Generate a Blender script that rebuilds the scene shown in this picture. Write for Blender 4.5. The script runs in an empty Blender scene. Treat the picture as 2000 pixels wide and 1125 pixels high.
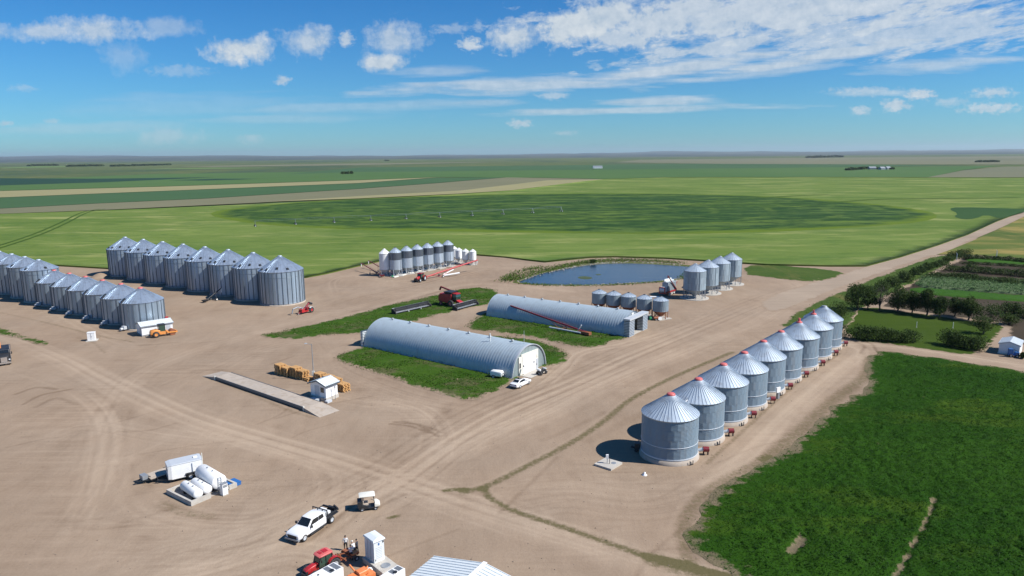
import bpy, math, random, colorsys
import numpy as np
from mathutils import Vector, Matrix, noise as mnoise
random.seed(7); RNG = np.random.default_rng(11)
C = bpy.context.scene.collection
PI = math.pi
rad = math.radians
# ------------------------------------------------------------------ survey: camera station and ground points
FPX = 1387.0; PITCH = rad(10.6); ROLL = rad(0.5); CAMH = 42.0
def ray(u, v):
    x = (u-1000)/FPX; y = (562.5-v)/FPX
    c, s = math.cos(-ROLL), math.sin(-ROLL)
    x, y = x*c-y*s, x*s+y*c
    return (x, math.cos(PITCH)+y*math.sin(PITCH), -math.sin(PITCH)+y*math.cos(PITCH))
def G(u, v, z=0.0):
    d = ray(u, v); t = (z-CAMH)/d[2]
    return Vector((d[0]*t, d[1]*t))
def hd(a, b, z=0.0):
    p, q = G(*a, z), G(*b, z)
    return math.atan2(q.y-p.y, q.x-p.x)
def GP(pts, z=0.0): return [tuple(G(u, v, z)) for u, v in pts]
def height(base, v):
    lo, hi = -2.0, 60.0
    for _ in range(40):
        m = (lo+hi)/2; zz = m-CAMH
        zc = base[1]*math.cos(PITCH)-zz*math.sin(PITCH); yc = base[1]*math.sin(PITCH)+zz*math.cos(PITCH)
        a, b = base[0]/zc, yc/zc
        vv = 562.5-FPX*(a*math.sin(ROLL)+b*math.cos(ROLL))
        if vv > v: lo = m
        else: hi = m
    return lo
# ------------------------------------------------------------------ mesh builder
class MB:
    def __init__(s): s.v=[]; s.f=[]; s.m=[]; s.s=[]; s.M=Matrix.Identity(4)
    def add(s, vs, fs, mi=0, sm=False):
        o=len(s.v); M=s.M
        s.v += [tuple(M@Vector(p)) for p in vs]
        for f in fs: s.f.append(tuple(i+o for i in f)); s.m.append(mi); s.s.append(sm)
        return s
    def box(s, x0,y0,z0,x1,y1,z1, mi=0):
        return s.add([(x0,y0,z0),(x1,y0,z0),(x1,y1,z0),(x0,y1,z0),(x0,y0,z1),(x1,y0,z1),(x1,y1,z1),(x0,y1,z1)],
              [(0,3,2,1),(4,5,6,7),(0,1,5,4),(1,2,6,5),(2,3,7,6),(3,0,4,7)], mi)
    def cbox(s, c, d, mi=0):
        return s.box(c[0]-d[0]/2,c[1]-d[1]/2,c[2]-d[2]/2,c[0]+d[0]/2,c[1]+d[1]/2,c[2]+d[2]/2,mi)
    def beam(s, p, q, w=.1, h=None, mi=0):
        h = h or w; p=Vector(p); q=Vector(q); d=(q-p).normalized()
        up=Vector((0,0,1)) if abs(d.z)<.95 else Vector((1,0,0))
        a=d.cross(up).normalized()*w/2; b=a.cross(d).normalized()*h/2
        vs=[p-a-b,p+a-b,p+a+b,p-a+b,q-a-b,q+a-b,q+a+b,q-a+b]
        return s.add(vs,[(0,1,2,3),(7,6,5,4),(0,4,5,1),(1,5,6,2),(2,6,7,3),(3,7,4,0)],mi)
    def tube(s, p, q, r0, r1=None, n=12, mi=0, caps=True, sm=True):
        r1 = r0 if r1 is None else r1; p=Vector(p); q=Vector(q); d=(q-p).normalized()
        up=Vector((0,0,1)) if abs(d.z)<.95 else Vector((1,0,0))
        a=d.cross(up).normalized(); b=d.cross(a).normalized(); vs=[]
        for c,r in ((p,r0),(q,r1)):
            for k in range(n):
                t=2*PI*k/n; vs.append(c+a*(r*math.cos(t))+b*(r*math.sin(t)))
        s.add(vs,[(k,(k+1)%n,n+(k+1)%n,n+k) for k in range(n)],mi,sm)
        if caps:
            s.add(vs[:n],[tuple(range(n))[::-1]],mi); s.add(vs[n:],[tuple(range(n))],mi)
        return s
    def path(s, pts, r, n=8, mi=0):
        for a,b in zip(pts[:-1],pts[1:]): s.tube(a,b,r,r,n,mi)
        return s
    def lathe(s, prof, n=32, mi=0, sm=True, axis='z', c=(0,0,0)):
        vs=[]
        for r,z in prof:
            for k in range(n):
                t=2*PI*k/n; x,y=r*math.cos(t),r*math.sin(t)
                p={'z':(x,y,z),'y':(x,z,y),'x':(z,x,y)}[axis]
                vs.append((p[0]+c[0],p[1]+c[1],p[2]+c[2]))
        fs=[(j*n+k,j*n+(k+1)%n,(j+1)*n+(k+1)%n,(j+1)*n+k) for j in range(len(prof)-1) for k in range(n)]
        if axis=='y': fs=[f[::-1] for f in fs]
        return s.add(vs,fs,mi,sm)
    def ext(s, prof, y0, y1, mi=0, axis='y', sm=False):
        n=len(prof); vs=[]
        for y in (y0,y1):
            for a,b in prof: vs.append((a,y,b) if axis=='y' else (y,a,b) if axis=='x' else (a,b,y))
        fs=[(k,(k+1)%n,n+(k+1)%n,n+k) for k in range(n)]+[tuple(range(n))[::-1],tuple(range(n,2*n))]
        return s.add(vs,fs,mi,sm)
    def loft(s, secs, mi=0, sm=True, caps=True):
        n=len(secs[0]); vs=[p for c in secs for p in c]
        fs=[(j*n+k,j*n+(k+1)%n,(j+1)*n+(k+1)%n,(j+1)*n+k) for j in range(len(secs)-1) for k in range(n)]
        s.add(vs,fs,mi,sm)
        if caps: s.add(secs[0],[tuple(range(n))[::-1]],mi); s.add(secs[-1],[tuple(range(n))],mi)
        return s
    def quad(s, a,b,c,d, mi=0): return s.add([a,b,c,d],[(0,1,2,3)],mi)
    def build(s, name, mats, parent=None, bevel=0, fix=True):
        me=bpy.data.meshes.new(name); me.from_pydata(s.v,[],s.f)
        for m in (mats if isinstance(mats,(list,tuple)) else [mats]): me.materials.append(m)
        me.polygons.foreach_set('material_index',s.m); me.polygons.foreach_set('use_smooth',s.s)
        if fix:
            import bmesh
            bm=bmesh.new(); bm.from_mesh(me); bmesh.ops.recalc_face_normals(bm,faces=bm.faces); bm.to_mesh(me); bm.free()
        me.update(); o=bpy.data.objects.new(name,me); C.objects.link(o)
        if parent: o.parent=parent
        if bevel:
            b=o.modifiers.new('bevel','BEVEL'); b.width=bevel; b.segments=2; b.limit_method='ANGLE'; b.angle_limit=rad(40)
        return o
def at(loc=(0,0,0), rz=0, ry=0, rx=0):
    return Matrix.Translation(loc)@Matrix.Rotation(rz,4,'Z')@Matrix.Rotation(ry,4,'Y')@Matrix.Rotation(rx,4,'X')
def tag(o, label, cat, group=None, kind=None):
    o['label']=label; o['category']=cat
    if group: o['group']=group
    if kind: o['kind']=kind
    return o
def thing(name, label, cat, loc=(0,0,0), rz=0, group=None):
    o=bpy.data.objects.new(name,None); C.objects.link(o); o.empty_display_size=.5
    o.location=(loc[0],loc[1],loc[2] if len(loc)>2 else 0); o.rotation_euler=(0,0,rz)
    return tag(o,label,cat,group)
def kids(o): return [c for c in C.objects if c.parent is o]
def dup(o, parent=None):
    c=o.copy(); C.objects.link(c)
    if parent: c.parent=parent
    for k in kids(o): dup(k,c)
    return c
ORD=['first','second','third','fourth','fifth','sixth','seventh','eighth','ninth','tenth']
# ------------------------------------------------------------------ materials
def nodes(m): 
    m.use_nodes=True; return m.node_tree.nodes, m.node_tree.links
def hexc(h):
    h=h.lstrip('#'); return tuple((((int(h[i:i+2],16)/255)+.055)/1.055)**2.4 if int(h[i:i+2],16)>10 else int(h[i:i+2],16)/255/12.92 for i in (0,2,4))
def mat(name, col, rough=.6, metal=0., var=.12, scale=1.5, bump=0., bscale=20., spec=.5, coat=0., dirt=None, dirt_amt=.0, stretch=(1,1,1)):
    m=bpy.data.materials.new(name); N,L=nodes(m); b=N['Principled BSDF']
    b.inputs['Roughness'].default_value=rough; b.inputs['Metallic'].default_value=metal
    b.inputs['Specular IOR Level'].default_value=spec; b.inputs['Coat Weight'].default_value=coat
    tc=N.new('ShaderNodeTexCoord'); mp=N.new('ShaderNodeMapping'); mp.inputs['Scale'].default_value=stretch
    L.new(tc.outputs['Object'],mp.inputs['Vector'])
    nz=N.new('ShaderNodeTexNoise'); nz.inputs['Scale'].default_value=scale; nz.inputs['Detail'].default_value=6; nz.inputs['Roughness'].default_value=.62
    L.new(mp.outputs[0],nz.inputs['Vector'])
    cr=N.new('ShaderNodeValToRGB'); e=cr.color_ramp.elements
    e[0].position=.3; e[1].position=.7
    e[0].color=(*[max(0,c*(1-var)) for c in col],1); e[1].color=(*[min(1,c*(1+var)) for c in col],1)
    L.new(nz.outputs['Fac'],cr.inputs[0]); out=cr.outputs[0]
    if dirt is not None:
        n2=N.new('ShaderNodeTexNoise'); n2.inputs['Scale'].default_value=scale*2.3; n2.inputs['Detail'].default_value=8
        L.new(mp.outputs[0],n2.inputs['Vector'])
        mr=N.new('ShaderNodeMapRange'); mr.inputs[1].default_value=.5; mr.inputs[2].default_value=.75; mr.inputs[4].default_value=dirt_amt
        L.new(n2.outputs['Fac'],mr.inputs[0]); mx=N.new('ShaderNodeMix'); mx.data_type='RGBA'
        L.new(mr.outputs[0],mx.inputs['Factor']); L.new(out,mx.inputs[6]); mx.inputs[7].default_value=(*dirt,1); out=mx.outputs[2]
    L.new(out,b.inputs['Base Color'])
    if bump:
        n3=N.new('ShaderNodeTexNoise'); n3.inputs['Scale'].default_value=bscale; n3.inputs['Detail'].default_value=5
        L.new(tc.outputs['Object'],n3.inputs['Vector']); bp=N.new('ShaderNodeBump'); bp.inputs['Strength'].default_value=bump; bp.inputs['Distance'].default_value=.05
        L.new(n3.outputs['Fac'],bp.inputs['Height']); L.new(bp.outputs[0],b.inputs['Normal'])
    return m
SOIL=(.30,.225,.16)
def galv(name, col, rough, metal, panel=(1,1,1), var=.18):
    """galvanised sheet: panel-to-panel tone changes plus fine streaks"""
    m=mat(name,col,rough,metal,var=.07,scale=.6,stretch=(1,1,.25),dirt=(.24,.23,.22),dirt_amt=.42)
    N,L=nodes(m); b=N['Principled BSDF']
    old=b.inputs['Base Color'].links[0].from_socket
    ge=N.new('ShaderNodeNewGeometry'); mx=N.new('ShaderNodeMix'); mx.data_type='RGBA'; mx.blend_type='MULTIPLY'; mx.inputs['Factor'].default_value=1
    mr=N.new('ShaderNodeMapRange'); mr.inputs[3].default_value=1-var; mr.inputs[4].default_value=1+var*.6
    L.new(ge.outputs['Random Per Island'],mr.inputs[0]); L.new(old,mx.inputs[6]); L.new(mr.outputs[0],mx.inputs[7]); L.new(mx.outputs[2],b.inputs['Base Color'])
    mr2=N.new('ShaderNodeMapRange'); mr2.inputs[3].default_value=rough-.3*var; mr2.inputs[4].default_value=rough+.4*var
    L.new(ge.outputs['Random Per Island'],mr2.inputs[0]); L.new(mr2.outputs[0],b.inputs['Roughness'])
    return m
M={}
M['galv']=galv('galvanised_wall',(.34,.42,.50),.38,.45)
M['galv_roof']=galv('galvanised_roof',(.44,.51,.58),.45,.25,var=.04)
M['galv_bright']=galv('bright_galvanised_roof',(.46,.54,.63),.33,.62,var=.10)
M['galv_blue']=galv('weathered_galvanised_wall',(.19,.25,.30),.46,.2,var=.03)
M['galv_old']=galv('dull_galvanised',(.27,.32,.36),.5,.3)
M['rib']=mat('stiffener_steel',(.12,.15,.18),.5,.5)
M['seam']=mat('wall_seam_steel',(.25,.30,.34),.5,.6)
M['quonset']=mat('corrugated_arch_steel',(.38,.45,.49),.42,.12,var=.06,scale=.5,spec=.25,dirt=(.28,.27,.25),dirt_amt=.3)
M['white']=mat('white_paint',(.80,.80,.79),.45,0,var=.03,dirt=(.5,.46,.40),dirt_amt=.25)
M['white_car']=mat('white_car_paint',(.82,.82,.82),.25,0,var=.01,coat=.6,dirt=(.55,.5,.44),dirt_amt=.12)
M['white_metal']=mat('white_roof_sheet',(.72,.76,.76),.4,.1,var=.03)
M['cream']=mat('cream_paint',(.70,.68,.60),.5,0,var=.05)
M['grey']=mat('grey_steel',(.28,.30,.32),.5,.3)
M['lgrey']=mat('pale_grey_panel',(.50,.53,.56),.5,.1,var=.05)
M['dark']=mat('dark_steel',(.03,.032,.036),.5,.2)
M['black']=mat('black_rubber',(.02,.02,.021),.8,0,dirt=(.16,.13,.10),dirt_amt=.5,scale=4)
M['tyre']=mat('dusty_tyre',(.032,.032,.034),.85,0,dirt=(.19,.16,.13),dirt_amt=.6,scale=3)
M['glass']=mat('dark_glass',(.012,.016,.02),.08,0,var=.02,spec=.8)
M['green_glass']=mat('tinted_cab_glass',(.03,.07,.05),.08,0,var=.05,spec=.8)
M['red']=mat('red_paint',(.42,.018,.022),.4,0,var=.12,dirt=(.3,.16,.12),dirt_amt=.35,coat=.2)
M['redl']=mat('faded_red_paint',(.58,.12,.11),.5,0,var=.1,dirt=(.6,.3,.26),dirt_amt=.4)
M['dred']=mat('maroon_paint',(.20,.014,.022),.45,0,var=.15,dirt=(.2,.12,.1),dirt_amt=.25)
M['orange']=mat('orange_paint',(.72,.22,.07),.5,0,var=.1,dirt=(.6,.4,.25),dirt_amt=.3)
M['amber']=mat('machine_yellow_orange',(.70,.27,.06),.5,0,var=.1,dirt=(.4,.3,.2),dirt_amt=.3)
M['wood']=mat('new_softwood',(.60,.34,.13),.7,0,var=.2,scale=2.5)
M['wood2']=mat('weathered_deck_wood',(.42,.35,.28),.8,0,var=.2,scale=2.5)
M['rust']=mat('rusty_steel',(.26,.09,.04),.75,0,var=.35,scale=3)
M['conc']=mat('concrete',(.46,.43,.38),.85,0,var=.12,scale=.8,bump=.2,dirt=(.32,.27,.21),dirt_amt=.5)
M['conc_dust']=mat('dusty_concrete',(.40,.34,.28),.9,0,var=.1,scale=.5,bump=.2,dirt=SOIL,dirt_amt=.7)
M['siding']=mat('grey_green_siding',(.33,.40,.40),.5,.2,var=.06)
M['blue']=mat('blue_paint',(.03,.13,.36),.4,0,var=.1)
M['green']=mat('green_plastic',(.03,.30,.10),.5,0)
M['chrome']=mat('bright_steel',(.75,.76,.78),.2,.9,var=.03)
M['skin']=mat('skin',(.42,.24,.17),.6,0,var=.05)
M['hair']=mat('dark_hair',(.02,.015,.012),.7)
M['shirt']=mat('pale_shirt_cloth',(.66,.67,.68),.85,0,var=.08)
M['shirt_dark']=mat('dark_jacket_cloth',(.03,.035,.05),.85)
M['trousers']=mat('dark_trouser_cloth',(.02,.022,.028),.85)
M['lamp']=mat('headlamp_glass',(.7,.72,.75),.1,.2)
M['bark']=mat('bark',(.09,.07,.055),.9,0,var=.3,scale=3)
M['asphalt']=mat('tar_black',(.04,.04,.045),.7)
M['rock']=mat('pale_field_stone',(.34,.31,.27),.9,0,var=.3,scale=.6)
def foliage(name, a, b, scale=.9, trans=.25):
    m=bpy.data.materials.new(name); N,L=nodes(m); p=N['Principled BSDF']; p.inputs['Roughness'].default_value=.6; p.inputs['Specular IOR Level'].default_value=.06
    tc=N.new('ShaderNodeTexCoord'); nz=N.new('ShaderNodeTexNoise'); nz.inputs['Scale'].default_value=scale; nz.inputs['Detail'].default_value=3
    L.new(tc.outputs['Object'],nz.inputs['Vector']); ge=N.new('ShaderNodeNewGeometry')
    ad=N.new('ShaderNodeMath'); ad.operation='MULTIPLY_ADD'; ad.inputs[1].default_value=.5; L.new(ge.outputs['Random Per Island'],ad.inputs[0])
    s2=N.new('ShaderNodeMath'); s2.operation='MULTIPLY_ADD'; s2.inputs[1].default_value=1.6; s2.inputs[2].default_value=-.55; L.new(nz.outputs['Fac'],s2.inputs[0]); L.new(s2.outputs[0],ad.inputs[2])
    mx=N.new('ShaderNodeMix'); mx.data_type='RGBA'; mx.clamp_factor=True; mx.inputs[6].default_value=(*a,1); mx.inputs[7].default_value=(*b,1)
    L.new(ad.outputs[0],mx.inputs['Factor']); L.new(mx.outputs[2],p.inputs['Base Color'])
    tr=N.new('ShaderNodeBsdfTranslucent'); L.new(mx.outputs[2],tr.inputs['Color']); ms=N.new('ShaderNodeMixShader'); ms.inputs[0].default_value=trans
    L.new(p.outputs[0],ms.inputs[1]); L.new(tr.outputs[0],ms.inputs[2]); L.new(ms.outputs[0],N['Material Output'].inputs['Surface'])
    return m
M['leaf_dark']=foliage('dark_leaves',(.020,.042,.009),(.068,.105,.026))
M['leaf_mid']=foliage('green_leaves',(.026,.050,.010),(.080,.115,.028))
M['leaf_grey']=foliage('grey_twigs_and_leaves',(.05,.05,.035),(.11,.10,.08))
M['leaf_bank']=foliage('bank_weeds',(.035,.085,.010),(.115,.165,.030),.5)
M['leaf_plot']=foliage('garden_row_leaves',(.05,.12,.03),(.16,.24,.10),.8)
M['leaf_crop']=foliage('crop_leaves',(.010,.040,.004),(.036,.092,.009),.25)
M['leaf_lawn']=foliage('lawn_blades',(.022,.070,.007),(.085,.135,.022),.35)
M['leaf_weed']=foliage('yard_weeds',(.06,.075,.02),(.15,.14,.06),.7)
# ------------------------------------------------------------------ ground, yard, fields
from mathutils import geometry as mgeo
def mnode(N,L,op,a,b=None,c=None,clamp=False):
    n=N.new('ShaderNodeMath'); n.operation=op; n.use_clamp=clamp
    for i,x in enumerate((a,b,c)):
        if x is None: continue
        if isinstance(x,(int,float)): n.inputs[i].default_value=x
        else: L.new(x,n.inputs[i])
    return n.outputs[0]
def noise_node(N,L,vec,scale,detail=5,rough=.6):
    n=N.new('ShaderNodeTexNoise'); n.inputs['Scale'].default_value=scale; n.inputs['Detail'].default_value=detail; n.inputs['Roughness'].default_value=rough
    L.new(vec,n.inputs['Vector']); return n.outputs['Fac']
def mapped(N,L,src,rot=0,scale=(1,1,1)):
    mp=N.new('ShaderNodeMapping'); mp.inputs['Rotation'].default_value=(0,0,rot); mp.inputs['Scale'].default_value=scale
    L.new(src,mp.inputs['Vector']); return mp.outputs[0]
def mixc(N,L,f,a,b):
    m=N.new('ShaderNodeMix'); m.data_type='RGBA'; m.clamp_factor=True
    for k,x in ((0,f),(6,a),(7,b)):
        if isinstance(x,(int,float)): m.inputs[k].default_value=x
        elif isinstance(x,tuple): m.inputs[k].default_value=(*x[:3],1)
        else: L.new(x,m.inputs[k])
    return m.outputs[2]
def attr(N,name):
    a=N.new('ShaderNodeAttribute'); a.attribute_name=name; return a.outputs['Fac']
SOIL_D=(.200,.138,.092); SOIL_L=(.395,.298,.212); SOIL_G=(.155,.125,.065)
def soil_color(N,L,tone=True):
    tc=N.new('ShaderNodeTexCoord').outputs['Object']
    big=noise_node(N,L,tc,.035,4); mid=noise_node(N,L,mapped(N,L,tc,.6,(1,.35,1)),.35,7,.7); fine=noise_node(N,L,tc,2.8,6,.75)
    v=mnode(N,L,'MULTIPLY_ADD',big,.85,-.06); v=mnode(N,L,'MULTIPLY_ADD',mid,.62,v); v=mnode(N,L,'MULTIPLY_ADD',fine,.55,v); v=mnode(N,L,'ADD',v,-.47)
    for k,(an,sc_) in enumerate(((-.92,1.3),(.62,1.1),(-1.5,.9))):
        rt=noise_node(N,L,mapped(N,L,tc,an,(.045,1,1)),sc_,5,.7); mk=mnode(N,L,'MULTIPLY_ADD',noise_node(N,L,mapped(N,L,tc,k*2.,(1,1,1)),.045+.01*k,3,.5),6,-3.0,clamp=True)
        v=mnode(N,L,'ADD',v,mnode(N,L,'MULTIPLY',mnode(N,L,'MULTIPLY_ADD',rt,.9,-.45),mk))
    if tone: v=mnode(N,L,'ADD',v,attr(N,'tone'))
    col=mixc(N,L,mnode(N,L,'MULTIPLY',v,1,clamp=True),SOIL_D,SOIL_L)
    # patches of bare reddish subsoil against greyer gravel
    hue=mnode(N,L,'MULTIPLY_ADD',noise_node(N,L,tc,.05,5,.65),3.2,-1.2,clamp=True)
    col=mixc(N,L,mnode(N,L,'MULTIPLY',hue,.32),col,mixc(N,L,v,(.165,.125,.09),(.36,.295,.228)))
    speck=mnode(N,L,'GREATER_THAN',noise_node(N,L,tc,3.2,4,.8),.665)
    col=mixc(N,L,mnode(N,L,'MULTIPLY',speck,.35),col,(.10,.08,.06))
    return tc,col,fine,mid
def soil_mat():
    m=bpy.data.materials.new('packed_dirt'); N,L=nodes(m); b=N['Principled BSDF']; b.inputs['Roughness'].default_value=.95; b.inputs['Specular IOR Level'].default_value=.1
    tc,col,fine,mid=soil_color(N,L)
    gn=mnode(N,L,'MULTIPLY_ADD',noise_node(N,L,tc,1.6,6,.7),2.2,-1.1); g=mnode(N,L,'ADD',attr(N,'green'),gn)
    g=mnode(N,L,'MULTIPLY',mnode(N,L,'MULTIPLY_ADD',g,2.2,-.4,clamp=True),mnode(N,L,'MULTIPLY',attr(N,'green'),1.6,clamp=True))
    col=mixc(N,L,g,col,mixc(N,L,fine,(.075,.070,.026),SOIL_G)); L.new(col,b.inputs['Base Color'])
    h=mnode(N,L,'MULTIPLY_ADD',mid,1.2,mnode(N,L,'MULTIPLY',fine,.5)); bp=N.new('ShaderNodeBump'); bp.inputs['Strength'].default_value=.28; bp.inputs['Distance'].default_value=.25
    L.new(h,bp.inputs['Height']); L.new(bp.outputs[0],b.inputs['Normal']); return m
M['soil']=soil_mat()
def field_mat(name, lo, hi, rot=0., streak=.5, s1=.012, s2=.25, dark=None, dark_amt=0., dthr=.6, soil_edge=True, bump=.4, patch=None, pthr=.62, dscale=.02, rows=0, dstretch=(1,.25,1), soil_tint=None):
    m=bpy.data.materials.new(name); N,L=nodes(m); b=N['Principled BSDF']; b.inputs['Roughness'].default_value=.85; b.inputs['Specular IOR Level'].default_value=.03
    tc=N.new('ShaderNodeTexCoord').outputs['Object']; r=mapped(N,L,tc,rot,(1,1,1)); st=mapped(N,L,tc,rot,(.06,1,1))
    n1=noise_node(N,L,tc,s1,5,.6); n2=noise_node(N,L,st,s2,6,.65); n3=noise_node(N,L,tc,1.1,6,.75)
    v=mnode(N,L,'MULTIPLY_ADD',n1,1.3,-.45); v=mnode(N,L,'MULTIPLY_ADD',n2,streak,v); v=mnode(N,L,'MULTIPLY_ADD',n3,.5,v); v=mnode(N,L,'ADD',v,-.25*1-.5*streak+.25,clamp=True)
    col=mixc(N,L,v,lo,hi)
    if rows:
        wv=N.new('ShaderNodeTexWave'); wv.bands_direction='Y'; wv.inputs['Scale'].default_value=rows; wv.inputs['Distortion'].default_value=1.5; wv.inputs['Detail'].default_value=2
        L.new(r,wv.inputs['Vector']); col=mixc(N,L,mnode(N,L,'MULTIPLY',wv.outputs['Fac'],.45),col,tuple(c*.55 for c in lo))
    if patch is not None:
        pn=noise_node(N,L,mapped(N,L,tc,rot,(.35,1,1)),.03,5,.65); col=mixc(N,L,mnode(N,L,'MULTIPLY_ADD',pn,8,-8*pthr+.5,clamp=True),col,patch)
    if dark is not None:
        dn=noise_node(N,L,mapped(N,L,tc,rot,dstretch),dscale,6,.7); col=mixc(N,L,mnode(N,L,'MULTIPLY',mnode(N,L,'MULTIPLY_ADD',dn,9,-9*dthr+.5,clamp=True),dark_amt),col,dark)
    if soil_edge:
        _,sc,_,_=soil_color(N,L,False)
        if soil_tint: sc=mixc(N,L,.6,sc,soil_tint)
        e=attr(N,'edge'); en=mnode(N,L,'MULTIPLY_ADD',noise_node(N,L,tc,.5,7,.72),2.6,-1.3)
        thin=mnode(N,L,'MULTIPLY_ADD',noise_node(N,L,tc,.12,5,.6),1.6,-.8)
        e=mnode(N,L,'ADD',mnode(N,L,'ADD',e,en),thin); col=mixc(N,L,mnode(N,L,'MULTIPLY_ADD',e,3.0,-.35,clamp=True),sc,col)
    L.new(col,b.inputs['Base Color'])
    bp=N.new('ShaderNodeBump'); bp.inputs['Strength'].default_value=bump; bp.inputs['Distance'].default_value=.5
    L.new(mnode(N,L,'ADD',n3,n2),bp.inputs['Height']); L.new(bp.outputs[0],b.inputs['Normal']); return m
def inside(P, poly):
    x,y=P[:,0],P[:,1]; r=np.zeros(len(P),bool); n=len(poly)
    for i in range(n):
        x0,y0=poly[i]; x1,y1=poly[(i+1)%n]
        if y0==y1: continue
        c=((y0>y)!=(y1>y))&(x<(x1-x0)*(y-y0)/(y1-y0)+x0); r^=c
    return r
def edge_dist(P, poly):
    d=np.full(len(P),1e9); n=len(poly)
    for i in range(n):
        a=np.array(poly[i]); b=np.array(poly[(i+1)%n]); ab=b-a; l=max(1e-9,ab@ab)
        t=np.clip(((P-a)@ab)/l,0,1); q=a+t[:,None]*ab; d=np.minimum(d,np.hypot(*(P-q).T))
    return d
def densify(poly, step):
    o=[]; n=len(poly)
    for i in range(n):
        a,b=Vector(poly[i]),Vector(poly[(i+1)%n]); st=step(a) if callable(step) else step; k=max(1,int((b-a).length/st))
        for j in range(k): o.append(tuple(a.lerp(b,j/k)))
    return o
def chaikin(p,n=2):
    for _ in range(n):
        q=[]
        for i in range(len(p)):
            a,b=p[i],p[(i+1)%len(p)]; q += [(.75*a[0]+.25*b[0],.75*a[1]+.25*b[1]),(.25*a[0]+.75*b[0],.25*a[1]+.75*b[1])]
        p=q
    return p
def nz2(P,s,seed=0.):
    return np.array([mnoise.noise((x*s+seed,y*s,seed)) for x,y in P])
def sheet(name, poly, z, material, step=1., fade=1.2, smooth=2, hfun=None, skirt=None, label=None, cat=None, kind='structure', jitter=0., ystep=None, efun=None):
    """a ground sheet: outline plus inner points, triangulated, with the distance to its edge kept as an attribute"""
    p=chaikin(poly,smooth) if smooth else poly
    stp=ystep if ystep else (lambda a: step)
    p=densify(p,stp)
    if jitter: p=[(x+jitter*mnoise.noise((x*.25,y*.25,3.)),y+jitter*mnoise.noise((x*.25,y*.25,9.))) for x,y in p]
    A=np.array(p); x0,y0=A.min(0); x1,y1=A.max(0); pts=[]
    y=y0
    while y<y1:
        s=stp(Vector((0,y))); xs=np.arange(x0,x1,s)+ (s*.5 if len(pts)%2 else 0)
        pts.append(np.stack([xs,np.full(len(xs),y)],1)); y+=s*.9
    Q=np.concatenate(pts); Q=Q+RNG.normal(0,.12,Q.shape)*np.array([[stp(Vector((0,yy))),]*2 for yy in Q[:,1]])
    Q=Q[inside(Q,p)]; d=edge_dist(Q,p); Q=Q[d>np.array([stp(Vector((0,yy)))*.45 for yy in Q[:,1]])]
    n=len(p); co=[Vector(v) for v in p]+[Vector(v) for v in Q]
    vs,es,fs,*_=mgeo.delaunay_2d_cdt(co,[(i,(i+1)%n) for i in range(n)],[],1,1e-5)
    V=np.array([tuple(v) for v in vs]); d=edge_dist(V,p); zz=np.full(len(V),float(z))
    if hfun is not None: zz=zz+hfun(V,d)
    verts=[(a,b,c) for (a,b),c in zip(V,zz)]; faces=[tuple(f) for f in fs]; ed=np.clip(d/fade,0,1)
    if efun is not None: ed=np.minimum(ed,efun(V))
    ed=list(ed)
    if skirt is not None:
        o=len(verts); verts += [(x,yy,skirt) for x,yy in p]; ed += [1.0]*n
        # the outline's own points come first in the triangulation's output
        faces += [(i,(i+1)%n,o+(i+1)%n,o+i) for i in range(n)]
    me=bpy.data.meshes.new(name); me.from_pydata(verts,[],faces); me.materials.append(material)
    a=me.attributes.new('edge','FLOAT','POINT'); a.data.foreach_set('value',np.array(ed,np.float32))
    me.polygons.foreach_set('use_smooth',[True]*len(me.polygons)); me.update()
    o=bpy.data.objects.new(name,me); C.objects.link(o)
    if me.polygons[0].normal.z<0: me.flip_normals()
    if label: tag(o,label,cat,None,kind)
    return o
def far_sheet(name, px_pts, z, material, label, cat): 
    pts=GP(px_pts,z); me=bpy.data.meshes.new(name); co=[Vector(p) for p in pts]
    tri=mgeo.tessellate_polygon([[Vector((*p,0)) for p in pts]])
    me.from_pydata([(x,y,z) for x,y in pts],[],[tuple(t) for t in tri]); me.materials.append(material)
    a=me.attributes.new('edge','FLOAT','POINT'); a.data.foreach_set('value',np.ones(len(pts),np.float32)); me.update()
    for f in me.polygons:
        if f.normal.z<0: f.flip()
    o=bpy.data.objects.new(name,me); C.objects.link(o); return tag(o,label,cat,None,'structure')
# --- the whole plain, one sheet out to the horizon
gm=field_mat('prairie_plain',(.055,.090,.030),(.12,.14,.048),rot=.1,streak=.35,s1=.0006,s2=.002,dark=(.04,.075,.045),dark_amt=.7,dthr=.55,soil_edge=False,bump=0,patch=(.20,.18,.10),pthr=.60,dscale=.0012)
# far strips are laid along the survey grid, so patches stretch east-west
mb=MB(); n=24; R_=32000.
vs=[(-R_+2*R_*i/n, -3000+36000*j/n, -.12) for j in range(n+1) for i in range(n+1)]
mb.add(vs,[(j*(n+1)+i,j*(n+1)+i+1,(j+1)*(n+1)+i+1,(j+1)*(n+1)+i) for j in range(n) for i in range(n)],0)
g=mb.build('ground',gm); tag(g,'flat green prairie stretching out to the horizon','ground',None,'structure')
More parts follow.
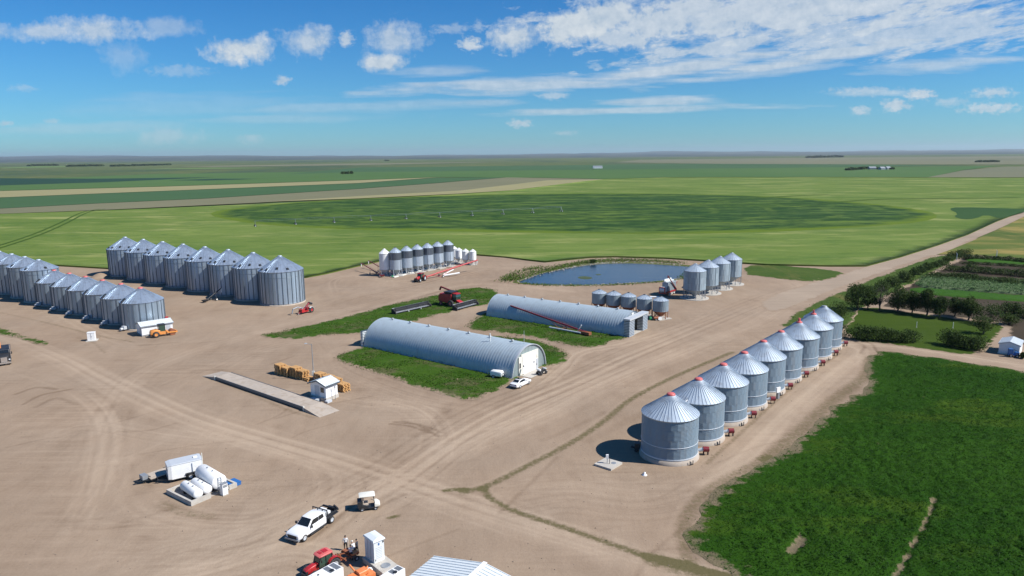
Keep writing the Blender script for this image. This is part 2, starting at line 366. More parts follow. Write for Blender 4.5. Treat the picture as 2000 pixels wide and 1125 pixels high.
# --- low hills along the horizon
nx,ny=260,26; vs=[]
for j in range(ny):
    y=9500+j*760.
    for i in range(nx):
        x=-26000+52000*i/(nx-1); t=j/(ny-1)
        az=x/y
        h=(50+52*mnoise.noise((x*.00016,y*.00010,1.7))+26*mnoise.noise((x*.0006,y*.0004,4.))+10*mnoise.noise((x*.002,y*.001,7.)))*t**1.25*1.75+ (26*t*max(0,az*1.8) if az>0 else 42*t*max(0,-az*1.6-.1))
        vs.append((x,y,max(-.5,h)-1.2*(1-t)))
mb=MB(); mb.add(vs,[(j*nx+i,j*nx+i+1,(j+1)*nx+i+1,(j+1)*nx+i) for j in range(ny-1) for i in range(nx-1)],0,True)
hm=field_mat('far_hills',(.035,.055,.045),(.12,.12,.08),streak=.3,s1=.0006,s2=.0016,dark=(.025,.042,.045),dark_amt=.85,dthr=.54,soil_edge=False,bump=0,dscale=.0012)
tag(mb.build('hills',hm),'low bluish hills along the horizon','hills',None,'structure')
# --- the bare yard, a fine grid that carries its tyre marks as soil tone
ys=[44.]
while ys[-1]<345: ys.append(ys[-1]*1.0032)
xs=np.concatenate([np.arange(-260,-125,1.2),np.arange(-125,112,.32),np.arange(112,260,1.2)]); ys=np.array(ys)
X,Y=np.meshgrid(xs,ys); TONE=np.zeros_like(X); GREEN=np.zeros_like(X)
def stroke(arr, pts, w, val, soft=.6):
    pts=np.array(pts); best=None
    x0,y0=pts.min(0)-w*2; x1,y1=pts.max(0)+w*2
    i0,i1=np.searchsorted(xs,[x0,x1]); j0,j1=np.searchsorted(ys,[y0,y1])
    if i1<=i0 or j1<=j0: return
    xx,yy=X[j0:j1,i0:i1],Y[j0:j1,i0:i1]; d=np.full(xx.shape,1e9)
    for a,b in zip(pts[:-1],pts[1:]):
        ab=b-a; l=max(1e-9,ab@ab); t=np.clip(((xx-a[0])*ab[0]+(yy-a[1])*ab[1])/l,0,1)
        d=np.minimum(d,np.hypot(xx-a[0]-t*ab[0],yy-a[1]-t*ab[1]))
    k=np.clip((w-d)/(w*soft),0,1); arr[j0:j1,i0:i1]+=val*k*k*(3-2*k)
def spline(pts, per=8):
    P=[Vector(p) for p in pts]; P=[P[0]*2-P[1]]+P+[P[-1]*2-P[-2]]; o=[]
    for i in range(1,len(P)-2):
        a,b,c,d=P[i-1:i+3]
        for k in range(per):
            t=k/per; o.append(tuple(.5*((2*b)+(c-a)*t+(2*a-5*b+4*c-d)*t*t+(3*b-a-3*c+d)*t**3)))
    o.append(tuple(P[-2])); return o
def offset(pts, d):
    o=[]
    for i,p in enumerate(pts):
        a=Vector(pts[max(0,i-1)]); b=Vector(pts[min(len(pts)-1,i+1)]); t=(b-a).normalized(); o.append((p[0]-t.y*d,p[1]+t.x*d))
    return o
def lane(px_pts, width, tone, lines=10, amp=.13, worn=True):
    s=spline(GP(px_pts)); stroke(TONE,s,width*.75,tone,.9)
    for k in range(lines):
        d=random.gauss(0,width*.3); q=offset(s,d); q=[(x+.5*mnoise.noise((x*.05,y*.05,k*3.1)),y+.5*mnoise.noise((x*.05,y*.05,k*3.1+50))) for x,y in q]
        a=random.randint(0,max(0,len(q)//3)); b=len(q)-random.randint(0,max(0,len(q)//3))
        v=random.choice((-1,1,1))*random.uniform(.4,1)*amp; w=random.uniform(.22,.55)
        stroke(TONE,q[a:b],w,v,.9); stroke(TONE,offset(q,1.9)[a:b],w,v*.9,.9)
# travelled lanes (pale) and scuffs (dark), traced on the ground
lane([(-80,640),(0,655),(120,700),(210,747),(350,812),(500,860),(640,900),(780,945),(900,985),(1040,1030),(1200,1080),(1400,1140)],5.5,.26,16)
lane([(560,1130),(640,1040),(720,975),(800,925),(900,855),(1000,800),(1130,745),(1250,690),(1400,628),(1520,580),(1650,535)],8,.10,26)
lane([(830,905),(960,850),(1080,800),(1190,745),(1330,690),(1440,645)],5,.14,14)
lane([(720,1125),(640,1085),(560,1075),(430,1110),(300,1140)],5,.12,10)
lane([(330,1140),(480,1075),(600,1015),(700,965),(790,930)],5,.14,12)
lane([(120,1140),(165,1000),(195,880),(225,790),(280,730),(370,690),(470,660),(600,625),(720,595),(850,560),(960,545),(1080,560),(1200,570)],6,.05,12,.08)
lane([(470,865),(590,890),(645,940),(600,1005),(470,1050),(300,1090),(180,1120)],5,.05,12,.09)
lane([(230,900),(250,980),(330,1020),(480,1030),(600,990)],4,.05,8)
lane([(60,860),(180,830),(330,850),(470,865)],5,.05,10)
lane([(560,760),(680,780),(800,800),(850,850),(830,910)],4,.06,12)
lane([(1380,945),(1450,890),(1530,815),(1610,745),(1680,690),(1650,672)],3.2,.24,10)
lane([(960,985),(1100,960),(1250,975),(1380,940)],7,.05,10)
lane([(1640,668),(1760,680),(1900,700),(2080,728)],3.2,.20,8)
lane([(610,610),(700,580),(800,560),(900,535),(980,520),(1050,525)],5,-.10,14,.16)
lane([(660,575),(655,550),(690,540),(770,550),(880,545),(960,525)],4,-.05,8,.16)
lane([(960,505),(1030,512),(1060,520),(1000,540),(930,560)],4,-.08,8)
lane([(505,650),(600,640),(740,600),(860,565),(960,555),(1120,570)],3.5,.16,8)
lane([(1000,790),(1060,760),(1110,720),(1140,690),(1230,672),(1340,640),(1420,600)],5,.02,12)
lane([(0,720),(120,760),(190,830),(180,940),(120,1040)],6,.0,12)
lane([(640,700),(620,670),(560,668),(470,690),(380,735)],4,.02,10)
lane([(640,690),(655,720),(720,750),(850,790),(960,800)],4,.03,8)
lane([(1480,540),(1560,560),(1480,620),(1380,660)],5,.05,8)
lane([(0,570),(80,600),(180,650),(260,680)],6,.03,8)
for pts,w,v in (([(762,828),(800,832),(838,845)],.35,-.45),([(770,824),(815,830),(855,852)],.35,-.45),([(785,822),(830,832),(862,845)],.3,-.35),
   ([(810,850),(840,835),(860,815),(875,790)],1.2,-.2),([(1150,862),(1200,835),(1290,790)],1.0,-.12),
   ([(30,770),(70,757),(110,760)],.5,-.35),([(45,790),(80,772),(140,760)],.4,-.35),([(70,795),(110,778),(150,790)],.5,-.25),
   ([(380,725),(420,722),(470,735)],1.2,-.2),([(270,675),(310,672),(350,668)],.5,-.2),([(700,975),(640,1030),(590,1062)],.45,-.3),([(735,992),(790,965)],.4,-.3),
   ([(700,985),(690,1010),(640,1050)],.4,-.25),([(1670,668),(1688,676),(1680,690)],.4,-.4),([(1680,664),(1702,672),(1712,685)],.4,-.4),
   ([(1060,860),(1120,835),(1180,805)],.6,-.15),([(200,800),(240,790),(250,815)],1.5,-.2),([(690,608),(740,600),(800,585),(870,566)],.8,-.2)):
    stroke(TONE,spline(GP(pts)),w*1.4,v,.8)
# random scuffs, ruts and damp patches
for k in range(150):
    u=random.uniform(0,1700); v=random.uniform(560,1120); p=G(u,v); a=random.gauss(.7,.5); l=random.uniform(2,9)
    s=spline([(p.x-math.cos(a)*l,p.y-math.sin(a)*l),(p.x+random.uniform(-1.5,1.5),p.y+random.uniform(-1.5,1.5)),(p.x+math.cos(a)*l,p.y+math.sin(a)*l)],5)
    stroke(TONE,s,random.uniform(.25,.6),random.uniform(-.22,.1),.9)
for k in range(90):
    p=G(random.uniform(0,1500),random.uniform(580,1120)); stroke(TONE,[tuple(p),(p.x+random.uniform(-2,2),p.y+random.uniform(-2,2))],random.uniform(.6,3.5),random.uniform(-.16,.08),1)
# ditch line and dry weeds beside the road, weedy margins of the near field
for pts,w,g_,t in (([(905,962),(960,945),(1040,905),(1120,862),(1180,822),(1240,775),(1330,730),(1430,688)],1.5,.8,-.16),
   ([(945,955),(960,975),(1010,1000),(1100,1030),(1180,1058),(1260,1085),(1340,1105),(1420,1128)],1.3,.85,-.22),
   ([(1280,1095),(1340,1112),(1440,1135)],3,.75,-.15),([(1345,1090),(1335,1030),(1370,970),(1430,930),(1500,895)],2.2,.55,-.28),
   ([(1500,895),(1570,835),(1630,780),(1690,735),(1700,700)],3.0,.6,-.36),([(870,958),(905,955)],1.2,.9,-.1),([(760,1012),(775,1008)],.8,1.0,-.2),
   ([(1380,905),(1430,860),(1480,815),(1530,770),(1580,730),(1640,690)],.9,.5,-.22),
   ([(0,610),(90,630),(190,655),(260,668)],1.2,.5,-.12),([(320,985),(360,1000),(410,1010)],2,.45,-.2),([(205,690),(180,668),(150,660)],1,.4,-.1),
   ([(420,742),(480,765),(560,800),(610,815)],1.0,.4,-.15),([(560,735),(640,750),(680,770)],1.2,.3,-.1)):
    s=spline(GP(pts)); stroke(TONE,s,w*.8,t,.9); stroke(GREEN,s,w*.85,g_*.72,.9); stroke(TONE,offset(s,w*.6),w*.3,.12,.9)
TONE=np.clip(TONE,-.5,.42); GREEN=np.clip(GREEN,0,1)
ni,nj=len(xs),len(ys); V=np.stack([X,Y,np.zeros_like(X)],-1).reshape(-1,3)
V[:,2]+=(TONE*.10).reshape(-1)*.6
idx=np.arange(ni*nj).reshape(nj,ni); F=np.stack([idx[:-1,:-1],idx[:-1,1:],idx[1:,1:],idx[1:,:-1]],-1).reshape(-1,4)
# no yard under the pond
PONDPX=[(1008,551.5),(1024,546),(1040,539),(1080,528.5),(1120,521.5),(1150,517),(1180,514.5),(1220,513.6),(1260,514.8),(1300,517),(1345,520.5),(1385,524),(1392,530),(1372,537),(1336,542),(1287,549.6),(1235,552.5),(1182,555.5),(1130,556.5),(1095,556),(1040,554.5)]
POND=chaikin(GP(PONDPX),2); cc=V[F].mean(1); hole=np.zeros(len(F),bool); pb=np.array(POND)
sel=(cc[:,0]>pb[:,0].min())&(cc[:,0]<pb[:,0].max())&(cc[:,1]>pb[:,1].min())&(cc[:,1]<pb[:,1].max()); hole[sel]=inside(cc[sel][:,:2],POND); F=F[~hole]
me=bpy.data.meshes.new('yard'); me.vertices.add(len(V)); me.vertices.foreach_set('co',V.astype(np.float32).ravel())
me.loops.add(F.size); me.loops.foreach_set('vertex_index',F.astype(np.int32).ravel()); me.polygons.add(len(F)); me.polygons.foreach_set('loop_start',np.arange(0,F.size,4,dtype=np.int32)); me.polygons.foreach_set('loop_total',np.full(len(F),4,np.int32))
for nme,arr in (('tone',TONE),('green',GREEN)):
    a=me.attributes.new(nme,'FLOAT','POINT'); a.data.foreach_set('value',arr.astype(np.float32).ravel())
me.update(calc_edges=True); me.polygons.foreach_set('use_smooth',[True]*len(F)); me.materials.append(M['soil'])
yard=bpy.data.objects.new('yard',me); C.objects.link(yard); tag(yard,'bare pale dirt farmyard crossed by tyre tracks','yard',None,'structure')
# --- fields
wheat=field_mat("young_wheat",(.080,.130,.024),(.168,.222,.056),rot=-.2,streak=.8,s1=.009,s2=.10,dark=(.045,.095,.022),dark_amt=.85,dthr=.635,dscale=.055,soil_edge=False,bump=.3,dstretch=(.30,1,1),patch=(.235,.255,.085),pthr=.59)
WH=[(-420,500),(0,520),(110,517),(180,521),(330,530),(500,532),(597,540),(640,532),(690,520),(742,508.5),(800,500),(932,496.5),(990,501),(1028,506),(1064,510),(1100,506.5),(1150,501.5),(1200,500),(1300,503),(1400,509),(1452,512.5),(1500,515.5),(1620,518),(1692,518),(1760,500),(1830,478),(1890,457),(1945,432),(2000,411),(2140,362),(2160,347),(2000,347),(1600,346),(1300,346.5),(1180,350),(1140,354),(1000,372),(900,379),(700,389),(500,399),(200,411),(0,418),(-420,428)]
sheet('wheat_field',GP(WH,.6),.6,wheat,smooth=0,ystep=lambda a: max(3.,a.y*.02),fade=4,skirt=-.05,label='wide yellow green wheat field behind the grain bins',cat='field')
CIR=[(405,420),(425,411),(500,402),(620,392),(800,384),(1000,379),(1180,377),(1380,379),(1560,386),(1700,397),(1790,408),(1832,418),(1826,428),(1770,437),(1640,446),(1480,454),(1300,457),(1100,455),(900,452),(700,449),(560,442),(470,434)]
circ=field_mat('irrigated_crop',(.026,.066,.014),(.080,.135,.018),rot=-.12,streak=.9,s1=.010,s2=.16,dark=(.022,.06,.020),dark_amt=.85,dthr=.52,dscale=.03,soil_edge=False,bump=.3,dstretch=(.1,1,1),patch=(.125,.180,.028),pthr=.57)
def ring_lines(m, c, freq, col, amt, thr=.8, warp=14.):
    N,L=nodes(m); b=N['Principled BSDF']; old=b.inputs['Base Color'].links[0].from_socket; tc=N.new('ShaderNodeTexCoord').outputs['Object']
    sp=N.new('ShaderNodeVectorMath'); sp.operation='DISTANCE'; L.new(tc,sp.inputs[0]); sp.inputs[1].default_value=(*c,.64)
    d=mnode(N,L,'MULTIPLY_ADD',noise_node(N,L,tc,.012,4,.6),warp,sp.outputs['Value']); w=mnode(N,L,'SINE',mnode(N,L,'MULTIPLY',d,freq))
    brk=mnode(N,L,'MULTIPLY_ADD',noise_node(N,L,tc,.02,4,.6),6,-2.7,clamp=True)
    f=mnode(N,L,'MULTIPLY',mnode(N,L,'MULTIPLY_ADD',w,6,-6*thr,clamp=True),brk); L.new(mixc(N,L,mnode(N,L,'MULTIPLY',f,amt),old,col),b.inputs['Base Color'])
def mottle(m, sc_, col, amt, thr, st=(1,1,1)):
    N,L=nodes(m); b=N['Principled BSDF']; old=b.inputs['Base Color'].links[0].from_socket; tc=N.new('ShaderNodeTexCoord').outputs['Object']
    f=mnode(N,L,'MULTIPLY_ADD',noise_node(N,L,mapped(N,L,tc,-.15,st),sc_,6,.75),7,-7*thr+.5,clamp=True); L.new(mixc(N,L,mnode(N,L,'MULTIPLY',f,amt),old,col),b.inputs['Base Color'])
mottle(circ,.10,(.018,.050,.016),.85,.50,(.6,1,1)); mottle(circ,.045,(.115,.170,.040),.70,.56,(.35,1,1)); mottle(circ,.06,(.014,.044,.014),.85,.545,(.45,1,1)); mottle(circ,.16,(.105,.165,.04),.7,.585,(.4,1,1)); ring_lines(circ,(39,563),.155,(.13,.185,.036),.4,.80,30.)
mottle(wheat,.13,(.048,.098,.020),.8,.635,(.4,1,1)); mottle(wheat,.11,(.215,.25,.075),.6,.60,(.3,1,1)); mottle(wheat,.02,(.070,.130,.026),.6,.57,(.5,1,1))
def soften(m, hi):
    N,L=nodes(m); b=N['Principled BSDF']; old=b.inputs['Base Color'].links[0].from_socket; tc=N.new('ShaderNodeTexCoord').outputs['Object']
    e=mnode(N,L,'ADD',attr(N,'edge'),mnode(N,L,'MULTIPLY_ADD',noise_node(N,L,mapped(N,L,tc,-.12,(.3,1,1)),.04,6,.7),.9,-.45)); L.new(mixc(N,L,mnode(N,L,'MULTIPLY_ADD',e,4.5,-.4,clamp=True),hi,old),b.inputs['Base Color'])
soften(circ,(.105,.155,.018))
sheet('irrigated_circle',GP(CIR,.64),.64,circ,smooth=1,ystep=lambda a: max(5.,a.y*.016),fade=42,label='darker green irrigated circle inside the wheat field',cat='field')
for pts,w_,lab in (([(-60,500),(60,462),(120,437),(165,415),(200,408)],1.6,'pair of dark wheel tracks curving through the wheat at left'),([(1340,402),(1420,391),(1560,382),(1620,380)],2.0,'faint wheel track across the far wheat'),([(1600,398),(1700,390),(1800,388),(1990,386)],2.,'faint dark wheel track in the wheat near the road')):
    mb=MB()
    for off in (-2.2,2.2):
        q=offset(spline(GP(pts,.7),6),off); l=offset(q,w_/2); r=offset(q,-w_/2); n=len(q); mb.add([(x,y,.70) for x,y in l]+[(x,y,.70) for x,y in r],[(i,i+1,n+i+1,n+i) for i in range(n-1)])
    o=mb.build('wheel_track',M['trk'] if 'trk' in M else M.setdefault('trk',field_mat('track_green',(.035,.075,.012),(.065,.11,.02),streak=.3,soil_edge=False,bump=0))); tag(o,lab,'track',None,'structure')
pgreen=field_mat('dark_crop_patch',(.03,.07,.022),(.045,.09,.03),streak=.4,s1=.01,s2=.2,soil_edge=False,bump=.2)
sheet('crop_patch',GP([(1852,408),(1870,404),(2000,408),(2010,411),(1965,424),(1955,427),(1925,419),(1905,427),(1882,429),(1862,423),(1872,417)],.66),.66,pgreen,smooth=1,step=6.,fade=4,label='dark green crop patch beside the gravel road',cat='field')
def fm(n,a,b,**k): return field_mat(n,a,b,soil_edge=False,bump=0,**k)
f1=fm('far_green_a',(.055,.115,.035),(.09,.15,.05),s1=.002,s2=.02,streak=.5); f2=fm('far_tan',(.23,.215,.11),(.30,.27,.14),s1=.004,s2=.02); f3=fm('far_fallow',(.135,.14,.080),(.195,.18,.11),s1=.004,s2=.02,streak=.6); f4=fm('far_green_b',(.045,.095,.04),(.07,.125,.055),s1=.002,s2=.01); f5=fm('far_dry_grass',(.13,.14,.085),(.19,.18,.11),s1=.001,s2=.006); f6=fm('far_pale_green',(.10,.16,.05),(.15,.20,.07),s1=.002,s2=.01); f7=fm('cloud_shadow_green',(.018,.050,.035),(.03,.065,.04),s1=.002,s2=.01)  # the darkest green stands in for cloud shadow
far_sheet('fallow_strip',[(-420,428),(-420,418),(0,407.5),(200,397),(400,388),(700,369),(850,358),(990,346.5),(1060,347.5),(1180,350),(1000,367),(900,373),(700,384),(500,396),(200,410),(0,417.5)],.62,f3,'grey tan fallow strip beyond the wheat field','field')
far_sheet('stubble_edge',[(1178,350.3),(1070,352),(900,372),(700,383),(520,394),(700,387.5),(900,378),(1000,371.5),(1140,354)],.64,f2,'thin pale stubble edge along the fallow strip','field')
far_sheet('green_strip',[(-420,417),(-420,398),(0,386),(300,374),(700,358),(852,347),(985,346.5),(850,357.5),(700,368.5),(400,387.5),(200,396.5),(0,407)],.64,f4,'long dark green strip between two tan strips','field')
far_sheet('stubble_strip',[(-420,398),(-420,384),(0,373),(300,365),(700,352),(853,346.3),(700,357.5),(300,373.5),(0,385.5)],.66,f2,'long golden stubble strip at the far left','field')
far_sheet('green_field',[(-420,383),(-420,362),(0,352),(300,340),(700,334),(1000,331),(1300,329),(1700,326),(1950,324),(1880,332),(1815,346),(1600,345.6),(1300,346),(1180,349.5),(1060,347),(853,346),(700,351.5),(300,364.5),(0,372.5)],.30,f1,'broad mid green field in the distance','field')
far_sheet('brown_field',[(1812,346.2),(1880,333),(1960,325.5),(2200,324),(2200,346)],.34,f5,'brownish field at the far right','field')
far_sheet('dry_field',[(350,325),(700,319),(1000,316),(700,322.5),(420,326)],.36,f5,'pale dry field far off on the left','field')
far_sheet('dry_plain',[(1250,312),(1500,309),(2200,303),(2200,321),(1700,321),(1400,320),(1200,317)],.30,f5,'greyish dry field below the hills','field')
far_sheet('green_plain',[(560,340),(700,327),(1000,324),(1300,320),(1650,321),(1900,323),(1500,328),(1000,333),(700,336)],.38,f4,'blue green field in the distance','field')
far_sheet('cloud_shadow_patch',[(-100,352),(0,348),(190,349),(420,346),(200,356),(0,362),(-100,363)],.40,f7,'cloud shadow painted as dark green at the far left','field')  # cloud shadow on the fields, put into the sheet's colour
far_sheet('cloud_shadow_patch',[(330,352),(420,349),(500,349),(560,346.5),(470,350.5),(400,352.5)],.40,f7,'narrow painted cloud shadow strip above the stubble','field')  # another cloud shadow, painted as a thin darker sheet
far_sheet('pale_field',[(-50,329),(60,325),(70,324),(200,325),(60,328)],.36,f6,'pale green field by the distant trees','field')
far_sheet('light_field',[(230,331),(420,327),(560,328),(400,330)],.36,f6,'thin pale green field far off','field')
# right of the road
yel=field_mat('patchy_hay_field',(.075,.115,.025),(.17,.17,.05),rot=.5,streak=.6,s1=.012,s2=.12,soil_edge=False,bump=.3,patch=(.27,.21,.07),pthr=.56,dark=(.04,.085,.02),dark_amt=.7,dthr=.56,dscale=.02)
sheet('hay_field',GP([(2130,376),(2004,421),(1950,448),(1900,470),(1858,487),(1830,497),(1880,496),(1940,500),(2010,505),(2200,520),(2500,520),(2400,400)],.2),.2,yel,smooth=0,ystep=lambda a: max(2.5,a.y*.012),fade=4,label='patchy green and gold hay field beside the road',cat='field')
verge=field_mat('verge_grass',(.035,.075,.014),(.085,.115,.028),rot=.6,streak=.6,s1=.05,s2=.4,dark=(.16,.135,.05),dark_amt=.6,dthr=.60,dscale=.05,bump=.5)
lawn=field_mat('yard_grass',(.020,.062,.006),(.066,.120,.016),rot=-.6,streak=.5,s1=.06,s2=.5,dark=(.11,.10,.05),dark_amt=.75,dthr=.565,dscale=.16,bump=.6,dstretch=(.6,1,1))
lawn2=field_mat('garden_lawn',(.030,.058,.008),(.060,.092,.014),rot=-.2,streak=.6,s1=.05,s2=.4,bump=.3)
garden=field_mat('garden_soil',(.042,.034,.024),(.080,.062,.044),streak=.6,s1=.05,s2=.5,soil_edge=True,bump=.4)
gravel=field_mat('gravel_road',(.23,.195,.165),(.36,.31,.27),rot=-.9,streak=.7,s1=.03,s2=.35,soil_edge=False,bump=.2)
road=field_mat('road',(.25,.195,.145),(.40,.315,.235),rot=-.92,streak=.9,s1=.03,s2=.5,soil_edge=True,bump=.2)
sheet('road',GP([(1480,585),(1560,560),(1640,536),(1700,517),(1770,496),(1830,475),(1900,450),(1950,428),(2003,408),(2120,362),(2126,366),(2006,420),(1955,445),(1905,466),(1862,484),(1880,494),(1855,496),(1826,497),(1780,512),(1700,540),(1620,570),(1540,603),(1500,612)],.03),.03,road,smooth=1,step=1.6,fade=2.0,label='pale gravel road running up to the horizon on the right',cat='road')
VERGE=[(1521,640),(1535,622),(1575,598),(1640,570),(1710,543),(1780,516),(1826,500),(1872,497),(1885,500),(1860,512),(1800,545),(1730,580),(1680,600),(1668,625),(1650,640),(1620,650),(1580,645)]
def tuft(V,d): return np.clip(d/1.5,0,1)*(.10+.16*nz2(V,.9,1.)+.1*nz2(V,2.3,5.))
sheet('grass_verge',GP(VERGE),.02,verge,smooth=1,step=1.1,fade=1.6,hfun=tuft,jitter=1.,label='rough grass verge between road and shrubs',cat='grass')
L1=[(506,653),(540,648),(620,631),(700,612),(760,595),(850,576),(900,564),(940,561),(975,566),(975,590),(943,597),(876,610),(813,627),(740,652),(700,651),(624,658),(560,663),(520,661)]
L2=[(651,700),(668,688),(712,675),(800,655),(1030,655),(1110,686),(1116,696),(1096,713),(1062,716),(1000,744),(987,757),(960,769),(920,784),(868,773),(760,738),(690,719)]
L3=[(903,640),(930,617),(1000,596),(1200,645),(1232,652),(1227,662),(1195,668),(1182,676),(1130,681),(1090,671),(1030,656),(960,650)]
L4=[(-90,628),(0,637),(55,658),(97,668),(94,675),(70,673),(20,658),(-90,642)]
for nm,pl,lb in (('lawn',L1,'long grass strip where the combine and header stand'),('lawn',L2,'grass plot around the nearer arched shed'),('lawn',L3,'grass plot between the two arched sheds'),('lawn',L4,'narrow grass island by the parked truck')):
    sheet(nm,GP(pl),.02,lawn,smooth=1,step=.8,fade=2.6,hfun=tuft,jitter=.8,label=lb,cat='grass')
sheet('lawn',GP([(1648,664),(1655,610),(1690,598),(1780,610),(1900,628),(1965,634),(1950,660),(1905,692),(1880,693),(1825,684),(1740,673)]),.02,lawn2,smooth=1,step=1.4,fade=1.2,jitter=.5,label='mown lawn enclosed by hedges and trees',cat='grass')
sheet('garden_soil',GP([(1700,596),(1800,545),(1880,505),(1905,499),(2100,512),(2200,600),(2100,690),(1985,672),(1962,668),(1975,632),(1900,624),(1780,607)]),.012,garden,smooth=1,step=1.6,fade=1.5,label='dark tilled garden soil between the hedge rows',cat='garden')
def mound(h,s=.8): return lambda V,d: np.clip(d/.8,0,1)*(h+h*.45*nz2(V,s,2.)+h*.3*nz2(V,s*3,7.))
gp1=field_mat('bright_garden_rows',(.025,.075,.010),(.055,.125,.020),rot=-.2,streak=.7,s1=.05,s2=.6,soil_edge=False,bump=.5); gp2=field_mat('pale_leafy_rows',(.055,.095,.040),(.13,.17,.09),rot=-.2,streak=.6,s1=.08,s2=.6,soil_edge=False,bump=.6)
sheet('garden_bed',GP([(1882,506),(1900,504),(2060,513),(2060,520),(1895,512)]),.03,gp1,smooth=1,step=1.2,hfun=mound(.35),label='bright green garden bed beyond the farthest hedge rows',cat='garden bed')
sheet('garden_bed',GP([(1800,543.5),(1812,542),(2060,554),(2070,580),(1845,566),(1784,560)]),.03,gp2,smooth=1,step=.9,hfun=mound(.7),label='pale leafy garden bed in front of the hedge row',cat='garden bed')
sheet('garden_bed',GP([(1778,562),(1840,566),(2070,584),(2070,594),(1850,580),(1776,570)]),.03,gp1,smooth=1,step=1.0,hfun=mound(.4),label='bright green garden bed behind the tree row',cat='garden bed')
sheet('grass_patch',GP([(1452,519),(1500,517),(1560,521),(1610,526),(1655,533),(1640,541),(1600,551),(1540,547),(1480,540),(1455,536)]),.02,verge,smooth=1,step=1.3,fade=2,hfun=tuft,jitter=1.,label='rough green patch right of the tall hopper bins',cat='grass')
# near field: a thick leafy crop with bare wheel tracks
FIELD=[(1712,686),(1760,690),(1850,702),(1950,717),(2060,735),(2300,760),(2300,1180),(1470,1180),(1432,1128),(1392,1104),(1350,1075),(1343,1048),(1352,1025),(1378,965),(1400,950),(1440,930),(1500,902),(1545,868),(1590,825),(1640,790),(1682,766),(1698,742),(1694,715),(1698,695)]
TR=[spline(GP(p)) for p in ([(1825,975),(1815,1005),(1795,1045),(1770,1090),(1740,1140)],[(1805,775),(1790,805),(1775,830)])]
BARE=[tuple(G(1545,1082)),tuple(G(1556,1066)),tuple(G(1563,1052))]
def segd(V,s):
    d=np.full(len(V),1e9)
    for a,b in zip(s[:-1],s[1:]):
        a,b=np.array(a),np.array(b); ab=b-a; t=np.clip(((V-a)@ab)/(ab@ab+1e-9),0,1); d=np.minimum(d,np.hypot(*(V-(a+t[:,None]*ab)).T))
    return d
def crop_mask(V):
    d=np.minimum(segd(V,TR[0])+.04,segd(V,TR[1])+.42); d=np.minimum(d,segd(V,BARE)-.30)
    return np.clip((d+.32*nz2(V,.7,8.)+.25*nz2(V,2.1,3.)-.12)/.5,0,1)
def crop_h(V,d): return np.clip(d/6.,.12,1)*np.clip(d/.6,0,1)*crop_mask(V)*(.38+.24*nz2(V,.22,2.)+.30*nz2(V,.75,4.)+.22*nz2(V,1.7,6.))
crop=field_mat('leafy_crop',(.012,.045,.004),(.034,.088,.008),rot=.5,streak=.35,s1=.05,s2=.5,bump=.7,dark=(.075,.115,.012),dark_amt=.6,dthr=.57,dscale=.035,dstretch=(.5,1,1),soil_tint=(.10,.095,.045))
fo=sheet('crop_field',GP(FIELD),.01,crop,smooth=0,ystep=lambda a: .36*max(1.,a.y/85.),fade=3.2,hfun=crop_h,efun=crop_mask,jitter=1.2,label='dark green leafy crop field in the near corner',cat='field')
# the leaves of that crop, uncountable
def leaf_mesh(name, P, size, material, tilt=.9, parent=None, asp=.6):
    """many small leaf quads at points P"""
    n=len(P); a=RNG.uniform(0,2*PI,n); tl=RNG.uniform(-tilt,tilt,n); t2=RNG.uniform(-tilt,tilt,n); s=np.asarray(size)*RNG.uniform(.6,1.3,n)
    ux=np.stack([np.cos(a)*np.cos(tl),np.sin(a)*np.cos(tl),np.sin(tl)],1)*s[:,None]*.5
    uy=np.stack([-np.sin(a)*np.cos(t2),np.cos(a)*np.cos(t2),np.sin(t2)],1)*s[:,None]*.5*asp
    V=np.stack([P-ux*.9-uy*.25,P-uy,P+ux,P+uy],1).reshape(-1,3)
    me=bpy.data.meshes.new(name); me.vertices.add(len(V)); me.vertices.foreach_set('co',V.astype(np.float32).ravel())
    F=np.arange(4*n,dtype=np.int32); me.loops.add(4*n); me.loops.foreach_set('vertex_index',F); me.polygons.add(n); me.polygons.foreach_set('loop_start',np.arange(0,4*n,4,dtype=np.int32)); me.polygons.foreach_set('loop_total',np.full(n,4,np.int32))
    me.update(calc_edges=True); me.materials.append(material); o=bpy.data.objects.new(name,me); C.objects.link(o)
    if parent: o.parent=parent
    return o
fp=densify(GP(FIELD),2.); A=np.array(fp); Q=np.stack([RNG.uniform(A[:,0].min(),min(120,A[:,0].max()),230000),A[:,1].min()+(150-A[:,1].min())*RNG.uniform(0,1,230000)**1.3],1)
Q=Q[inside(Q,fp)]; mk=crop_mask(Q); ed=edge_dist(Q,fp); keep=(mk>.45)&(RNG.uniform(0,1,len(Q))<.08+.92*np.clip(ed/7,0,1)); Q=Q[keep]; ed=ed[keep]
hz=crop_h(Q,ed)+.02+RNG.uniform(0,.16,len(Q))
o=leaf_mesh('crop_leaves',np.column_stack([Q,hz]),.20,M['leaf_crop']); tag(o,'leaves of the dark green crop in the near field','crop',None,'stuff')
# weeds along ditch and margins
P=[]
for j,i in zip(*np.nonzero(GREEN>.22)):
    if random.random()<.028*GREEN[j,i]*min(1,(60/ys[j])**.5+.2): P.append((xs[i]+random.uniform(-.3,.3),ys[j]+random.uniform(-.2,.2),random.uniform(.02,.12)))
o=leaf_mesh('weeds',np.array(P),.20,M['leaf_weed']); tag(o,'dry weeds along the ditch and the yard margins','weeds',None,'stuff')
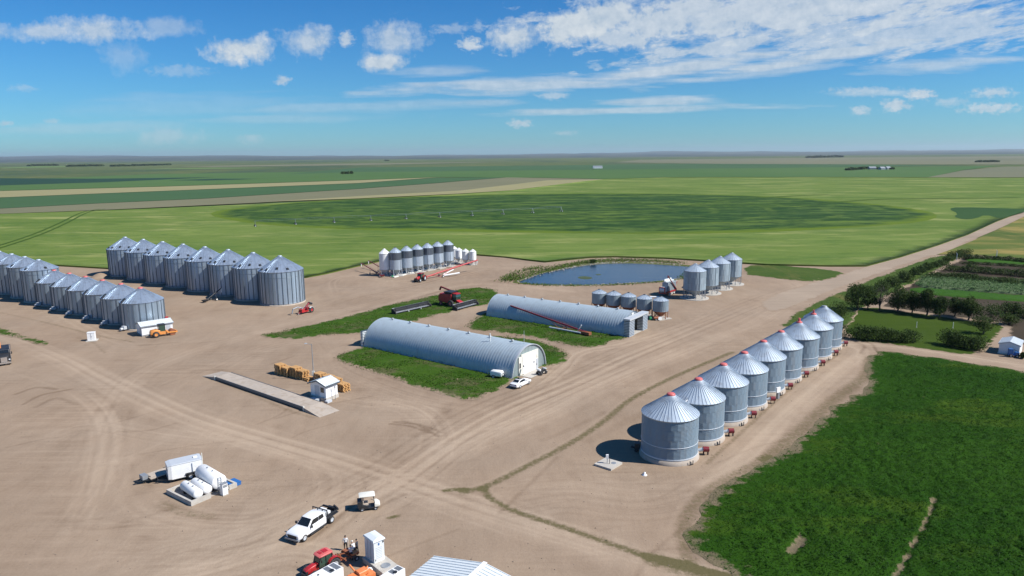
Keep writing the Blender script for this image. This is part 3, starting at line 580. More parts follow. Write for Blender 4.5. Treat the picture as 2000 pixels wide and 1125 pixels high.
# grass blades and tall weeds over the lawns and the verge
P=[]
for pl,n,hh in ((L1,14000,.22),(L2,16000,.25),(L3,9000,.25),(L4,2500,.2),(VERGE,15000,.30)):
    q=GP(pl); A=np.array(q); R_=RNG.uniform(A.min(0),A.max(0),(n*2,2)); R_=R_[inside(R_,q)][:n]; d=edge_dist(R_,q); k=(RNG.uniform(0,1,len(R_))<.15+.85*np.clip(d/2.5,0,1))&(nz2(R_,.15,4.)+.5*nz2(R_,.6,2.)>-.18); R_=R_[k]
    P.append(np.column_stack([R_,.08+hh*np.abs(RNG.normal(0,.6,len(R_)))]))
o=leaf_mesh('grass_blades',np.concatenate(P),.30,M['leaf_lawn'],1.2); tag(o,'grass and weeds growing over the grass plots and the verge','grass',None,'stuff')
# loose stones and clods on the bare yard
mb=MB()
for k in range(420):
    p=G(random.uniform(0,1650),random.uniform(600,1122)); r=random.uniform(.03,.10); mb.M=at((p.x,p.y,r*.2),random.uniform(0,6)); mb.add([(-r,-r*.7,0),(r,-r*.6,0),(r*.8,r*.8,0),(-r*.7,r,0),(-r*.3,-r*.2,r*.8),(r*.4,r*.2,r*.7)],[(0,1,5,4),(1,2,5),(2,3,4,5),(3,0,4)])
o=mb.build('clods',M['clod'] if 'clod' in M else M.setdefault('clod',mat('dark_clods',(.21,.16,.12),.95,0,var=.4,scale=.4)),fix=False); tag(o,'loose stones and clods scattered over the bare yard','stones',None,'stuff')
# --- pond
wm=bpy.data.materials.new('pond_water'); N,L=nodes(wm); b=N['Principled BSDF']; b.inputs['Base Color'].default_value=(.012,.035,.075,1); b.inputs['Roughness'].default_value=.10; b.inputs['Specular IOR Level'].default_value=.22
tc=N.new('ShaderNodeTexCoord').outputs['Object']; h=mnode(N,L,'ADD',noise_node(N,L,tc,1.6,4,.6),noise_node(N,L,mapped(N,L,tc,0,(.3,1,1)),.25,3)); bp=N.new('ShaderNodeBump'); bp.inputs['Strength'].default_value=.17; bp.inputs['Distance'].default_value=.25; L.new(h,bp.inputs['Height']); L.new(bp.outputs[0],b.inputs['Normal'])
cl=mixc(N,L,mnode(N,L,'MULTIPLY_ADD',noise_node(N,L,tc,.03,4),3,-1.1,clamp=True),(.010,.030,.065),(.020,.050,.095)); L.new(cl,b.inputs['Base Color'])
mb=MB(); mb.add([(x,y,-.05) for x,y in POND],[tuple(range(len(POND)))]); pw=mb.build('pond_water',wm); tag(pw,'dark blue farm pond beyond the arched sheds','pond',None,'structure')
me=pw.data
if me.polygons[0].normal.z<0: me.flip_normals()
bank=field_mat('pond_bank',(.055,.085,.018),(.15,.15,.06),s1=.08,s2=.5,soil_edge=False,bump=.6); n=len(POND); cx,cy=np.array(POND).mean(0)
def ring(k,z): return [(x+(x-cx)/max(1,math.hypot(x-cx,y-cy))*k,y+(y-cy)/max(1,math.hypot(x-cx,y-cy))*k*(2.2 if y>cy else .6)*(1.25 if x<cx else 1),z) for x,y in POND]
vs=ring(-.6,-.11)+ring(.9,.10)+ring(2.2,.03); mb=MB(); mb.add(vs,[(r*n+i,r*n+(i+1)%n,(r+1)*n+(i+1)%n,(r+1)*n+i) for r in range(2) for i in range(n)],0,True); tag(mb.build('pond_bank',bank),'weedy stony bank around the pond','bank',None,'structure')
P=[]; S=[]
for px_pts,num,w,hh in (([(992,549),(1012,543),(1045,533),(1085,524),(1120,517),(1150,512),(1190,509.5),(1230,509.5),(1280,511),(1330,515)],4600,1.8,.9),([(988,546),(1000,537),(1030,527),(1055,522)],700,1.2,.7),([(1020,554),(1060,557),(1110,558),(1180,557.5),(1240,554.5),(1300,550)],700,.9,.4),([(1335,544),(1345,540),(1350,534)],400,1.5,.8)):
    s=spline(GP(px_pts),10)
    for k in range(num):
        p=random.choice(s); q=random.choice((p,p)); P.append((q[0]+random.gauss(0,w),q[1]+random.gauss(0,w),abs(random.gauss(0,hh*.5))+.05))
o=leaf_mesh('bank_weeds',np.array(P),.55,M['leaf_bank']); tag(o,'green weeds and grass along the pond bank','weeds',None,'stuff')
mb=MB()
for px_pts,num in (([(1012,550),(1040,540),(1085,529),(1120,522),(1150,517),(1185,513.5),(1230,512),(1280,514),(1330,517.5)],230),([(1100,557.5),(1180,557),(1240,553.5),(1300,549.5),(1330,543.5)],90)):
    s=spline(GP(px_pts),10)
    for k in range(num):
        p=random.choice(s); r=random.uniform(.12,.36); c=(p[0]+random.gauss(0,.6),p[1]+random.gauss(.2,.9),.05)
        mb.M=at(c,random.uniform(0,6),random.uniform(-.5,.5)); mb.lathe([(0,-r*.5),(r*.9,-r*.3),(r,r*.15),(r*.5,r*.5),(0,r*.55)],6,0,False)
o=mb.build('stones',M['rock'],fix=False); tag(o,'pale stones lining the pond bank','stones',None,'stuff')
isl=field_mat('pond_scum',(.05,.075,.04),(.09,.11,.06),s1=.2,s2=.6,soil_edge=False,bump=.1)
sheet('algae_patch',GP([(1128,541),(1140,539),(1155,541),(1158,544),(1145,546),(1130,544)],-.04),-.04,isl,smooth=2,step=1.2,label='thin green algae patch on the pond',cat='algae')
sheet('mud_bar',GP([(1162,536),(1170,535),(1176,536.5),(1168,538)],-.04),-.04,isl,smooth=2,step=1.,label='small mud bar showing in the pond',cat='mud')
# ------------------------------------------------------------------ grain bins
def ring_pts(R,a,z): return (R*math.cos(a),R*math.sin(a),z)
def bin_wall(R,z0,z1,tiers,panels,corr=0.,phase=0.):
    """sheet wall: every panel its own small patch, so panel tones differ; shallow corrugation rings"""
    mb=MB(); nz=max(2,int((z1-z0)/.18)) if corr else 1; seg=3
    for t in range(tiers):
        a0,a1=z0+(z1-z0)*t/tiers,z0+(z1-z0)*(t+1)/tiers; off=(t%2)*.5
        m=max(1,nz//tiers) if corr else 1; m=m*2 if corr else 1
        for p in range(panels):
            vs=[];
            for j in range(m+1):
                z=a0+(a1-a0)*j/m; r=R+(corr if j%2 else 0)
                for k in range(seg+1): vs.append(ring_pts(r,phase+2*PI*(p+off+k/seg)/panels,z))
            mb.add(vs,[(j*(seg+1)+k,j*(seg+1)+k+1,(j+1)*(seg+1)+k+1,(j+1)*(seg+1)+k) for j in range(m) for k in range(seg)],0,not corr)
    return mb
def bin_roof(R,z0,z1,ribs,top=.45,over=.12,rh=.045):
    mb=MB(); sl=(z1-z0)/(R-top)
    for k in range(ribs):
        a0,a1=2*PI*k/ribs,2*PI*(k+1)/ribs
        mb.add([ring_pts(R+over,a0,z0-over*sl),ring_pts(R+over,a1,z0-over*sl),ring_pts(top,a1,z1),ring_pts(top,a0,z1)],[(0,1,2,3)],0)
        p=Vector(ring_pts(R+over,a0,z0-over*sl+rh/2)); q=Vector(ring_pts(top*1.15,a0,z1+rh/2)); mb.beam(p,q,.08,rh,1)
    mb.lathe([(R+over,z0-over*sl),(R+over-.02,z0-over*sl-.12),(R-.0,z0-over*sl-.12)],ribs,1,True)
    return mb
def ladder(mb,R,a,z0,z1,mi=0,w=.42):
    c=Vector((math.cos(a),math.sin(a),0)); t=Vector((-math.sin(a),math.cos(a),0)); b=c*(R+.18)
    for s in (-1,1): mb.beam(b+t*s*w/2+Vector((0,0,z0)),b+t*s*w/2+Vector((0,0,z1)),.06,.05,mi)
    z=z0+.3
    while z<z1: mb.beam(b-t*w/2+Vector((0,0,z)),b+t*w/2+Vector((0,0,z)),.035,.035,mi); z+=.3
    for z in (z0+.5,(z0+z1)/2,z1-.4):
        for s in (-1,1): mb.beam(c*R+t*s*w/2+Vector((0,0,z)),b+t*s*w/2+Vector((0,0,z)),.04,.04,mi)
def flat_bin(name,label,loc,R,z0,ze,za,cap,wallm,roofm,ribs=48,tiers=3,panels=14,stiff=0,corr=0.,ring=True,hatch=None,found=.35,flare=.12,group=None,rotz=0,ladder_a=None,seam_z=()):
    t=thing(name,label,'grain bin',loc,rotz,group)
    mb=MB(); mb.lathe([(R+flare+.08,0),(R+flare,found),(R-.3,found+.02)],64); mb.build('foundation',M['conc_dust'],t)
    mb=bin_wall(R,found,ze,tiers,panels,corr); mb.build('wall',wallm,t,fix=False)
    if stiff:
        mb=MB()
        for k in range(stiff):
            a=2*PI*(k+.5)/stiff; p=Vector(ring_pts(R+.05,a,found)); q=Vector(ring_pts(R+.05,a,ze-.05)); mb.beam(p,q,.15,.15)
        mb.build('stiffener',M['rib'],t)
    mb=MB()
    for z in seam_z: mb.lathe([(R+.015,z-.05),(R+.07,z),(R+.015,z+.05)],64)
    mb.lathe([(R+.02,found+.02),(R+.10,found+.10),(R+.02,found+.24)],64); mb.build('wall_band',M['seam'] if stiff else M['lgrey'],t)
    mb=bin_roof(R,ze,za,ribs); mb.build('roof',[roofm,roofm],t)
    mb=MB(); mb.lathe([(.62,za-.12),(.62,za+.10),(.50,za+.24),(0,za+.28)],16); mb.build('roof_cap',cap,t)
    if hatch is not None:
        sl=(za-ze)/(R-.45)
        for a,fr in hatch:
            mb=MB(); r=R*fr; mb.M=at(ring_pts(r,a,ze+(R-r)*sl+.05),a,0); mb.M=mb.M@Matrix.Rotation(math.atan(sl),4,'Y'); mb.box(-.35,-.3,0,.35,.3,.22); mb.build('roof_hatch',M['dark'],t)
    if ladder_a is not None:
        mb=MB(); ladder(mb,R,ladder_a,.3,ze); mb.build('ladder',M['lgrey'],t)
    return t
def fan(t,R,ang,z,body,capm,r=.38,L=1.2):
    f=Vector((math.cos(ang),math.sin(ang),0)); p=f*(R-.02); mb=MB(); mb.M=at((0,0,0))
    mb.tube(p+Vector((0,0,z*.75)),f*(R+L*.7)+Vector((0,0,z)),.22,.30,14); o=mb.build('fan_duct',M['lgrey'],t)
    tt=Vector((-f.y,f.x,0)); c=f*(R+L*.95)+Vector((0,0,z)); mb=MB(); mb.tube(c-f*.40,c+f*.40,r,r,18,0); mb.tube(c+f*.40,c+f*.46,r*.8,r*.75,18,1); 
    for s in (-.3,.3): mb.beam(c+f*s-Vector((0,0,r*.8)),(c.x+f.x*s,c.y+f.y*s,.0),.08,.2,1)
    o2=mb.build('fan',[capm,M['dark']],t); return o2
# nine bins along the main lane
g='round steel bins in a row along the lane'
APX=[(1310.5,767.5),(1364.5,738),(1413.3,709.5),(1454.2,686.5),(1491.6,664.5),(1526,645.5),(1561,627.5),(1589,611.5),(1610,597)]
FA=math.atan2(*reversed(tuple(G(1381,878,.8)-G(1310.5,767.5,9.1))))
for i,(u,v) in enumerate(APX):
    p=G(u,v,9.1)
    lab=('corrugated round bin nearest the camera, beside the concrete slab','second bin of the lane row, just behind the nearest one','third bin along the lane row of red capped bins','fourth bin of the lane row, with a white box by its fan','middle bin of the nine in the lane row','sixth bin of the lane row from the camera','seventh bin of the lane row, upright red vent on its peak','second last bin of the lane row, upright red vent on its peak','last bin of the lane row, next to the hedge')[i]
    t=flat_bin('grain_bin',lab,(p.x,p.y),3.92,0,6.42,8.85,M['redl'] if i<8 else M['grey'],M['galv_blue'],M['galv_roof'],ribs=44,tiers=4,panels=9,corr=.035,found=.62,flare=.20,group=g,rotz=i*.37,seam_z=(2.45,))
    fan(t,4.0,FA-i*.37,.85,M['lgrey'],M['dred'])
    a2=FA-i*.37-.95; mb=MB(); c=Vector(ring_pts(4.35,a2,0)); tt=Vector((-math.sin(a2),math.cos(a2),0))
    for s in (-.28,.28): mb.beam(c+tt*s,c+tt*s+Vector((0,0,.62)),.09,.09)
    mb.beam(c-tt*.28+Vector((0,0,.1)),c+tt*.28+Vector((0,0,.1)),.09,.09); mb.build('unload_bracket',M['dark'],t)
    a3=FA-i*.37+PI*.93; mb=MB(); c=Vector(ring_pts(4.45,a3,0)); mb.M=at(c,a3); mb.box(-.3,-.45,.35,.35,.45,1.25); mb.tube((-.4,0,.3),(.9,0,.55),.16,.16,10); mb.tube((.1,-.55,.25),(.1,.55,.25),.25,.25,12); mb.build('unload_motor',M['dark'],t)
    if i in (6,7): mb=MB(); mb.box(-.18,-.18,8.95,.18,.18,9.75); mb.build('roof_vent',M['redl'],t)
    if i==0:
        mb=MB(); a4=FA+.85; mb.beam(ring_pts(3.6,a4,6.75),ring_pts(4.9,a4+.05,6.75),.08,.08); mb.build('catwalk_brace',M['white'],t)
# eight large bins at the back left
g='large silver bins in the back row'
A1,A8=G(244,463,13.75),G(546.3,499.5,13.75)
names=('far end','second','third','fourth','fifth','sixth','seventh','')
for i in range(8):
    p=A1.lerp(A8,i/7)
    lab='tall silver bin ending the back row, nearest the small red machine' if i==7 else 'tall silver bin at the far left end of the back row' if i==0 else f'{ORD[i]} tall silver bin from the far left end of the back row'
    flat_bin('grain_bin',lab,(p.x,p.y),6.3,0,9.85,13.6,M['galv_roof'],M['galv'],M['galv_bright'],ribs=44,tiers=1,panels=30,stiff=30,found=.35,group=g,rotz=i*.11,
        hatch=[(-2.0-i*.11,.86),(-1.45-i*.11,.8),(-.9-i*.11,.86),(-2.4-i*.11,.9)],seam_z=(8.1,))
# left row: four larger bins and six smaller ones
g='silver bins in the front left row'
B1,B4=G(-2,491,12.3),G(74.7,507.3,12.3)
for i in range(4):
    p=B1.lerp(B4,i/3)
    flat_bin('grain_bin',('taller silver bin cut by the left edge of the photo','second taller silver bin of the front left row','third taller silver bin of the front left row','taller silver bin just behind the six low ones')[i],(p.x,p.y),4.85,0,9.7,12.2,M['galv_roof'],M['galv'],M['galv_bright'],ribs=34,tiers=1,panels=24,stiff=24,group=g,rotz=i*.2,hatch=[(-1.9-i*.2,.85),(-.6-i*.2,.85)],seam_z=(8.4,))
C1,C6=G(105,527,9.95),G(273.8,561.5,9.95)
for i in range(6):
    p=C1.lerp(C6,i/5)
    lab='low silver bin at the near end, beside the white container' if i==5 else f'{ORD[i]} of the low silver bins counted from the tall ones'
    t=flat_bin('grain_bin',lab,(p.x,p.y),5.0,0,6.85,9.75,M['redl'],M['galv'],M['galv_bright'],ribs=44,tiers=1,panels=22,stiff=22,group=g,rotz=i*.13,hatch=[(-2.25-i*.13,.82),(-2.2-i*.13,.94)],seam_z=())
    a=-2.0-i*.13; mb=MB(); mb.M=at(ring_pts(5.5,a,0),a); mb.box(-.3,-.5,.4,.5,.5,1.2); mb.tube((-.5,0,.6),(1.2,0,.6),.3,.34,14); mb.build('fan',M['lgrey'],t)
    if i==5:
        mb=MB(); mb.M=at(ring_pts(5.55,.15-i*.13,0)); mb.box(-.1,-.1,0,.1,.1,1.6); mb.build('post',M['white'],t); mb=MB(); mb.M=at(ring_pts(5.55,.15-i*.13,1.75)); mb.box(-.35,-.25,0,.35,.25,.45); mb.build('post_cap',M['red'],t)
# ------------------------------------------------------------------ hopper bins on legs
def hopper_bin(name,label,loc,R,zc,ze,za,nleg,wallm,roofm,conem,legm,capm,pad=None,ribs=20,upper=None,group=None,rotz=0,zcone=.6,corr=0.,stiff=0,lad=None,skid=None,tiers=2):
    t=thing(name,label,'hopper bin',loc,rotz,group)
    if pad: mb=MB(); mb.lathe([(R*pad,0),(R*pad,.14),(0,.15)],40,0,False); mb.build('concrete_pad',M['conc'],t)
    if skid: mb=MB(); mb.box(-R*1.05,-R*1.05,.02,R*1.05,R*1.05,.22); mb.build('skid_base',M['conc'],t)
    mb=MB(); mb.lathe([(R+.02,zc),(R*.16,zcone),(R*.16,zcone-.12)],28,0,True); mb.build('hopper_cone',conem,t)
    if upper:
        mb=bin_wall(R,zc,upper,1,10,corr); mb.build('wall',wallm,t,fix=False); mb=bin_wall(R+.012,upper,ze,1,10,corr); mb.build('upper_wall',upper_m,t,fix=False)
    else: mb=bin_wall(R,zc,ze,tiers,8,corr); mb.build('wall',wallm,t,fix=False)
    mb=MB()
    for z in (zc+.03,ze-.05): mb.lathe([(R+.015,z-.05),(R+.05,z),(R+.015,z+.05)],36)
    if stiff:
        for k in range(stiff): a=2*PI*(k+.5)/stiff; mb.beam(ring_pts(R+.04,a,zc),ring_pts(R+.04,a,ze-.05),.10,.08)
    mb.build('wall_band',M['seam'],t)
    mb=bin_roof(R,ze,za,ribs,top=.3,over=.05,rh=.05); mb.build('roof',[roofm,roofm],t)
    mb=MB(); mb.lathe([(.36,za-.1),(.36,za+.12),(0,za+.22)],12); mb.build('roof_cap',capm,t)
    for k in range(nleg):
        a=2*PI*k/nleg; mb=MB(); mb.beam(ring_pts(R+.02,a,0.12 if (pad or skid) else 0),ring_pts(R+.02,a,zc+.1),.14,.14)
        mb.beam(ring_pts(R,a,.25),ring_pts(R*.45,a,(zc+zcone)*.5),.07,.07)
        mb.build('leg',legm,t)
    if lad is not None: mb=MB(); ladder(mb,R,lad,.3,ze); mb.build('ladder',M['lgrey'],t)
    return t
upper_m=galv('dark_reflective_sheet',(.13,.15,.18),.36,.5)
g='tall silver hopper bins by the pond'
for i,(u,v) in enumerate([(1358.4,515),(1383.8,507.6),(1407,500.6),(1430,493.8)]):
    p=G(u,v,10.25); hopper_bin('hopper_bin',('tall hopper bin nearest the camera of the four by the pond','second of the four tall hopper bins by the pond','third of the four tall hopper bins by the pond','farthest tall hopper bin, beside the green patch')[i],(p.x,p.y),3.2,2.75,8.3,10.2,10,galv('ribbed_bin_wall',(.30,.37,.41),.5,.25),M['galv_roof'],M['galv_old'],M['grey'],M['grey'],pad=1.32,ribs=24,group=g,rotz=.2+i*.3,corr=.03,stiff=6,zcone=.75,tiers=3)
g='small hopper bins behind the open arched shed'
low=galv('old_grey_wall',(.22,.28,.32),.52,.2)
for i,(u,v) in enumerate([(1170.6,564.8),(1199,567.8),(1228,571),(1259,575),(1290.5,578.8)]):
    p=G(u,v,5.85); hopper_bin('hopper_bin',('small grey hopper bin at the far left end of its row','second small grey hopper bin from the left end','middle small grey hopper bin of the five','fourth small grey hopper bin from the left end','small grey hopper bin at the right end of its row')[i],(p.x,p.y),2.0,2.1,4.9,5.75,6,low,M['galv_roof'],M['rust'],M['rust'],M['dark'],ribs=16,group=g,rotz=.1+i*.5,corr=.02,zcone=.5,skid=1,lad=.15-.1-i*.5 if i==4 else None)
g='slender hopper bins in the middle row'
S7=[(771.5,483.3),(793.6,480),(814.4,477.2),(834.4,474.4),(854.4,471.7),(874.4,469.0)]
for i,(u,v) in enumerate(S7):
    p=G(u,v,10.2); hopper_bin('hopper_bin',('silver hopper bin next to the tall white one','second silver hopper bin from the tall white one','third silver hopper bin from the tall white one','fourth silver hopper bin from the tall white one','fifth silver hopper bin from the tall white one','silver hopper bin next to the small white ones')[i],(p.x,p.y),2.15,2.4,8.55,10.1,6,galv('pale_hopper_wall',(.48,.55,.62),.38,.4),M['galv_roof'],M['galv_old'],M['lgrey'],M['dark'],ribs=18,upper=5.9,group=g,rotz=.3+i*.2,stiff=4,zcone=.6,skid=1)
p=G(750.4,486.3,9.6); hopper_bin('hopper_bin','tall white hopper bin at the left end of the middle row',(p.x,p.y),1.95,2.3,8.1,9.55,6,M['white'],M['white'],M['lgrey'],M['lgrey'],M['white'],ribs=18,group=g,zcone=.6,skid=1)
g='small white hopper bins in the middle row'
for i,(u,v) in enumerate([(887,481.5),(896,484.3),(908.8,486.3),(923,487)]):
    p=G(u,v,6.1); hopper_bin('hopper_bin',('small white hopper bin half hidden behind the silver ones','small white hopper bin beside the last silver one','third small white hopper bin, second from the right end','rightmost small white hopper bin above the auger tip')[i],(p.x,p.y),1.38,2.0,5.25,6.0,4,M['white'],M['white'],M['cream'],M['white'],M['white'],ribs=12,group=g,rotz=.4,zcone=.6,skid=1)
# ------------------------------------------------------------------ arched sheds
def arch(R,H,n=30,a0=0.0): 
    return [(-R*math.cos(PI*k/n)*(1 if True else 0),H*math.sin(PI*k/n)**.92) for k in range(n+1)]
def quonset(name,label,fl,fr,back,H,front):
    a,b=G(*fl),G(*fr); m=(a+b)/2; R=(b-a).length/2; c=G(*back); d=(a-c).normalized(); L=(c-a).length
    rz=math.atan2(d.y,d.x)-PI/2   # local +y leads to the front, front plane at y=0
    t=thing(name,label,'shed',(m.x,m.y),rz,'arched corrugated steel sheds')
    pr=arch(R,H); mb=MB(); rp=.66; nr=int(L/rp); sub=4; vs=[]; K=len(pr)
    for j in range(nr*sub+1):
        y=-L+L*j/(nr*sub); o=.03*math.cos(2*PI*j/sub)
        for x,z in pr:
            nx_,nz_=x/R,z/H; l=math.hypot(nx_,nz_)+1e-6; vs.append((x+o*nx_/l,y,max(0,z+o*nz_/l)))
    mb.add(vs,[(j*K+k,j*K+k+1,(j+1)*K+k+1,(j+1)*K+k) for j in range(nr*sub) for k in range(K-1)],0,True); mb.build('arch_roof',M['quonset'],t)
    mb=MB(); mb.box(-R-.25,-L,0,-R+.1,0,.18); mb.box(R-.1,-L,0,R+.25,0,.18); mb.build('footing',M['conc'],t)
    for k in range(7): 
        mb=MB(); mb.M=at((0,-L+3.5+k*(L-6.5)/6.2,H+.05)); mb.tube((0,0,-.2),(0,0,.25),.17,.17,10); mb.lathe([(.34,.22),(.24,.42),(0,.46)],12); mb.build('ridge_vent',M['grey'],t)
    return t,R,L
def porch(t,R,y0,y1,wx,h0,open_w,hd_h,skin,head=True):
    """square corrugated surround standing in front of an open end"""
    def wing(x0,x1):
        n=10; mb=MB(); mb.box(x0+.05,y0+.05,0,x1-.05,y1-.05,h0-.02)
        w=mb.build('porch_wing',M['rib'],t); mb=MB()
        for k in range(n): mb.box(x0,y0,h0*(k+.08)/n,x1,y1,h0*(k+.62)/n)
        mb.build('siding',skin,w)
    wing(-wx,-open_w); wing(open_w,wx)
    if not head: return
    mb=MB(); mb.box(-wx-.1,y0-.1,h0+.12,wx+.1,y1+.12,h0+.55); mb.build('porch_header',M['lgrey'],t)
# nearer shed with a closed siding end
t,R,L=quonset('arched_shed','nearer corrugated arched shed with a white overhead door',(998.5,740),(1067.7,713),(709.5,676.5),5.5,True)
pr=arch(R-.08,5.4,36); mb=MB(); y=-.22
for i in range(36):
    x0,z0=pr[i]; x1,z1=pr[i+1]
    for s in range(2):
        xa,xb=x0+(x1-x0)*s/2,x0+(x1-x0)*(s+1)/2; za,zb=z0+(z1-z0)*s/2,z0+(z1-z0)*(s+1)/2; yy=y+(.05 if s else 0)
        mb.add([(xa,yy,0),(xb,yy,0),(xb,yy,zb),(xa,yy,za)],[(0,1,2,3)],0); mb.add([(xb,y,0),(xb,y+.05,0),(xb,y+.05,zb),(xb,y,zb)],[(0,1,2,3)],0)
mb.build('end_wall',M['siding'],t,fix=False)
mb=MB()
for i in range(36):
    (x0,z0),(x1,z1)=pr[i],pr[i+1]; mb.beam((x0*1.012,-.1,z0*1.012+.02),(x1*1.012,-.1,z1*1.012+.02),.4,.12)
mb.build('arch_trim',M['lgrey'],t)
mb=MB(); mb.box(-3.0,-.16,0,2.75,.04,4.05); mb.box(2.75,-.16,0,3.55,.035,3.7); mb.build('door_surround',M['cream'],t)
mb=MB()
for k in range(5): mb.box(-2.0,.05,.03+k*.72,2.3,.10,.03+k*.72+.70)
od=mb.build('overhead_door',M['white'],t)
mb=MB(); mb.box(-1.55,.10,1.55,-1.25,.14,1.85); mb.box(1.95,.10,1.55,2.25,.14,1.85); mb.build('door_latch',M['dark'],od)
mb=MB(); mb.box(-2.9,.045,.02,-2.2,.09,2.1); mb.build('entry_door',M['lgrey'],t)
mb=MB(); mb.box(-2.45,.095,.9,-2.28,.13,1.1); mb.build('door_handle',M['dark'],t)
mb=MB(); mb.box(3.0,.04,1.5,3.4,.08,2.5); mb.build('window',M['glass'],t)
mb=MB(); mb.box(-2.9,.05,2.45,-2.2,.10,3.1); mb.build('air_unit',M['cream'],t)
mb=MB(); mb.box(-2.6,.1,.012,3.3,2.6,.07); mb.build('door_apron',M['conc'],t)
mb=MB(); mb.tube((.1,-1.2,5.4),(.1,-1.2,8.2),.05,.03,8); mb.build('antenna_mast',M['lgrey'],t)
mb=MB(); mb.tube((1.6,-8.5,5.0),(1.6,-8.5,6.9),.09,.09,8); mb.build('flue_pipe',M['white'],t)
porch(t,R,-L-.9,-L-.15,R+.12,3.5,3.2,0,M['white_metal'],False)
def wall_mark(t,x,y,H,R,txt_len):
    # small dark maker's mark on the curved roof: too blurred to read, so only its smudged plate is built
    a=PI*.30; nx_=-math.cos(a); mb=MB(); px_,pz=-R*math.cos(a),H*math.sin(a)**.92
    mb.M=at((px_*1.03,y,pz*1.03))@Matrix.Rotation(-(PI/2-a)*.92,4,'Y')
    for k in range(5): mb.box(-.22,-.9+k*.38,.02,.22+.05*(k%2),-.62+k*.38,.05)
    mb.build('maker_mark',M['grey'],t)
wall_mark(t,0,-L+2.2,5.5,R,5)
# farther shed, open front
t2,R2,L2=quonset('arched_shed','farther corrugated arched shed with a dark open front',(1209,655.5),(1262,642),(943.5,616),5.1,False)
pr=arch(R2-.05,5.05,28); mb=MB()
for i in range(28):
    (x0,z0),(x1,z1)=pr[i],pr[i+1]
    lo0=3.95 if abs(x0)<4.0 else 0; lo1=3.95 if abs(x1)<4.0 else 0
    if z0>lo0 or z1>lo1: mb.add([(x0,-.25,min(z0,max(lo0,lo1))),(x1,-.25,min(z1,max(lo0,lo1))),(x1,-.25,z1),(x0,-.25,z0)],[(0,1,2,3)])
mb.build('end_wall',M['galv_old'],t2,fix=False)
mb=MB(); mb.box(-R2+.3,-L2+.4,.03,R2-.3,1.4,.06); mb.build('floor_slab',M['conc'],t2)
mb=MB(); mb.add([(x,-L2+.3,z) for x,z in arch(R2-.05,5.0,28)],[tuple(range(29))]); mb.build('back_wall',M['galv_old'],t2)
mb=MB(); mb.box(-.5,-.20,4.35,.5,-.14,4.75); mb.build('sign_plate',M['white'],t2)
porch(t2,R2,.0,1.5,R2+.1,3.75,2.35,0,M['galv_roof'])
wall_mark(t2,0,-L2+2.2,5.1,R2,5)
mb=MB(); mb.M=at((-R2-.5,-L2+1,0)); mb.beam((0,0,1.0),(-2.4,-.4,.95),.1,.1); mb.beam((-2.2,-.3,0),(-2.2,-.3,1.),.08,.08); o=mb.build('hitch_pole',M['lgrey'],None)
q=Matrix.Translation((t2.location.x,t2.location.y,0))@Matrix.Rotation(t2.rotation_euler.z,4,'Z'); o.matrix_world=q; tag(o,'short pale pole frame at the back corner of the farther shed','pole')
# ------------------------------------------------------------------ vehicles and machines
def wheel(name,parent,c,r,w,rim=.55,rimm=None,lugs=0,axis='y',tyre=None):
    """a wheel: tyre mesh with its rim as a child part"""
    mb=MB(); h=w/2
    mb.lathe([(r*rim,-h*.85),(r*.82,-h),(r*.96,-h*.8),(r,-h*.35),(r,h*.35),(r*.96,h*.8),(r*.82,h),(r*rim,h*.85)],26,0,True,axis,c)
    for k in range(lugs):
        a=2*PI*k/lugs
        for s in (-1,1):
            b=a+(.5*s/lugs)*PI; p=Vector((math.cos(b)*r,s*h*.92,math.sin(b)*r)); q=Vector((math.cos(b+.22)*r,0,math.sin(b+.22)*r)); mb.beam(Vector(c)+p,Vector(c)+q,.06,r*.08)
    o=mb.build(name,tyre or M['tyre'],parent,fix=False)
    mb=MB(); mb.lathe([(0,-h*.5),(r*.2,-h*.62),(r*rim*.8,-h*.45),(r*rim,-h*.86),(r*rim,h*.86),(r*rim*.8,h*.45),(r*.2,h*.62),(0,h*.5)],20,0,True,axis,c); mb.build('rim',rimm or M['lgrey'],o,fix=False)
    return o
def rr(y0,y1,z0,z1,r,x,n=3):
    """rounded rectangle section in the y-z plane at x"""
    o=[]
    for cy,cz,a in ((y1-r,z1-r,0),(y0+r,z1-r,90),(y0+r,z0+r,180),(y1-r,z0+r,270)):
        for k in range(n+1): t=rad(a+90*k/n); o.append((x,cy+r*math.cos(t),cz+r*math.sin(t)))
    return o
def body(secs,mi=0,mb=None):
    mb=mb or MB(); mb.loft([rr(-w,w,z0,z1,r,x) for x,w,z0,z1,r in secs],mi); return mb
# --- white pickup with a flat deck. local +x forward
def place(name,label,cat,pa,pb,z=0,along=0.,group=None,off=0.):
    """thing set down at the ground point pa, facing pb"""
    a,b=G(*pa,z),G(*pb,z); h=math.atan2(b.y-a.y,b.x-a.x); return thing(name,label,cat,(a.x+math.cos(h)*along-math.sin(h)*off,a.y+math.sin(h)*along+math.cos(h)*off),h,group)
def side_glass(t,name,pts,y,m,th=.02):
    mb=MB()
    for s in (-1,1): mb.ext([(a,b) for a,b in pts],s*y-th*(s>0)*0,s*(y+th)) 
    return mb.build(name,m,t)
t=place('pickup_truck','white pickup with black flat deck, beside the red tractor','pickup truck',(638,1018),(592,1049),0,.0); h=t.rotation_euler.z; t.location=(G(609,1036).x,G(609,1036).y,0)
mb=body([(3.05,.86,.55,.98,.12),(2.95,.96,.48,1.14,.14),(2.2,1.0,.46,1.22,.14),(1.35,1.0,.46,1.26,.12),(1.3,1.0,.46,1.26,.12),(-1.35,1.0,.46,1.28,.1),(-1.4,.98,.5,1.26,.1)])
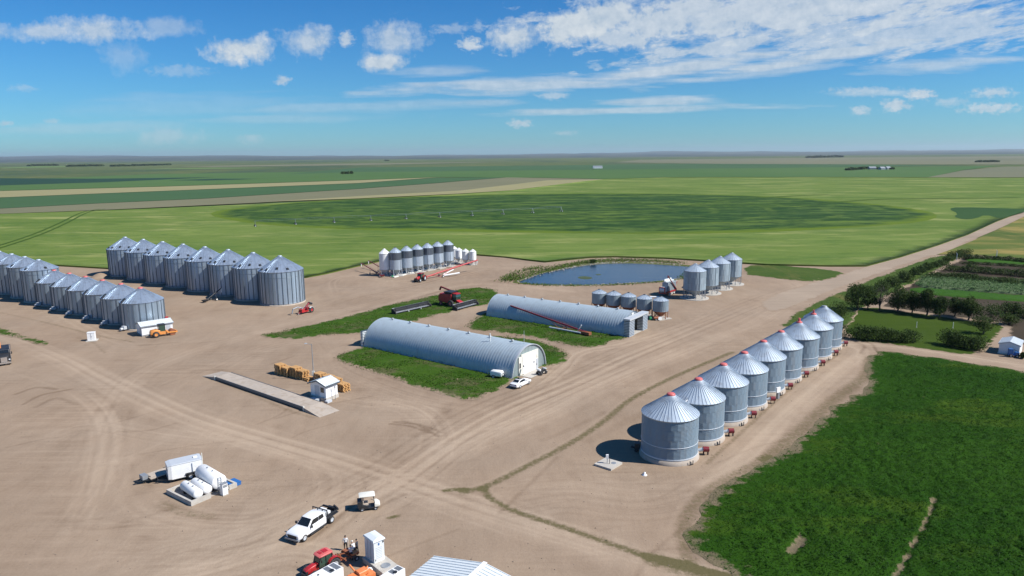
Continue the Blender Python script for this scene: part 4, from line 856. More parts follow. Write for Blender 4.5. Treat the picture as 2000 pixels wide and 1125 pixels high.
mb.loft([rr(-.9,.9,1.2,1.27,.03,1.45),rr(-.88,.88,1.2,1.32,.05,1.35),rr(-.78,.78,1.2,1.94,.12,.55),rr(-.80,.80,1.2,1.97,.12,-.4),rr(-.8,.8,1.2,1.93,.12,-1.2),rr(-.84,.84,1.2,1.8,.1,-1.38)])
mb.build('body',M['white_car'],t)
mb=MB(); mb.add([(1.40,-.80,1.30),(1.40,.80,1.30),(.66,.66,1.90),(.66,-.66,1.90)],[(0,1,2,3)]); mb.M=at((.03,0,.03)); mb.build('windscreen',M['glass'],t)
for s in (-1,1): mb=MB(); mb.add([(1.12,s*.905,1.34),(-.25,s*.905,1.34),(-.22,s*.845,1.84),(.58,s*.835,1.84)],[(0,1,2,3)]); mb.add([(-.35,s*.905,1.34),(-1.12,s*.905,1.36),(-1.0,s*.85,1.82),(-.33,s*.845,1.84)],[(0,1,2,3)]); mb.build('side_window',M['glass'],t,fix=False)
mb=MB(); mb.box(3.03,-.62,.62,3.09,.62,.98); mb.build('grille',M['dark'],t)
for s in (-1,1):
    mb=MB(); mb.box(2.98,s*.66-.0 if s>0 else -.9,.74,3.07,.9 if s>0 else -.66,.97); mb.build('headlight',M['lamp'],t)
    mb=MB(); mb.box(1.05,s*1.0-.02,1.22,1.25,s*1.0+.02,1.3); mb.cbox((1.15,s*1.14,1.34),(.16,.24,.26)); mb.build('mirror',M['dark'],t)
    mb=MB(); mb.box(.1,s*1.005-.01,1.06,.32,s*1.005+.01,1.11); mb.box(-.95,s*1.005-.01,1.06,-.75,s*1.005+.01,1.11); mb.build('door_handle',M['dark'],t)
    mb=MB(); mb.box(-1.3,s*1.02-.1,.34,1.25,s*1.02+.1,.44); mb.build('running_board',M['dark'],t)
mb=MB(); mb.box(2.9,-.98,.42,3.2,.98,.60); mb.build('bumper',M['grey'],t)
for x in (2.15,-2.35):
    for s in (-1,1): wheel('wheel',t,(x,s*.88,.41),.41,.3,.6,M['lgrey'])
mb=MB(); mb.box(-3.35,-1.12,.92,-1.5,1.12,1.04); mb.box(-3.3,-.4,.6,-1.3,.4,.92); mb.build('flat_deck',M['dark'],t)
mb=MB(); 
for y in (-1.05,-.35,.35,1.05): mb.beam((-1.5,y,1.0),(-1.5,y,2.0),.08,.08)
mb.beam((-1.5,-1.1,2.0),(-1.5,1.1,2.0),.1,.1); mb.beam((-1.5,-1.1,1.5),(-1.5,1.1,1.5),.06,.06); mb.build('headache_rack',M['dark'],t)
mb=MB(); mb.beam((-1.55,1.1,1.32),(-3.3,1.1,1.32),.1,.14); mb.beam((-1.55,-1.1,1.30),(-3.3,-1.1,1.30),.1,.12); mb.beam((-3.3,-1.15,1.3),(-3.3,1.15,1.3),.16,.2); mb.box(-3.6,-.5,.9,-3.3,.5,1.35); mb.beam((-3.3,1.1,1.35),(-3.55,.3,1.5),.16,.2); mb.build('deck_rail',M['dark'],t)
mb=MB(); mb.box(-2.2,-.95,1.05,-1.6,.5,1.55); mb.build('toolbox',M['lgrey'],t); mb=MB(); mb.box(-2.75,-.9,1.05,-2.3,-.1,1.4); mb.box(-2.7,.0,1.05,-2.3,.5,1.3); mb.build('cargo',M['white'],t)
# --- white saloon car
t=place('parked_car','white saloon car parked by the nearer arched shed','car',(1006,757.5),(1026,748),0); t.location=(G(1011,755).x+.55,G(1011,755).y+.65,0)
mb=body([(2.45,.70,.32,.62,.12),(2.32,.84,.24,.74,.16),(1.6,.90,.22,.84,.16),(.85,.92,.22,.94,.14),(-1.4,.92,.22,.98,.14),(-2.1,.88,.26,.98,.16),(-2.42,.76,.36,.90,.12)])
mb.loft([rr(-.80,.80,.85,.95,.04,1.0),rr(-.62,.62,.85,1.36,.12,.15),rr(-.62,.62,.85,1.44,.13,-.35),rr(-.62,.62,.85,1.38,.12,-1.0),rr(-.74,.74,.85,1.02,.05,-1.85)])
mb.build('body',M['white_car'],t)
mb=MB(); mb.add([(.93,-.70,1.0),(.93,.70,1.0),(.26,.55,1.36),(.26,-.55,1.36)],[(0,1,2,3)]); mb.M=at((.03,0,.03)); mb.build('windscreen',M['glass'],t)
mb=MB(); mb.add([(-1.72,-.62,1.08),(-1.72,.62,1.08),(-1.06,.54,1.38),(-1.06,-.54,1.38)],[(0,1,2,3)]); mb.M=at((-.03,0,.03)); mb.build('rear_window',M['glass'],t)
mb=MB(); mb.box(-.75,-.46,1.445,.0,.46,1.462); mb.build('sunroof',M['glass'],t)
for s in (-1,1): mb=MB(); mb.add([(.72,s*.775,1.0),(-1.45,s*.765,1.02),(-1.0,s*.67,1.32),(-.3,s*.655,1.38),(.12,s*.66,1.34)],[(0,1,2,3,4)]); mb.build('side_window',M['glass'],t,fix=False)
for x in (1.45,-1.42):
    for s in (-1,1): wheel('wheel',t,(x,s*.84,.34),.34,.22,.68,M['grey'])
for s in (-1,1):
    mb=MB(); mb.box(-2.43,min(s*.35,s*.78),.68,-2.33,max(s*.35,s*.78),.80); mb.build('tail_light',M['dred'],t)
    mb=MB(); mb.cbox((.62,s*.98,.98),(.14,.2,.13)); mb.build('mirror',M['white_car'],t)
mb=MB(); mb.box(-2.44,-.7,.3,-2.2,.7,.42); mb.build('rear_bumper',M['dark'],t)
# --- golf cart
t=place('golf_cart','beige golf cart with a white roof, front to the right','golf cart',(702,996),(733,992),0,1.1)
mb=MB(); mb.box(-1.15,-.58,.28,1.15,.58,.42); mb.loft([rr(-.58,.58,.3,.85,.1,-1.2),rr(-.58,.58,.3,.92,.1,-.7),rr(-.58,.58,.3,.75,.1,-.15)]); mb.build('body',M['dark'],t)
mb=MB(); mb.loft([rr(-.6,.6,.35,.95,.1,.72),rr(-.58,.58,.35,.98,.14,1.0),rr(-.5,.5,.38,.72,.14,1.35)]); mb.build('front_cowl',M['cream'],t)
mb=MB(); mb.box(-.6,-.54,.75,.0,.54,.88); mb.box(-.68,-.54,.9,-.55,.54,1.3); mb.build('seat',M['wood2'],t)
mb=MB(); mb.box(-1.3,-.6,.55,-.75,.6,1.25); mb.build('rear_box',M['dark'],t)
mb=MB(); mb.loft([rr(-.62,.62,1.84,1.90,.03,-1.1),rr(-.66,.66,1.84,1.96,.05,-.9),rr(-.66,.66,1.84,1.96,.05,.6),rr(-.6,.6,1.84,1.9,.03,.8)]); mb.build('roof',M['cream'],t)
mb=MB()
for s in (-1,1): mb.beam((.75,s*.52,.9),(.55,s*.55,1.86),.05); mb.beam((-.85,s*.52,.9),(-.85,s*.55,1.86),.05)
mb.build('roof_post',M['dark'],t); mb=MB(); mb.tube((.7,.2,.9),(.3,.2,1.15),.03); mb.build('steering_column',M['dark'],t)
for x in (.82,-.78):
    for s in (-1,1): wheel('wheel',t,(x,s*.52,.23),.23,.2,.5)
# --- tractors
def tractor(name,label,loc,rz,cabroof,vent,s=1.,front_w=True,group=None):
    t=thing(name,label,'tractor',loc,rz,group); t.scale=(s,s,s)
    mb=body([(3.05,.34,.95,1.35,.12),(2.95,.40,.85,1.55,.16),(2.2,.44,.85,1.72,.16),(1.15,.46,.9,1.86,.14),(1.05,.40,.9,1.84,.12)]); mb.build('hood',M['red'],t)
    mb=MB(); mb.box(3.0,-.36,.75,3.35,.36,1.15); mb.box(1.0,-.3,.55,3.1,.3,.95); mb.box(-.6,-.35,.6,1.1,.35,1.1); mb.box(2.75,-.42,1.0,3.08,.42,1.38); mb.build('chassis',M['dark'],t)
    mb=MB(); mb.loft([[(1.1,-.5,1.1),(1.1,.5,1.1),(-.75,.72,1.1),(-.75,-.72,1.1)],[(1.25,-.62,1.5),(1.25,.62,1.5),(-.8,.8,1.5),(-.8,-.8,1.5)],[(.85,-.66,2.62),(.85,.66,2.62),(-.78,.74,2.62),(-.78,-.74,2.62)]],0,False); mb.build('cab_glass',M['green_glass'],t)
    mb=MB()
    for y in (-1,1):
        mb.beam((1.25,y*.62,1.5),(.87,y*.68,2.62),.08); mb.beam((-.8,y*.8,1.5),(-.78,y*.76,2.62),.10); mb.beam((.15,y*.74,1.2),(.1,y*.73,2.62),.07)
    mb.beam((.87,-.68,2.6),(.87,.68,2.6),.07); mb.build('cab_frame',M['dark'],t)
    mb=MB(); mb.loft([rr(-.70,.70,2.62,2.72,.04,1.12),rr(-.84,.84,2.62,2.86,.1,.85),rr(-.86,.86,2.62,2.9,.1,-.55),rr(-.74,.74,2.62,2.80,.06,-.98)]); ro=mb.build('cab_roof',cabroof,t)
    if vent: mb=MB(); mb.box(-.55,-.5,2.9,.15,.35,2.93); mb.box(.3,-.45,2.88,.7,.3,2.91); mb.build('roof_hatch',M['red'],ro)
    for y in (-1,1):
        mb=MB(); pts=[(-.95+1.02*math.cos(rad(a)),1.0+1.05*math.sin(rad(a))) for a in range(20,171,15)]
        for (x0,z0),(x1,z1) in zip(pts[:-1],pts[1:]): mb.beam((x0,y*.92,z0),(x1,y*.92,z1),.55,.06)
        mb.build('fender',M['red'],t)
        wheel('rear_wheel',t,(-.95,y*1.0,.92),.92,.52,.52,M['lgrey'],20); wheel('front_wheel',t,(2.15,y*.95,.66),.66,.42,.5,M['lgrey'],16)
    mb=MB(); mb.tube((1.25,.72,1.0),(1.15,.78,2.5),.06,.06,8); mb.build('exhaust',M['dark'],t)
    mb=MB(); mb.beam((.95,.68,2.45),(1.1,1.15,2.5),.04); mb.cbox((1.1,1.2,2.32),(.06,.16,.34)); mb.build('mirror',M['dark'],t)
    mb=MB(); mb.box(-1.7,-.5,.5,-1.0,.5,.62); mb.beam((-1.0,.4,.7),(-1.75,.4,.55),.09); mb.beam((-1.0,-.4,.7),(-1.75,-.4,.55),.09); mb.build('hitch_arm',M['dark'],t)
    return t
hh=rad(-131); rw=Vector((-19.6,66.7))
tractor('tractor','red tractor with a pale red cab roof, among the people',(rw.x,rw.y),hh,M['redl'],True,.76)
p=G(822,549); hh2=math.atan2(G(832,545).y-G(812,551).y,G(832,545).x-G(812,551).x)+PI
tractor('tractor','red tractor pulling the long red auger, seen far off',(p.x,p.y),hh2+.05,M['dred'],False)
# --- orange framed implement behind the near tractor
t=thing('farm_implement','rusty orange implement frame hitched behind the near tractor','implement',(rw.x-2.55*math.cos(hh),rw.y-2.55*math.sin(hh)),hh); t.scale=(.85,.85,.8)
mb=MB()
for y in (-.9,.9): mb.beam((1.1,y*.4,.6),(-1.5,y,.75),.16,.14)
for x in (.6,-.3,-1.2): mb.beam((x,-1.1,.72),(x,1.1,.72),.16,.14)
mb.beam((1.0,0,.6),(.9,0,1.3),.12); mb.beam((.9,0,1.3),(-.6,0,.8),.1); mb.box(-1.0,-.8,.8,-.2,.2,1.05); mb.build('frame',M['rust'],t)
mb=MB(); mb.box(-1.45,.2,.82,-.4,1.0,1.0); mb.build('deck',M['orange'],t)
for y in (-1.2,1.2): wheel('wheel',t,(-.9,y,.34),.34,.2,.5)
# --- augers
def auger(name,label,cat,base,tip,L=None,zb=.5,zt=None,r=.16,tube=None,carr=.38,wheels=.42,spout=True,hop=None,group=None,truss=True,frame=None):
    """long inclined tube on a two wheeled carriage; base and tip are ground points below its ends"""
    d=tip-base; L=d.length; rz=math.atan2(d.y,d.x); t=thing(name,label,cat,(base.x,base.y),rz,group); sl=(zt-zb)/L
    mb=MB(); mb.tube((-.2,0,zb),(L,0,zt),r,r,12); mb.build('auger_tube',tube,t)
    if truss:
        mb=MB(); xs_=[L*f for f in (.12,.3,.5,.7,.88)]; tops=[(x,0,zb+sl*x+.55) for x in xs_[1:-1]]
        for a,b in zip([(xs_[0],0,zb+sl*xs_[0])]+tops,tops+[(xs_[-1],0,zb+sl*xs_[-1])]): mb.tube(a,b,.025,.025,6)
        for x,_,z in tops: mb.tube((x,0,z),(x,0,zb+sl*x),.035,.035,6)
        mb.build('truss_cable',frame or tube,t)
    mb=MB(); x=L*carr; zc=wheels
    for y in (-1,1):
        mb.beam((x,y*1.1,zc),(x+L*.16,0,zb+sl*(x+L*.16)),.09); mb.beam((x,y*1.1,zc),(L*.1,y*.1,zb+sl*L*.1),.09)
    mb.beam((x,-1.2,zc),(x,1.2,zc),.1); mb.build('carriage',frame or tube,t)
    for y in (-1.25,1.25): wheel('wheel',t,(x,y,wheels),wheels,.24,.55,M['white'])
    if spout: mb=MB(); mb.tube((L-.1,0,zt+.05),(L-.05,0,zt-1.3),.17,.15,10); mb.build('spout',M['white'],t)
    mb=MB(); mb.lathe([(.0,zb-.25),(.35,zb-.2),(.38,zb+.2),(.2,zb+.25)],10,0,False,'z',(-.2,0,0)); mb.build('intake',frame or tube,t)
    if hop: mb=MB(); mb.loft([[( hop[0]-.4,hop[1]-.4,.3),(hop[0]+.4,hop[1]-.4,.3),(hop[0]+.4,hop[1]+.4,.3),(hop[0]-.4,hop[1]+.4,.3)],[(hop[0]-.8,hop[1]-.8,.75),(hop[0]+.8,hop[1]-.8,.75),(hop[0]+.8,hop[1]+.8,.75),(hop[0]-.8,hop[1]+.8,.75)]],0,False); mb.build('hopper',tube,t)
    return t
b0,t0=G(829,546),G(933,530)
t=auger('grain_auger','long bright red auger hitched to the far tractor','auger',b0,t0,zb=.7,zt=4.2,r=.26,tube=M['red'],carr=.30,frame=M['redl'])
mb=MB(); mb.tube((8.0,-.6,.5),(13.5,-2.6,1.0),.30,.30,12); mb.tube((8,-.3,.8),(12.5,-.5,2.1),.18,.18,10); mb.build('swing_hopper',M['white'],t)
mb=MB(); mb.box(-.8,-.8,.4,.6,.8,1.3); mb.build('power_box',M['red'],t)
mb=MB(); mb.beam((25-1.2,.5,4.0),(25-1.2,.5,2.4),.1); mb.build('tip_chain',M['dark'],t)
b0,t0=G(1147,655.5),G(997.5,622)
t=auger('grain_auger','long dull red auger lying along the open arched shed','auger',b0,t0,zb=.7,zt=3.4,r=.2,tube=M['dred'],carr=.30,frame=M['rust'])
mb=MB(); mb.tube((1.5,.6,.5),(10.0,2.3,.75),.20,.20,12); mb.build('swing_tube',M['lgrey'],t); mb=MB(); mb.tube((2.8,.1,.8),(2.0,-.2,2.2),.14,.14,8); mb.build('hydraulic_ram',M['white'],t)
mb=MB(); mb.box(-.9,-.5,.3,2.6,.5,.9); mb.build('intake_housing',M['rust'],t)
for (bb,tt,zz,lab) in (((745,541),(706,529),2.9,'dark auger on wheels left of the white hopper bin, tip farthest out'),((762,536),(720,524),3.0,'dark auger on wheels close behind the other, by the white hopper bin')):
    auger('grain_auger',lab,'auger',G(*bb),G(*tt),zb=.6,zt=zz,r=.16,tube=M['dred'],carr=.4,frame=M['dark'],hop=(-.6,0),group='two dark augers parked by the white hopper bin')
auger('grain_auger','short dark auger standing in shade before the large bins','auger',G(404,590),G(434,583),zb=.6,zt=3.2,r=.15,tube=M['dark'],carr=.45,frame=M['dark'],hop=(-.6,0),truss=False)
# --- grain dryer-like cart by the pond
t=place('grain_cart','grey hopper machine on a red frame with a raised auger','grain cart',(1287,578),(1323,567),0,.0); t.location=(*G(1304,575),0)
mb=MB(); mb.loft([rr(-.9,.9,1.3,2.4,.1,-1.9),rr(-1.0,1.0,1.2,3.9,.2,-1.7),rr(-1.0,1.0,1.2,3.9,.2,3.2),rr(-.9,.9,1.4,3.6,.15,3.35)],0,False); mb.build('hopper_body',M['galv_old'],t)
mb=MB(); mb.box(-1.8,-.25,3.95,3.2,.35,4.3); mb.box(-1.4,.4,4.3,2.8,.7,4.75); mb.build('roof_duct',M['white_metal'],t)
mb=MB(); mb.box(-2.0,-1.1,.75,3.5,1.1,1.25); mb.beam((-3.5,-.9,.8),(-3.5,-.9,2.6),.25); mb.beam((-3.5,.9,.8),(-3.5,.9,2.6),.25); mb.beam((-3.5,-.9,2.6),(-3.5,.9,2.6),.25); mb.box(-3.6,-1.,.75,-1.9,1.,.95); mb.build('frame',M['red'],t)
mb=MB(); mb.tube((-2.9,-.8,1.9),(-2.9,.8,1.9),.85,.85,20); mb.build('blower',M['lgrey'],t)
mb=MB(); mb.tube((3.2,-1.2,1.3),(-2.6,-1.3,6.2),.16,.16,10); mb.tube((-2.6,-1.3,6.2),(-2.6,-1.3,5.4),.12,.12,8); mb.build('unload_auger',M['dred'],t)
mb=MB(); mb.tube((3.0,0,1.3),(6.4,.3,3.0),.12,.12,8); mb.build('fill_auger',M['dred'],t)
for x in (.6,1.8):
    for s in (-1,1): wheel('wheel',t,(x,s*1.05,.5),.5,.35,.55,M['white'])
mb=MB()
for x in (-1.,0.,2.6): mb.beam((x,-1.1,0),(x,-1.1,.8),.2)
mb.build('support_leg',M['cream'],t)
# --- combine with its header
t=place('combine_harvester','dark red combine with a wide black header fitted','combine',(878,598),(905,594),0); cp=G(887,597.5); t.location=(cp.x,cp.y,0)
ch=math.atan2(G(938,588).y-G(882,603).y,G(938,588).x-G(882,603).x)-PI/2; t.rotation_euler=(0,0,ch)
mb=MB(); mb.loft([rr(-1.5,1.5,1.3,2.6,.1,-4.6),rr(-1.55,1.55,1.0,3.5,.15,-4.0),rr(-1.55,1.55,1.0,3.6,.15,-1.0),rr(-1.5,1.5,1.1,3.5,.12,.2)],0,False); mb.build('body',M['red'],t)
mb=MB(); mb.loft([[(-2.2,-1.3,3.5),(.1,-1.3,3.5),(.1,1.3,3.5),(-2.2,1.3,3.5)],[(-2.6,-1.55,4.15),(.4,-1.55,4.15),(.4,1.55,4.15),(-2.6,1.55,4.15)]],0,False); mb.build('grain_tank',M['dark'],t)
mb=MB(); mb.loft([[(.2,-.85,1.9),(1.5,-.85,1.9),(1.5,.85,1.9),(.2,.85,1.9)],[(.2,-1.,2.8),(1.75,-1.,2.8),(1.75,1.,2.8),(.2,1.,2.8)],[(.2,-.9,3.6),(1.5,-.9,3.6),(1.5,.9,3.6),(.2,.9,3.6)]],0,False); mb.build('cab_glass',M['green_glass'],t)
mb=MB(); mb.box(.1,-1.,3.6,1.7,1.,3.8); mb.build('cab_roof',M['red'],t)
mb=MB(); mb.tube((-1.2,1.5,3.7),(-6.8,2.2,4.5),.24,.24,12); mb.tube((-6.8,2.2,4.5),(-7.3,2.25,3.6),.26,.3,12); mb.build('unload_auger',M['dred'],t)
mb=MB(); mb.loft([[(1.2,-.7,1.3),(1.2,.7,1.3),(1.2,.7,2.0),(1.2,-.7,2.0)],[(3.4,-.8,.5),(3.4,.8,.5),(3.4,.8,1.2),(3.4,-.8,1.2)]],0,False); mb.build('feeder_house',M['red'],t)
for s in (-1,1): wheel('drive_wheel',t,(.3,s*1.75,.95),.95,.7,.5,M['redl'],18); wheel('rear_wheel',t,(-3.7,s*1.45,.62),.62,.45,.5,M['redl'],14)
def header(parent,x0,W):
    mb=MB(); mb.box(x0,-W/2,.35,x0+.15,W/2,1.45); mb.box(x0,-W/2,.30,x0+1.6,W/2,.42); mb.box(x0-.1,-W/2,1.25,x0+.2,W/2,1.45); mb.build('back_panel',M['dark'],parent)
    mb=MB(); mb.add([(x0+.2,-W/2+.2,.52),(x0+1.3,-W/2+.2,.44),(x0+1.3,W/2-.2,.44),(x0+.2,W/2-.2,.52)],[(0,1,2,3)]); mb.box(x0-.16,-W/2+.1,1.46,x0+.05,W/2-.1,1.52); mb.build('canvas',M['lgrey'],parent)
    for s in (-1,1): mb=MB(); mb.ext([(x0-.1,.25),(x0+1.9,.2),(x0+1.6,.8),(x0+.6,1.4),(x0-.1,1.4)],s*W/2-.12,s*W/2+.12); mb.build('end_shield',M['black'],parent)
    mb=MB(); n=6
    mb.tube((x0+1.1,-W/2+.2,1.25),(x0+1.1,W/2-.2,1.25),.09,.09,8)
    for k in range(n):
        a=2*PI*k/n; c=(x0+1.1+.55*math.cos(a),1.25+.55*math.sin(a)); mb.tube((c[0],-W/2+.2,c[1]),(c[0],W/2-.2,c[1]),.05,.05,6)
        for y in (-W/2+.3,-W/6,W/6,W/2-.3): mb.beam((x0+1.1,y,1.25),(c[0],y,c[1]),.06,.08)
    mb.build('reel',M['dark'],parent)
hw=9.2
hdr=MB(); o=bpy.data.objects.new('cutting_header',None); 
mb=MB(); mb.box(3.3,-.9,.4,3.5,.9,1.3); ho=mb.build('header_mount',M['dark'],t); header(ho,3.5,hw)
p1,p2=G(764,616),G(835,600); m_=(p1+p2)/2; ang=math.atan2(p2.y-p1.y,p2.x-p1.x)-PI/2
t=thing('combine_header','black combine header parked alone on the grass','header',(m_.x+.3,m_.y+1.0),ang); header(t,-.6,(p2-p1).length-.4)
mb=MB(); mb.tube((1.2,-2.,.0),(1.2,-2.,.5),.15,.15,8); mb.tube((1.2,2.5,.0),(1.2,2.5,.5),.12,.12,8); mb.build('stand_leg',M['white'],t)
# --- small red bagger machine in front of the last large bin
t=place('grain_vacuum','small red grain vacuum with a white fender and a grey hose','grain vacuum',(578,613),(626,600),0,0); q=G(598,611); t.location=(q.x,q.y,0)
mb=MB(); mb.box(-2.2,-.7,.5,.4,.7,.8); mb.box(-2.1,-.6,.8,-1.0,.6,1.35); mb.beam((-2.2,0,.5),(-3.2,0,.35),.14); mb.build('frame',M['red'],t)
mb=MB(); mb.tube((-.9,0,1.0),(1.8,.6,2.3),.26,.26,12); mb.box(-.2,-.5,.9,.8,.5,1.6); mb.build('auger_tube',M['dred'],t)
mb=MB(); mb.tube((1.8,.6,2.3),(3.2,.9,1.9),.4,.3,12); mb.build('discharge_spout',M['dark'],t)
mb=MB(); mb.path([(-1.2,.5,1.6),(-2.2,1.0,1.9),(-3.6,1.2,1.6),(-4.0,1.2,.4)],.17); mb.tube((-1.0,.5,1.0),(-1.0,.5,1.7),.35,.3,12); mb.build('suction_hose',M['grey'],t)
for s in (-1,1):
    wheel('wheel',t,(1.1,s*.95,.75),.75,.45,.5,M['red'],12); mb=MB(); pts=[(1.1+.85*math.cos(rad(a)),.75+.85*math.sin(rad(a))) for a in range(10,131,20)]
    for (x0,z0),(x1,z1) in zip(pts[:-1],pts[1:]): mb.beam((x0,s*.95,z0),(x1,s*.95,z1),.5,.04)
    mb.build('fender',M['white'],t)
wheel('jockey_wheel',t,(-2.9,0,.3),.3,.18,.5)
# --- orange roller by the white container
t=place('road_roller','orange wheeled roller machine in front of the white container','roller',(300,656),(340,650),0); q=G(314,657); t.location=(q.x,q.y+.3,0)
mb=body([(-2.4,.75,.7,1.3,.2),(-2.2,.85,.6,1.7,.25),(-.9,.85,.6,1.85,.2),(-.3,.8,.6,1.6,.15)]); mb.build('engine_cover',M['amber'],t)
mb=MB(); mb.loft([[(-.5,-.7,1.3),(.9,-.7,1.3),(.9,.7,1.3),(-.5,.7,1.3)],[(-.4,-.72,2.8),(.8,-.72,2.8),(.8,.72,2.8),(-.4,.72,2.8)]],0,False); mb.build('cab_glass',M['green_glass'],t)
mb=MB(); mb.box(-.55,-.8,2.8,.95,.8,2.95); 
for x in (-.45,.85):
    for y in (-.7,.7): mb.beam((x,y,1.2),(x,y,2.85),.1)
mb.build('cab_frame',M['dark'],t)
mb=MB(); mb.box(-.6,-.7,.55,1.2,.7,1.3); mb.beam((1.2,-.95,.9),(3.4,-.95,.8),.16,.3); mb.beam((1.2,.95,.9),(3.4,.95,.8),.16,.3); mb.beam((3.4,-.95,.8),(3.4,.95,.8),.16,.3); mb.box(1.1,-.9,.8,1.5,.9,1.2); mb.build('drum_frame',M['amber'],t)
mb=MB(); mb.tube((2.4,-.85,.72),(2.4,.85,.72),.72,.72,26); mb.build('drum',M['rust'],t)
for s in (-1,1): wheel('wheel',t,(-1.3,s*.95,.72),.72,.5,.5,M['amber'],14)
# --- highway truck at the left edge
t=place('highway_truck','black highway truck nose at the left edge, yellow load behind','truck',(-30,724),(18,712),0); q=G(19,714.5); t.location=(q.x-2.0*math.cos(t.rotation_euler.z),q.y-2.0*math.sin(t.rotation_euler.z),0)
t.rotation_euler=(0,0,-.95); q=G(4,714); t.location=(q.x-.5,q.y+1.5,0)
mb=body([(1.9,.72,.9,1.75,.15),(1.7,.85,.8,1.95,.18),(.2,.92,.8,2.15,.15)]); mb.build('hood',M['dark'],t)
mb=MB(); mb.box(1.86,-.55,.75,1.98,.55,1.75); mb.build('grille',M['chrome'],t)
mb=MB(); mb.box(1.8,-1.2,.4,2.1,1.2,.72); mb.build('bumper',M['chrome'],t)
mb=MB(); mb.loft([rr(-1.1,1.1,.9,2.3,.1,.25),rr(-1.1,1.1,.9,2.9,.15,-.2),rr(-1.1,1.1,.9,3.0,.15,-1.7)],0,False); mb.build('cab',M['dark'],t)
mb=MB(); mb.add([(.27,-.95,2.3),(.27,.95,2.3),(-.14,.9,2.85),(-.14,-.9,2.85)],[(0,1,2,3)]); mb.M=at((.04,0,.02)); mb.build('windscreen',M['glass'],t)
mb=MB(); mb.box(-13,-1.25,1.0,-2.0,1.25,1.25); mb.box(-12,-.5,.6,-1.7,.5,1.0); mb.build('trailer_deck',M['dark'],t)
mb=MB(); mb.loft([rr(-1.2,-.5,1.25,2.6,.2,-9.5),rr(-1.25,-.4,1.25,3.0,.3,-9.),rr(-1.25,-.4,1.25,3.0,.3,-6.8),rr(-1.2,-.5,1.25,2.5,.2,-6.4)]); mb.build('load',M['amber'],t)
for s in (-1,1):
    mb=MB(); mb.tube((-.35,s*1.2,1.0),(-.35,s*1.2,3.9),.08,.08,8); mb.build('exhaust_stack',M['chrome'],t)
    mb=MB(); pts=[(1.0+.62*math.cos(rad(a)),.6+.62*math.sin(rad(a))) for a in range(0,181,20)]
    for (x0,z0),(x1,z1) in zip(pts[:-1],pts[1:]): mb.beam((x0,s*1.0,z0),(x1,s*1.0,z1),.4,.05)
    mb.build('fender',M['dark'],t); mb=MB(); mb.cbox((1.65,s*.95,1.15),(.2,.28,.25)); mb.build('headlight',M['lamp'],t)
    mb=MB(); mb.beam((.1,s*1.1,2.0),(.3,s*1.4,2.05),.05); mb.cbox((.3,s*1.42,2.2),(.08,.18,.5)); mb.build('mirror',M['dark'],t)
    wheel('wheel',t,(1.0,s*1.0,.52),.52,.32,.55,M['chrome'])
    for x in (-3.4,-4.7,-8.2): wheel('wheel',t,(x,s*.95,.52),.52,.55,.55,M['chrome'])
# --- enclosed trailer and flat trailer
t=place('enclosed_trailer','white enclosed trailer with a blue grey roof behind the fuel tanks','trailer',(385,929),(318,945),0); a,b=G(385,931),G(318,944); t.location=((a.x+b.x)/2+.35,(a.y+b.y)/2+.9,0); LL=(a-b).length/2
mb=MB(); mb.box(-LL,-1.1,.5,LL-.3,1.1,2.35); mb.loft([rr(-1.1,1.1,.5,2.35,.05,LL-.3),rr(-.95,.95,.5,2.3,.1,LL+.12)],0,False); mb.build('body',M['white'],t)
mb=MB(); mb.loft([rr(-1.12,1.12,2.35,2.42,.02,-LL-.03),rr(-1.12,1.12,2.35,2.5,.06,-LL+.3),rr(-1.12,1.12,2.35,2.5,.06,LL-.35),rr(-.97,.97,2.3,2.42,.05,LL+.14)],0,False); rf=mb.build('roof',M['lgrey'],t)
mb=MB(); mb.box(-1.6,-.25,2.5,-1.1,.25,2.6); mb.build('roof_vent',M['white'],rf)
mb=MB()
for k in range(3): mb.M=at((LL+.125,0,0)); mb.box(-.06,-.55+k*.42,1.55,.02,-.27+k*.42,1.85)
mb.M=Matrix.Identity(4); mb.build('window',M['glass'],t)
mb=MB(); mb.box(LL+.1,-.93,.5,LL+.16,.93,1.0); mb.build('stone_guard',M['grey'],t)
mb=MB(); mb.box(-LL,-1.,.35,LL,1.,.5); mb.beam((LL+.1,-.6,.45),(LL+1.4,0,.45),.1); mb.beam((LL+.1,.6,.45),(LL+1.4,0,.45),.1); mb.beam((LL+1.3,0,.0),(LL+1.3,0,.9),.08); mb.build('chassis',M['dark'],t)
for x in (-.35,-1.25):
    for s in (-1,1): wheel('wheel',t,(x-.1,s*1.16,.40),.40,.24,.55,M['white'])
for s in (-1,1): mb=MB(); mb.box(-1.95,s*1.105-.012,.45,.15,s*1.105+.012,.98); mb.box(-1.95,s*1.15-.16,.86,.15,s*1.15+.16,.93); mb.build('fender',M['dark'],t)
t=place('flat_trailer','flat wooden deck trailer beside the white enclosed trailer','trailer',(350,915),(283,937),0); t.location=(*G(325,928),0)
mb=MB(); mb.box(-2.6,-1.05,.55,2.4,1.05,.66); mb.build('deck',M['wood2'],t)
mb=MB(); mb.box(-2.6,-1.1,.40,2.4,1.1,.54); mb.beam((2.4,-.8,.46),(3.9,0,.46),.12); mb.beam((2.4,.8,.46),(3.9,0,.46),.12); mb.box(2.45,-.5,.55,3.1,.5,1.05); mb.beam((2.4,-1.05,.6),(2.4,1.05,.95),.08); mb.build('frame',M['dark'],t)
mb=MB(); mb.box(2.5,-.55,.56,3.2,.55,1.1); mb.build('toolbox',M['grey'],t)
for x in (-.3,-1.2):
    for s in (-1,1): wheel('wheel',t,(x,s*1.2,.34),.34,.2,.6,M['lgrey'])
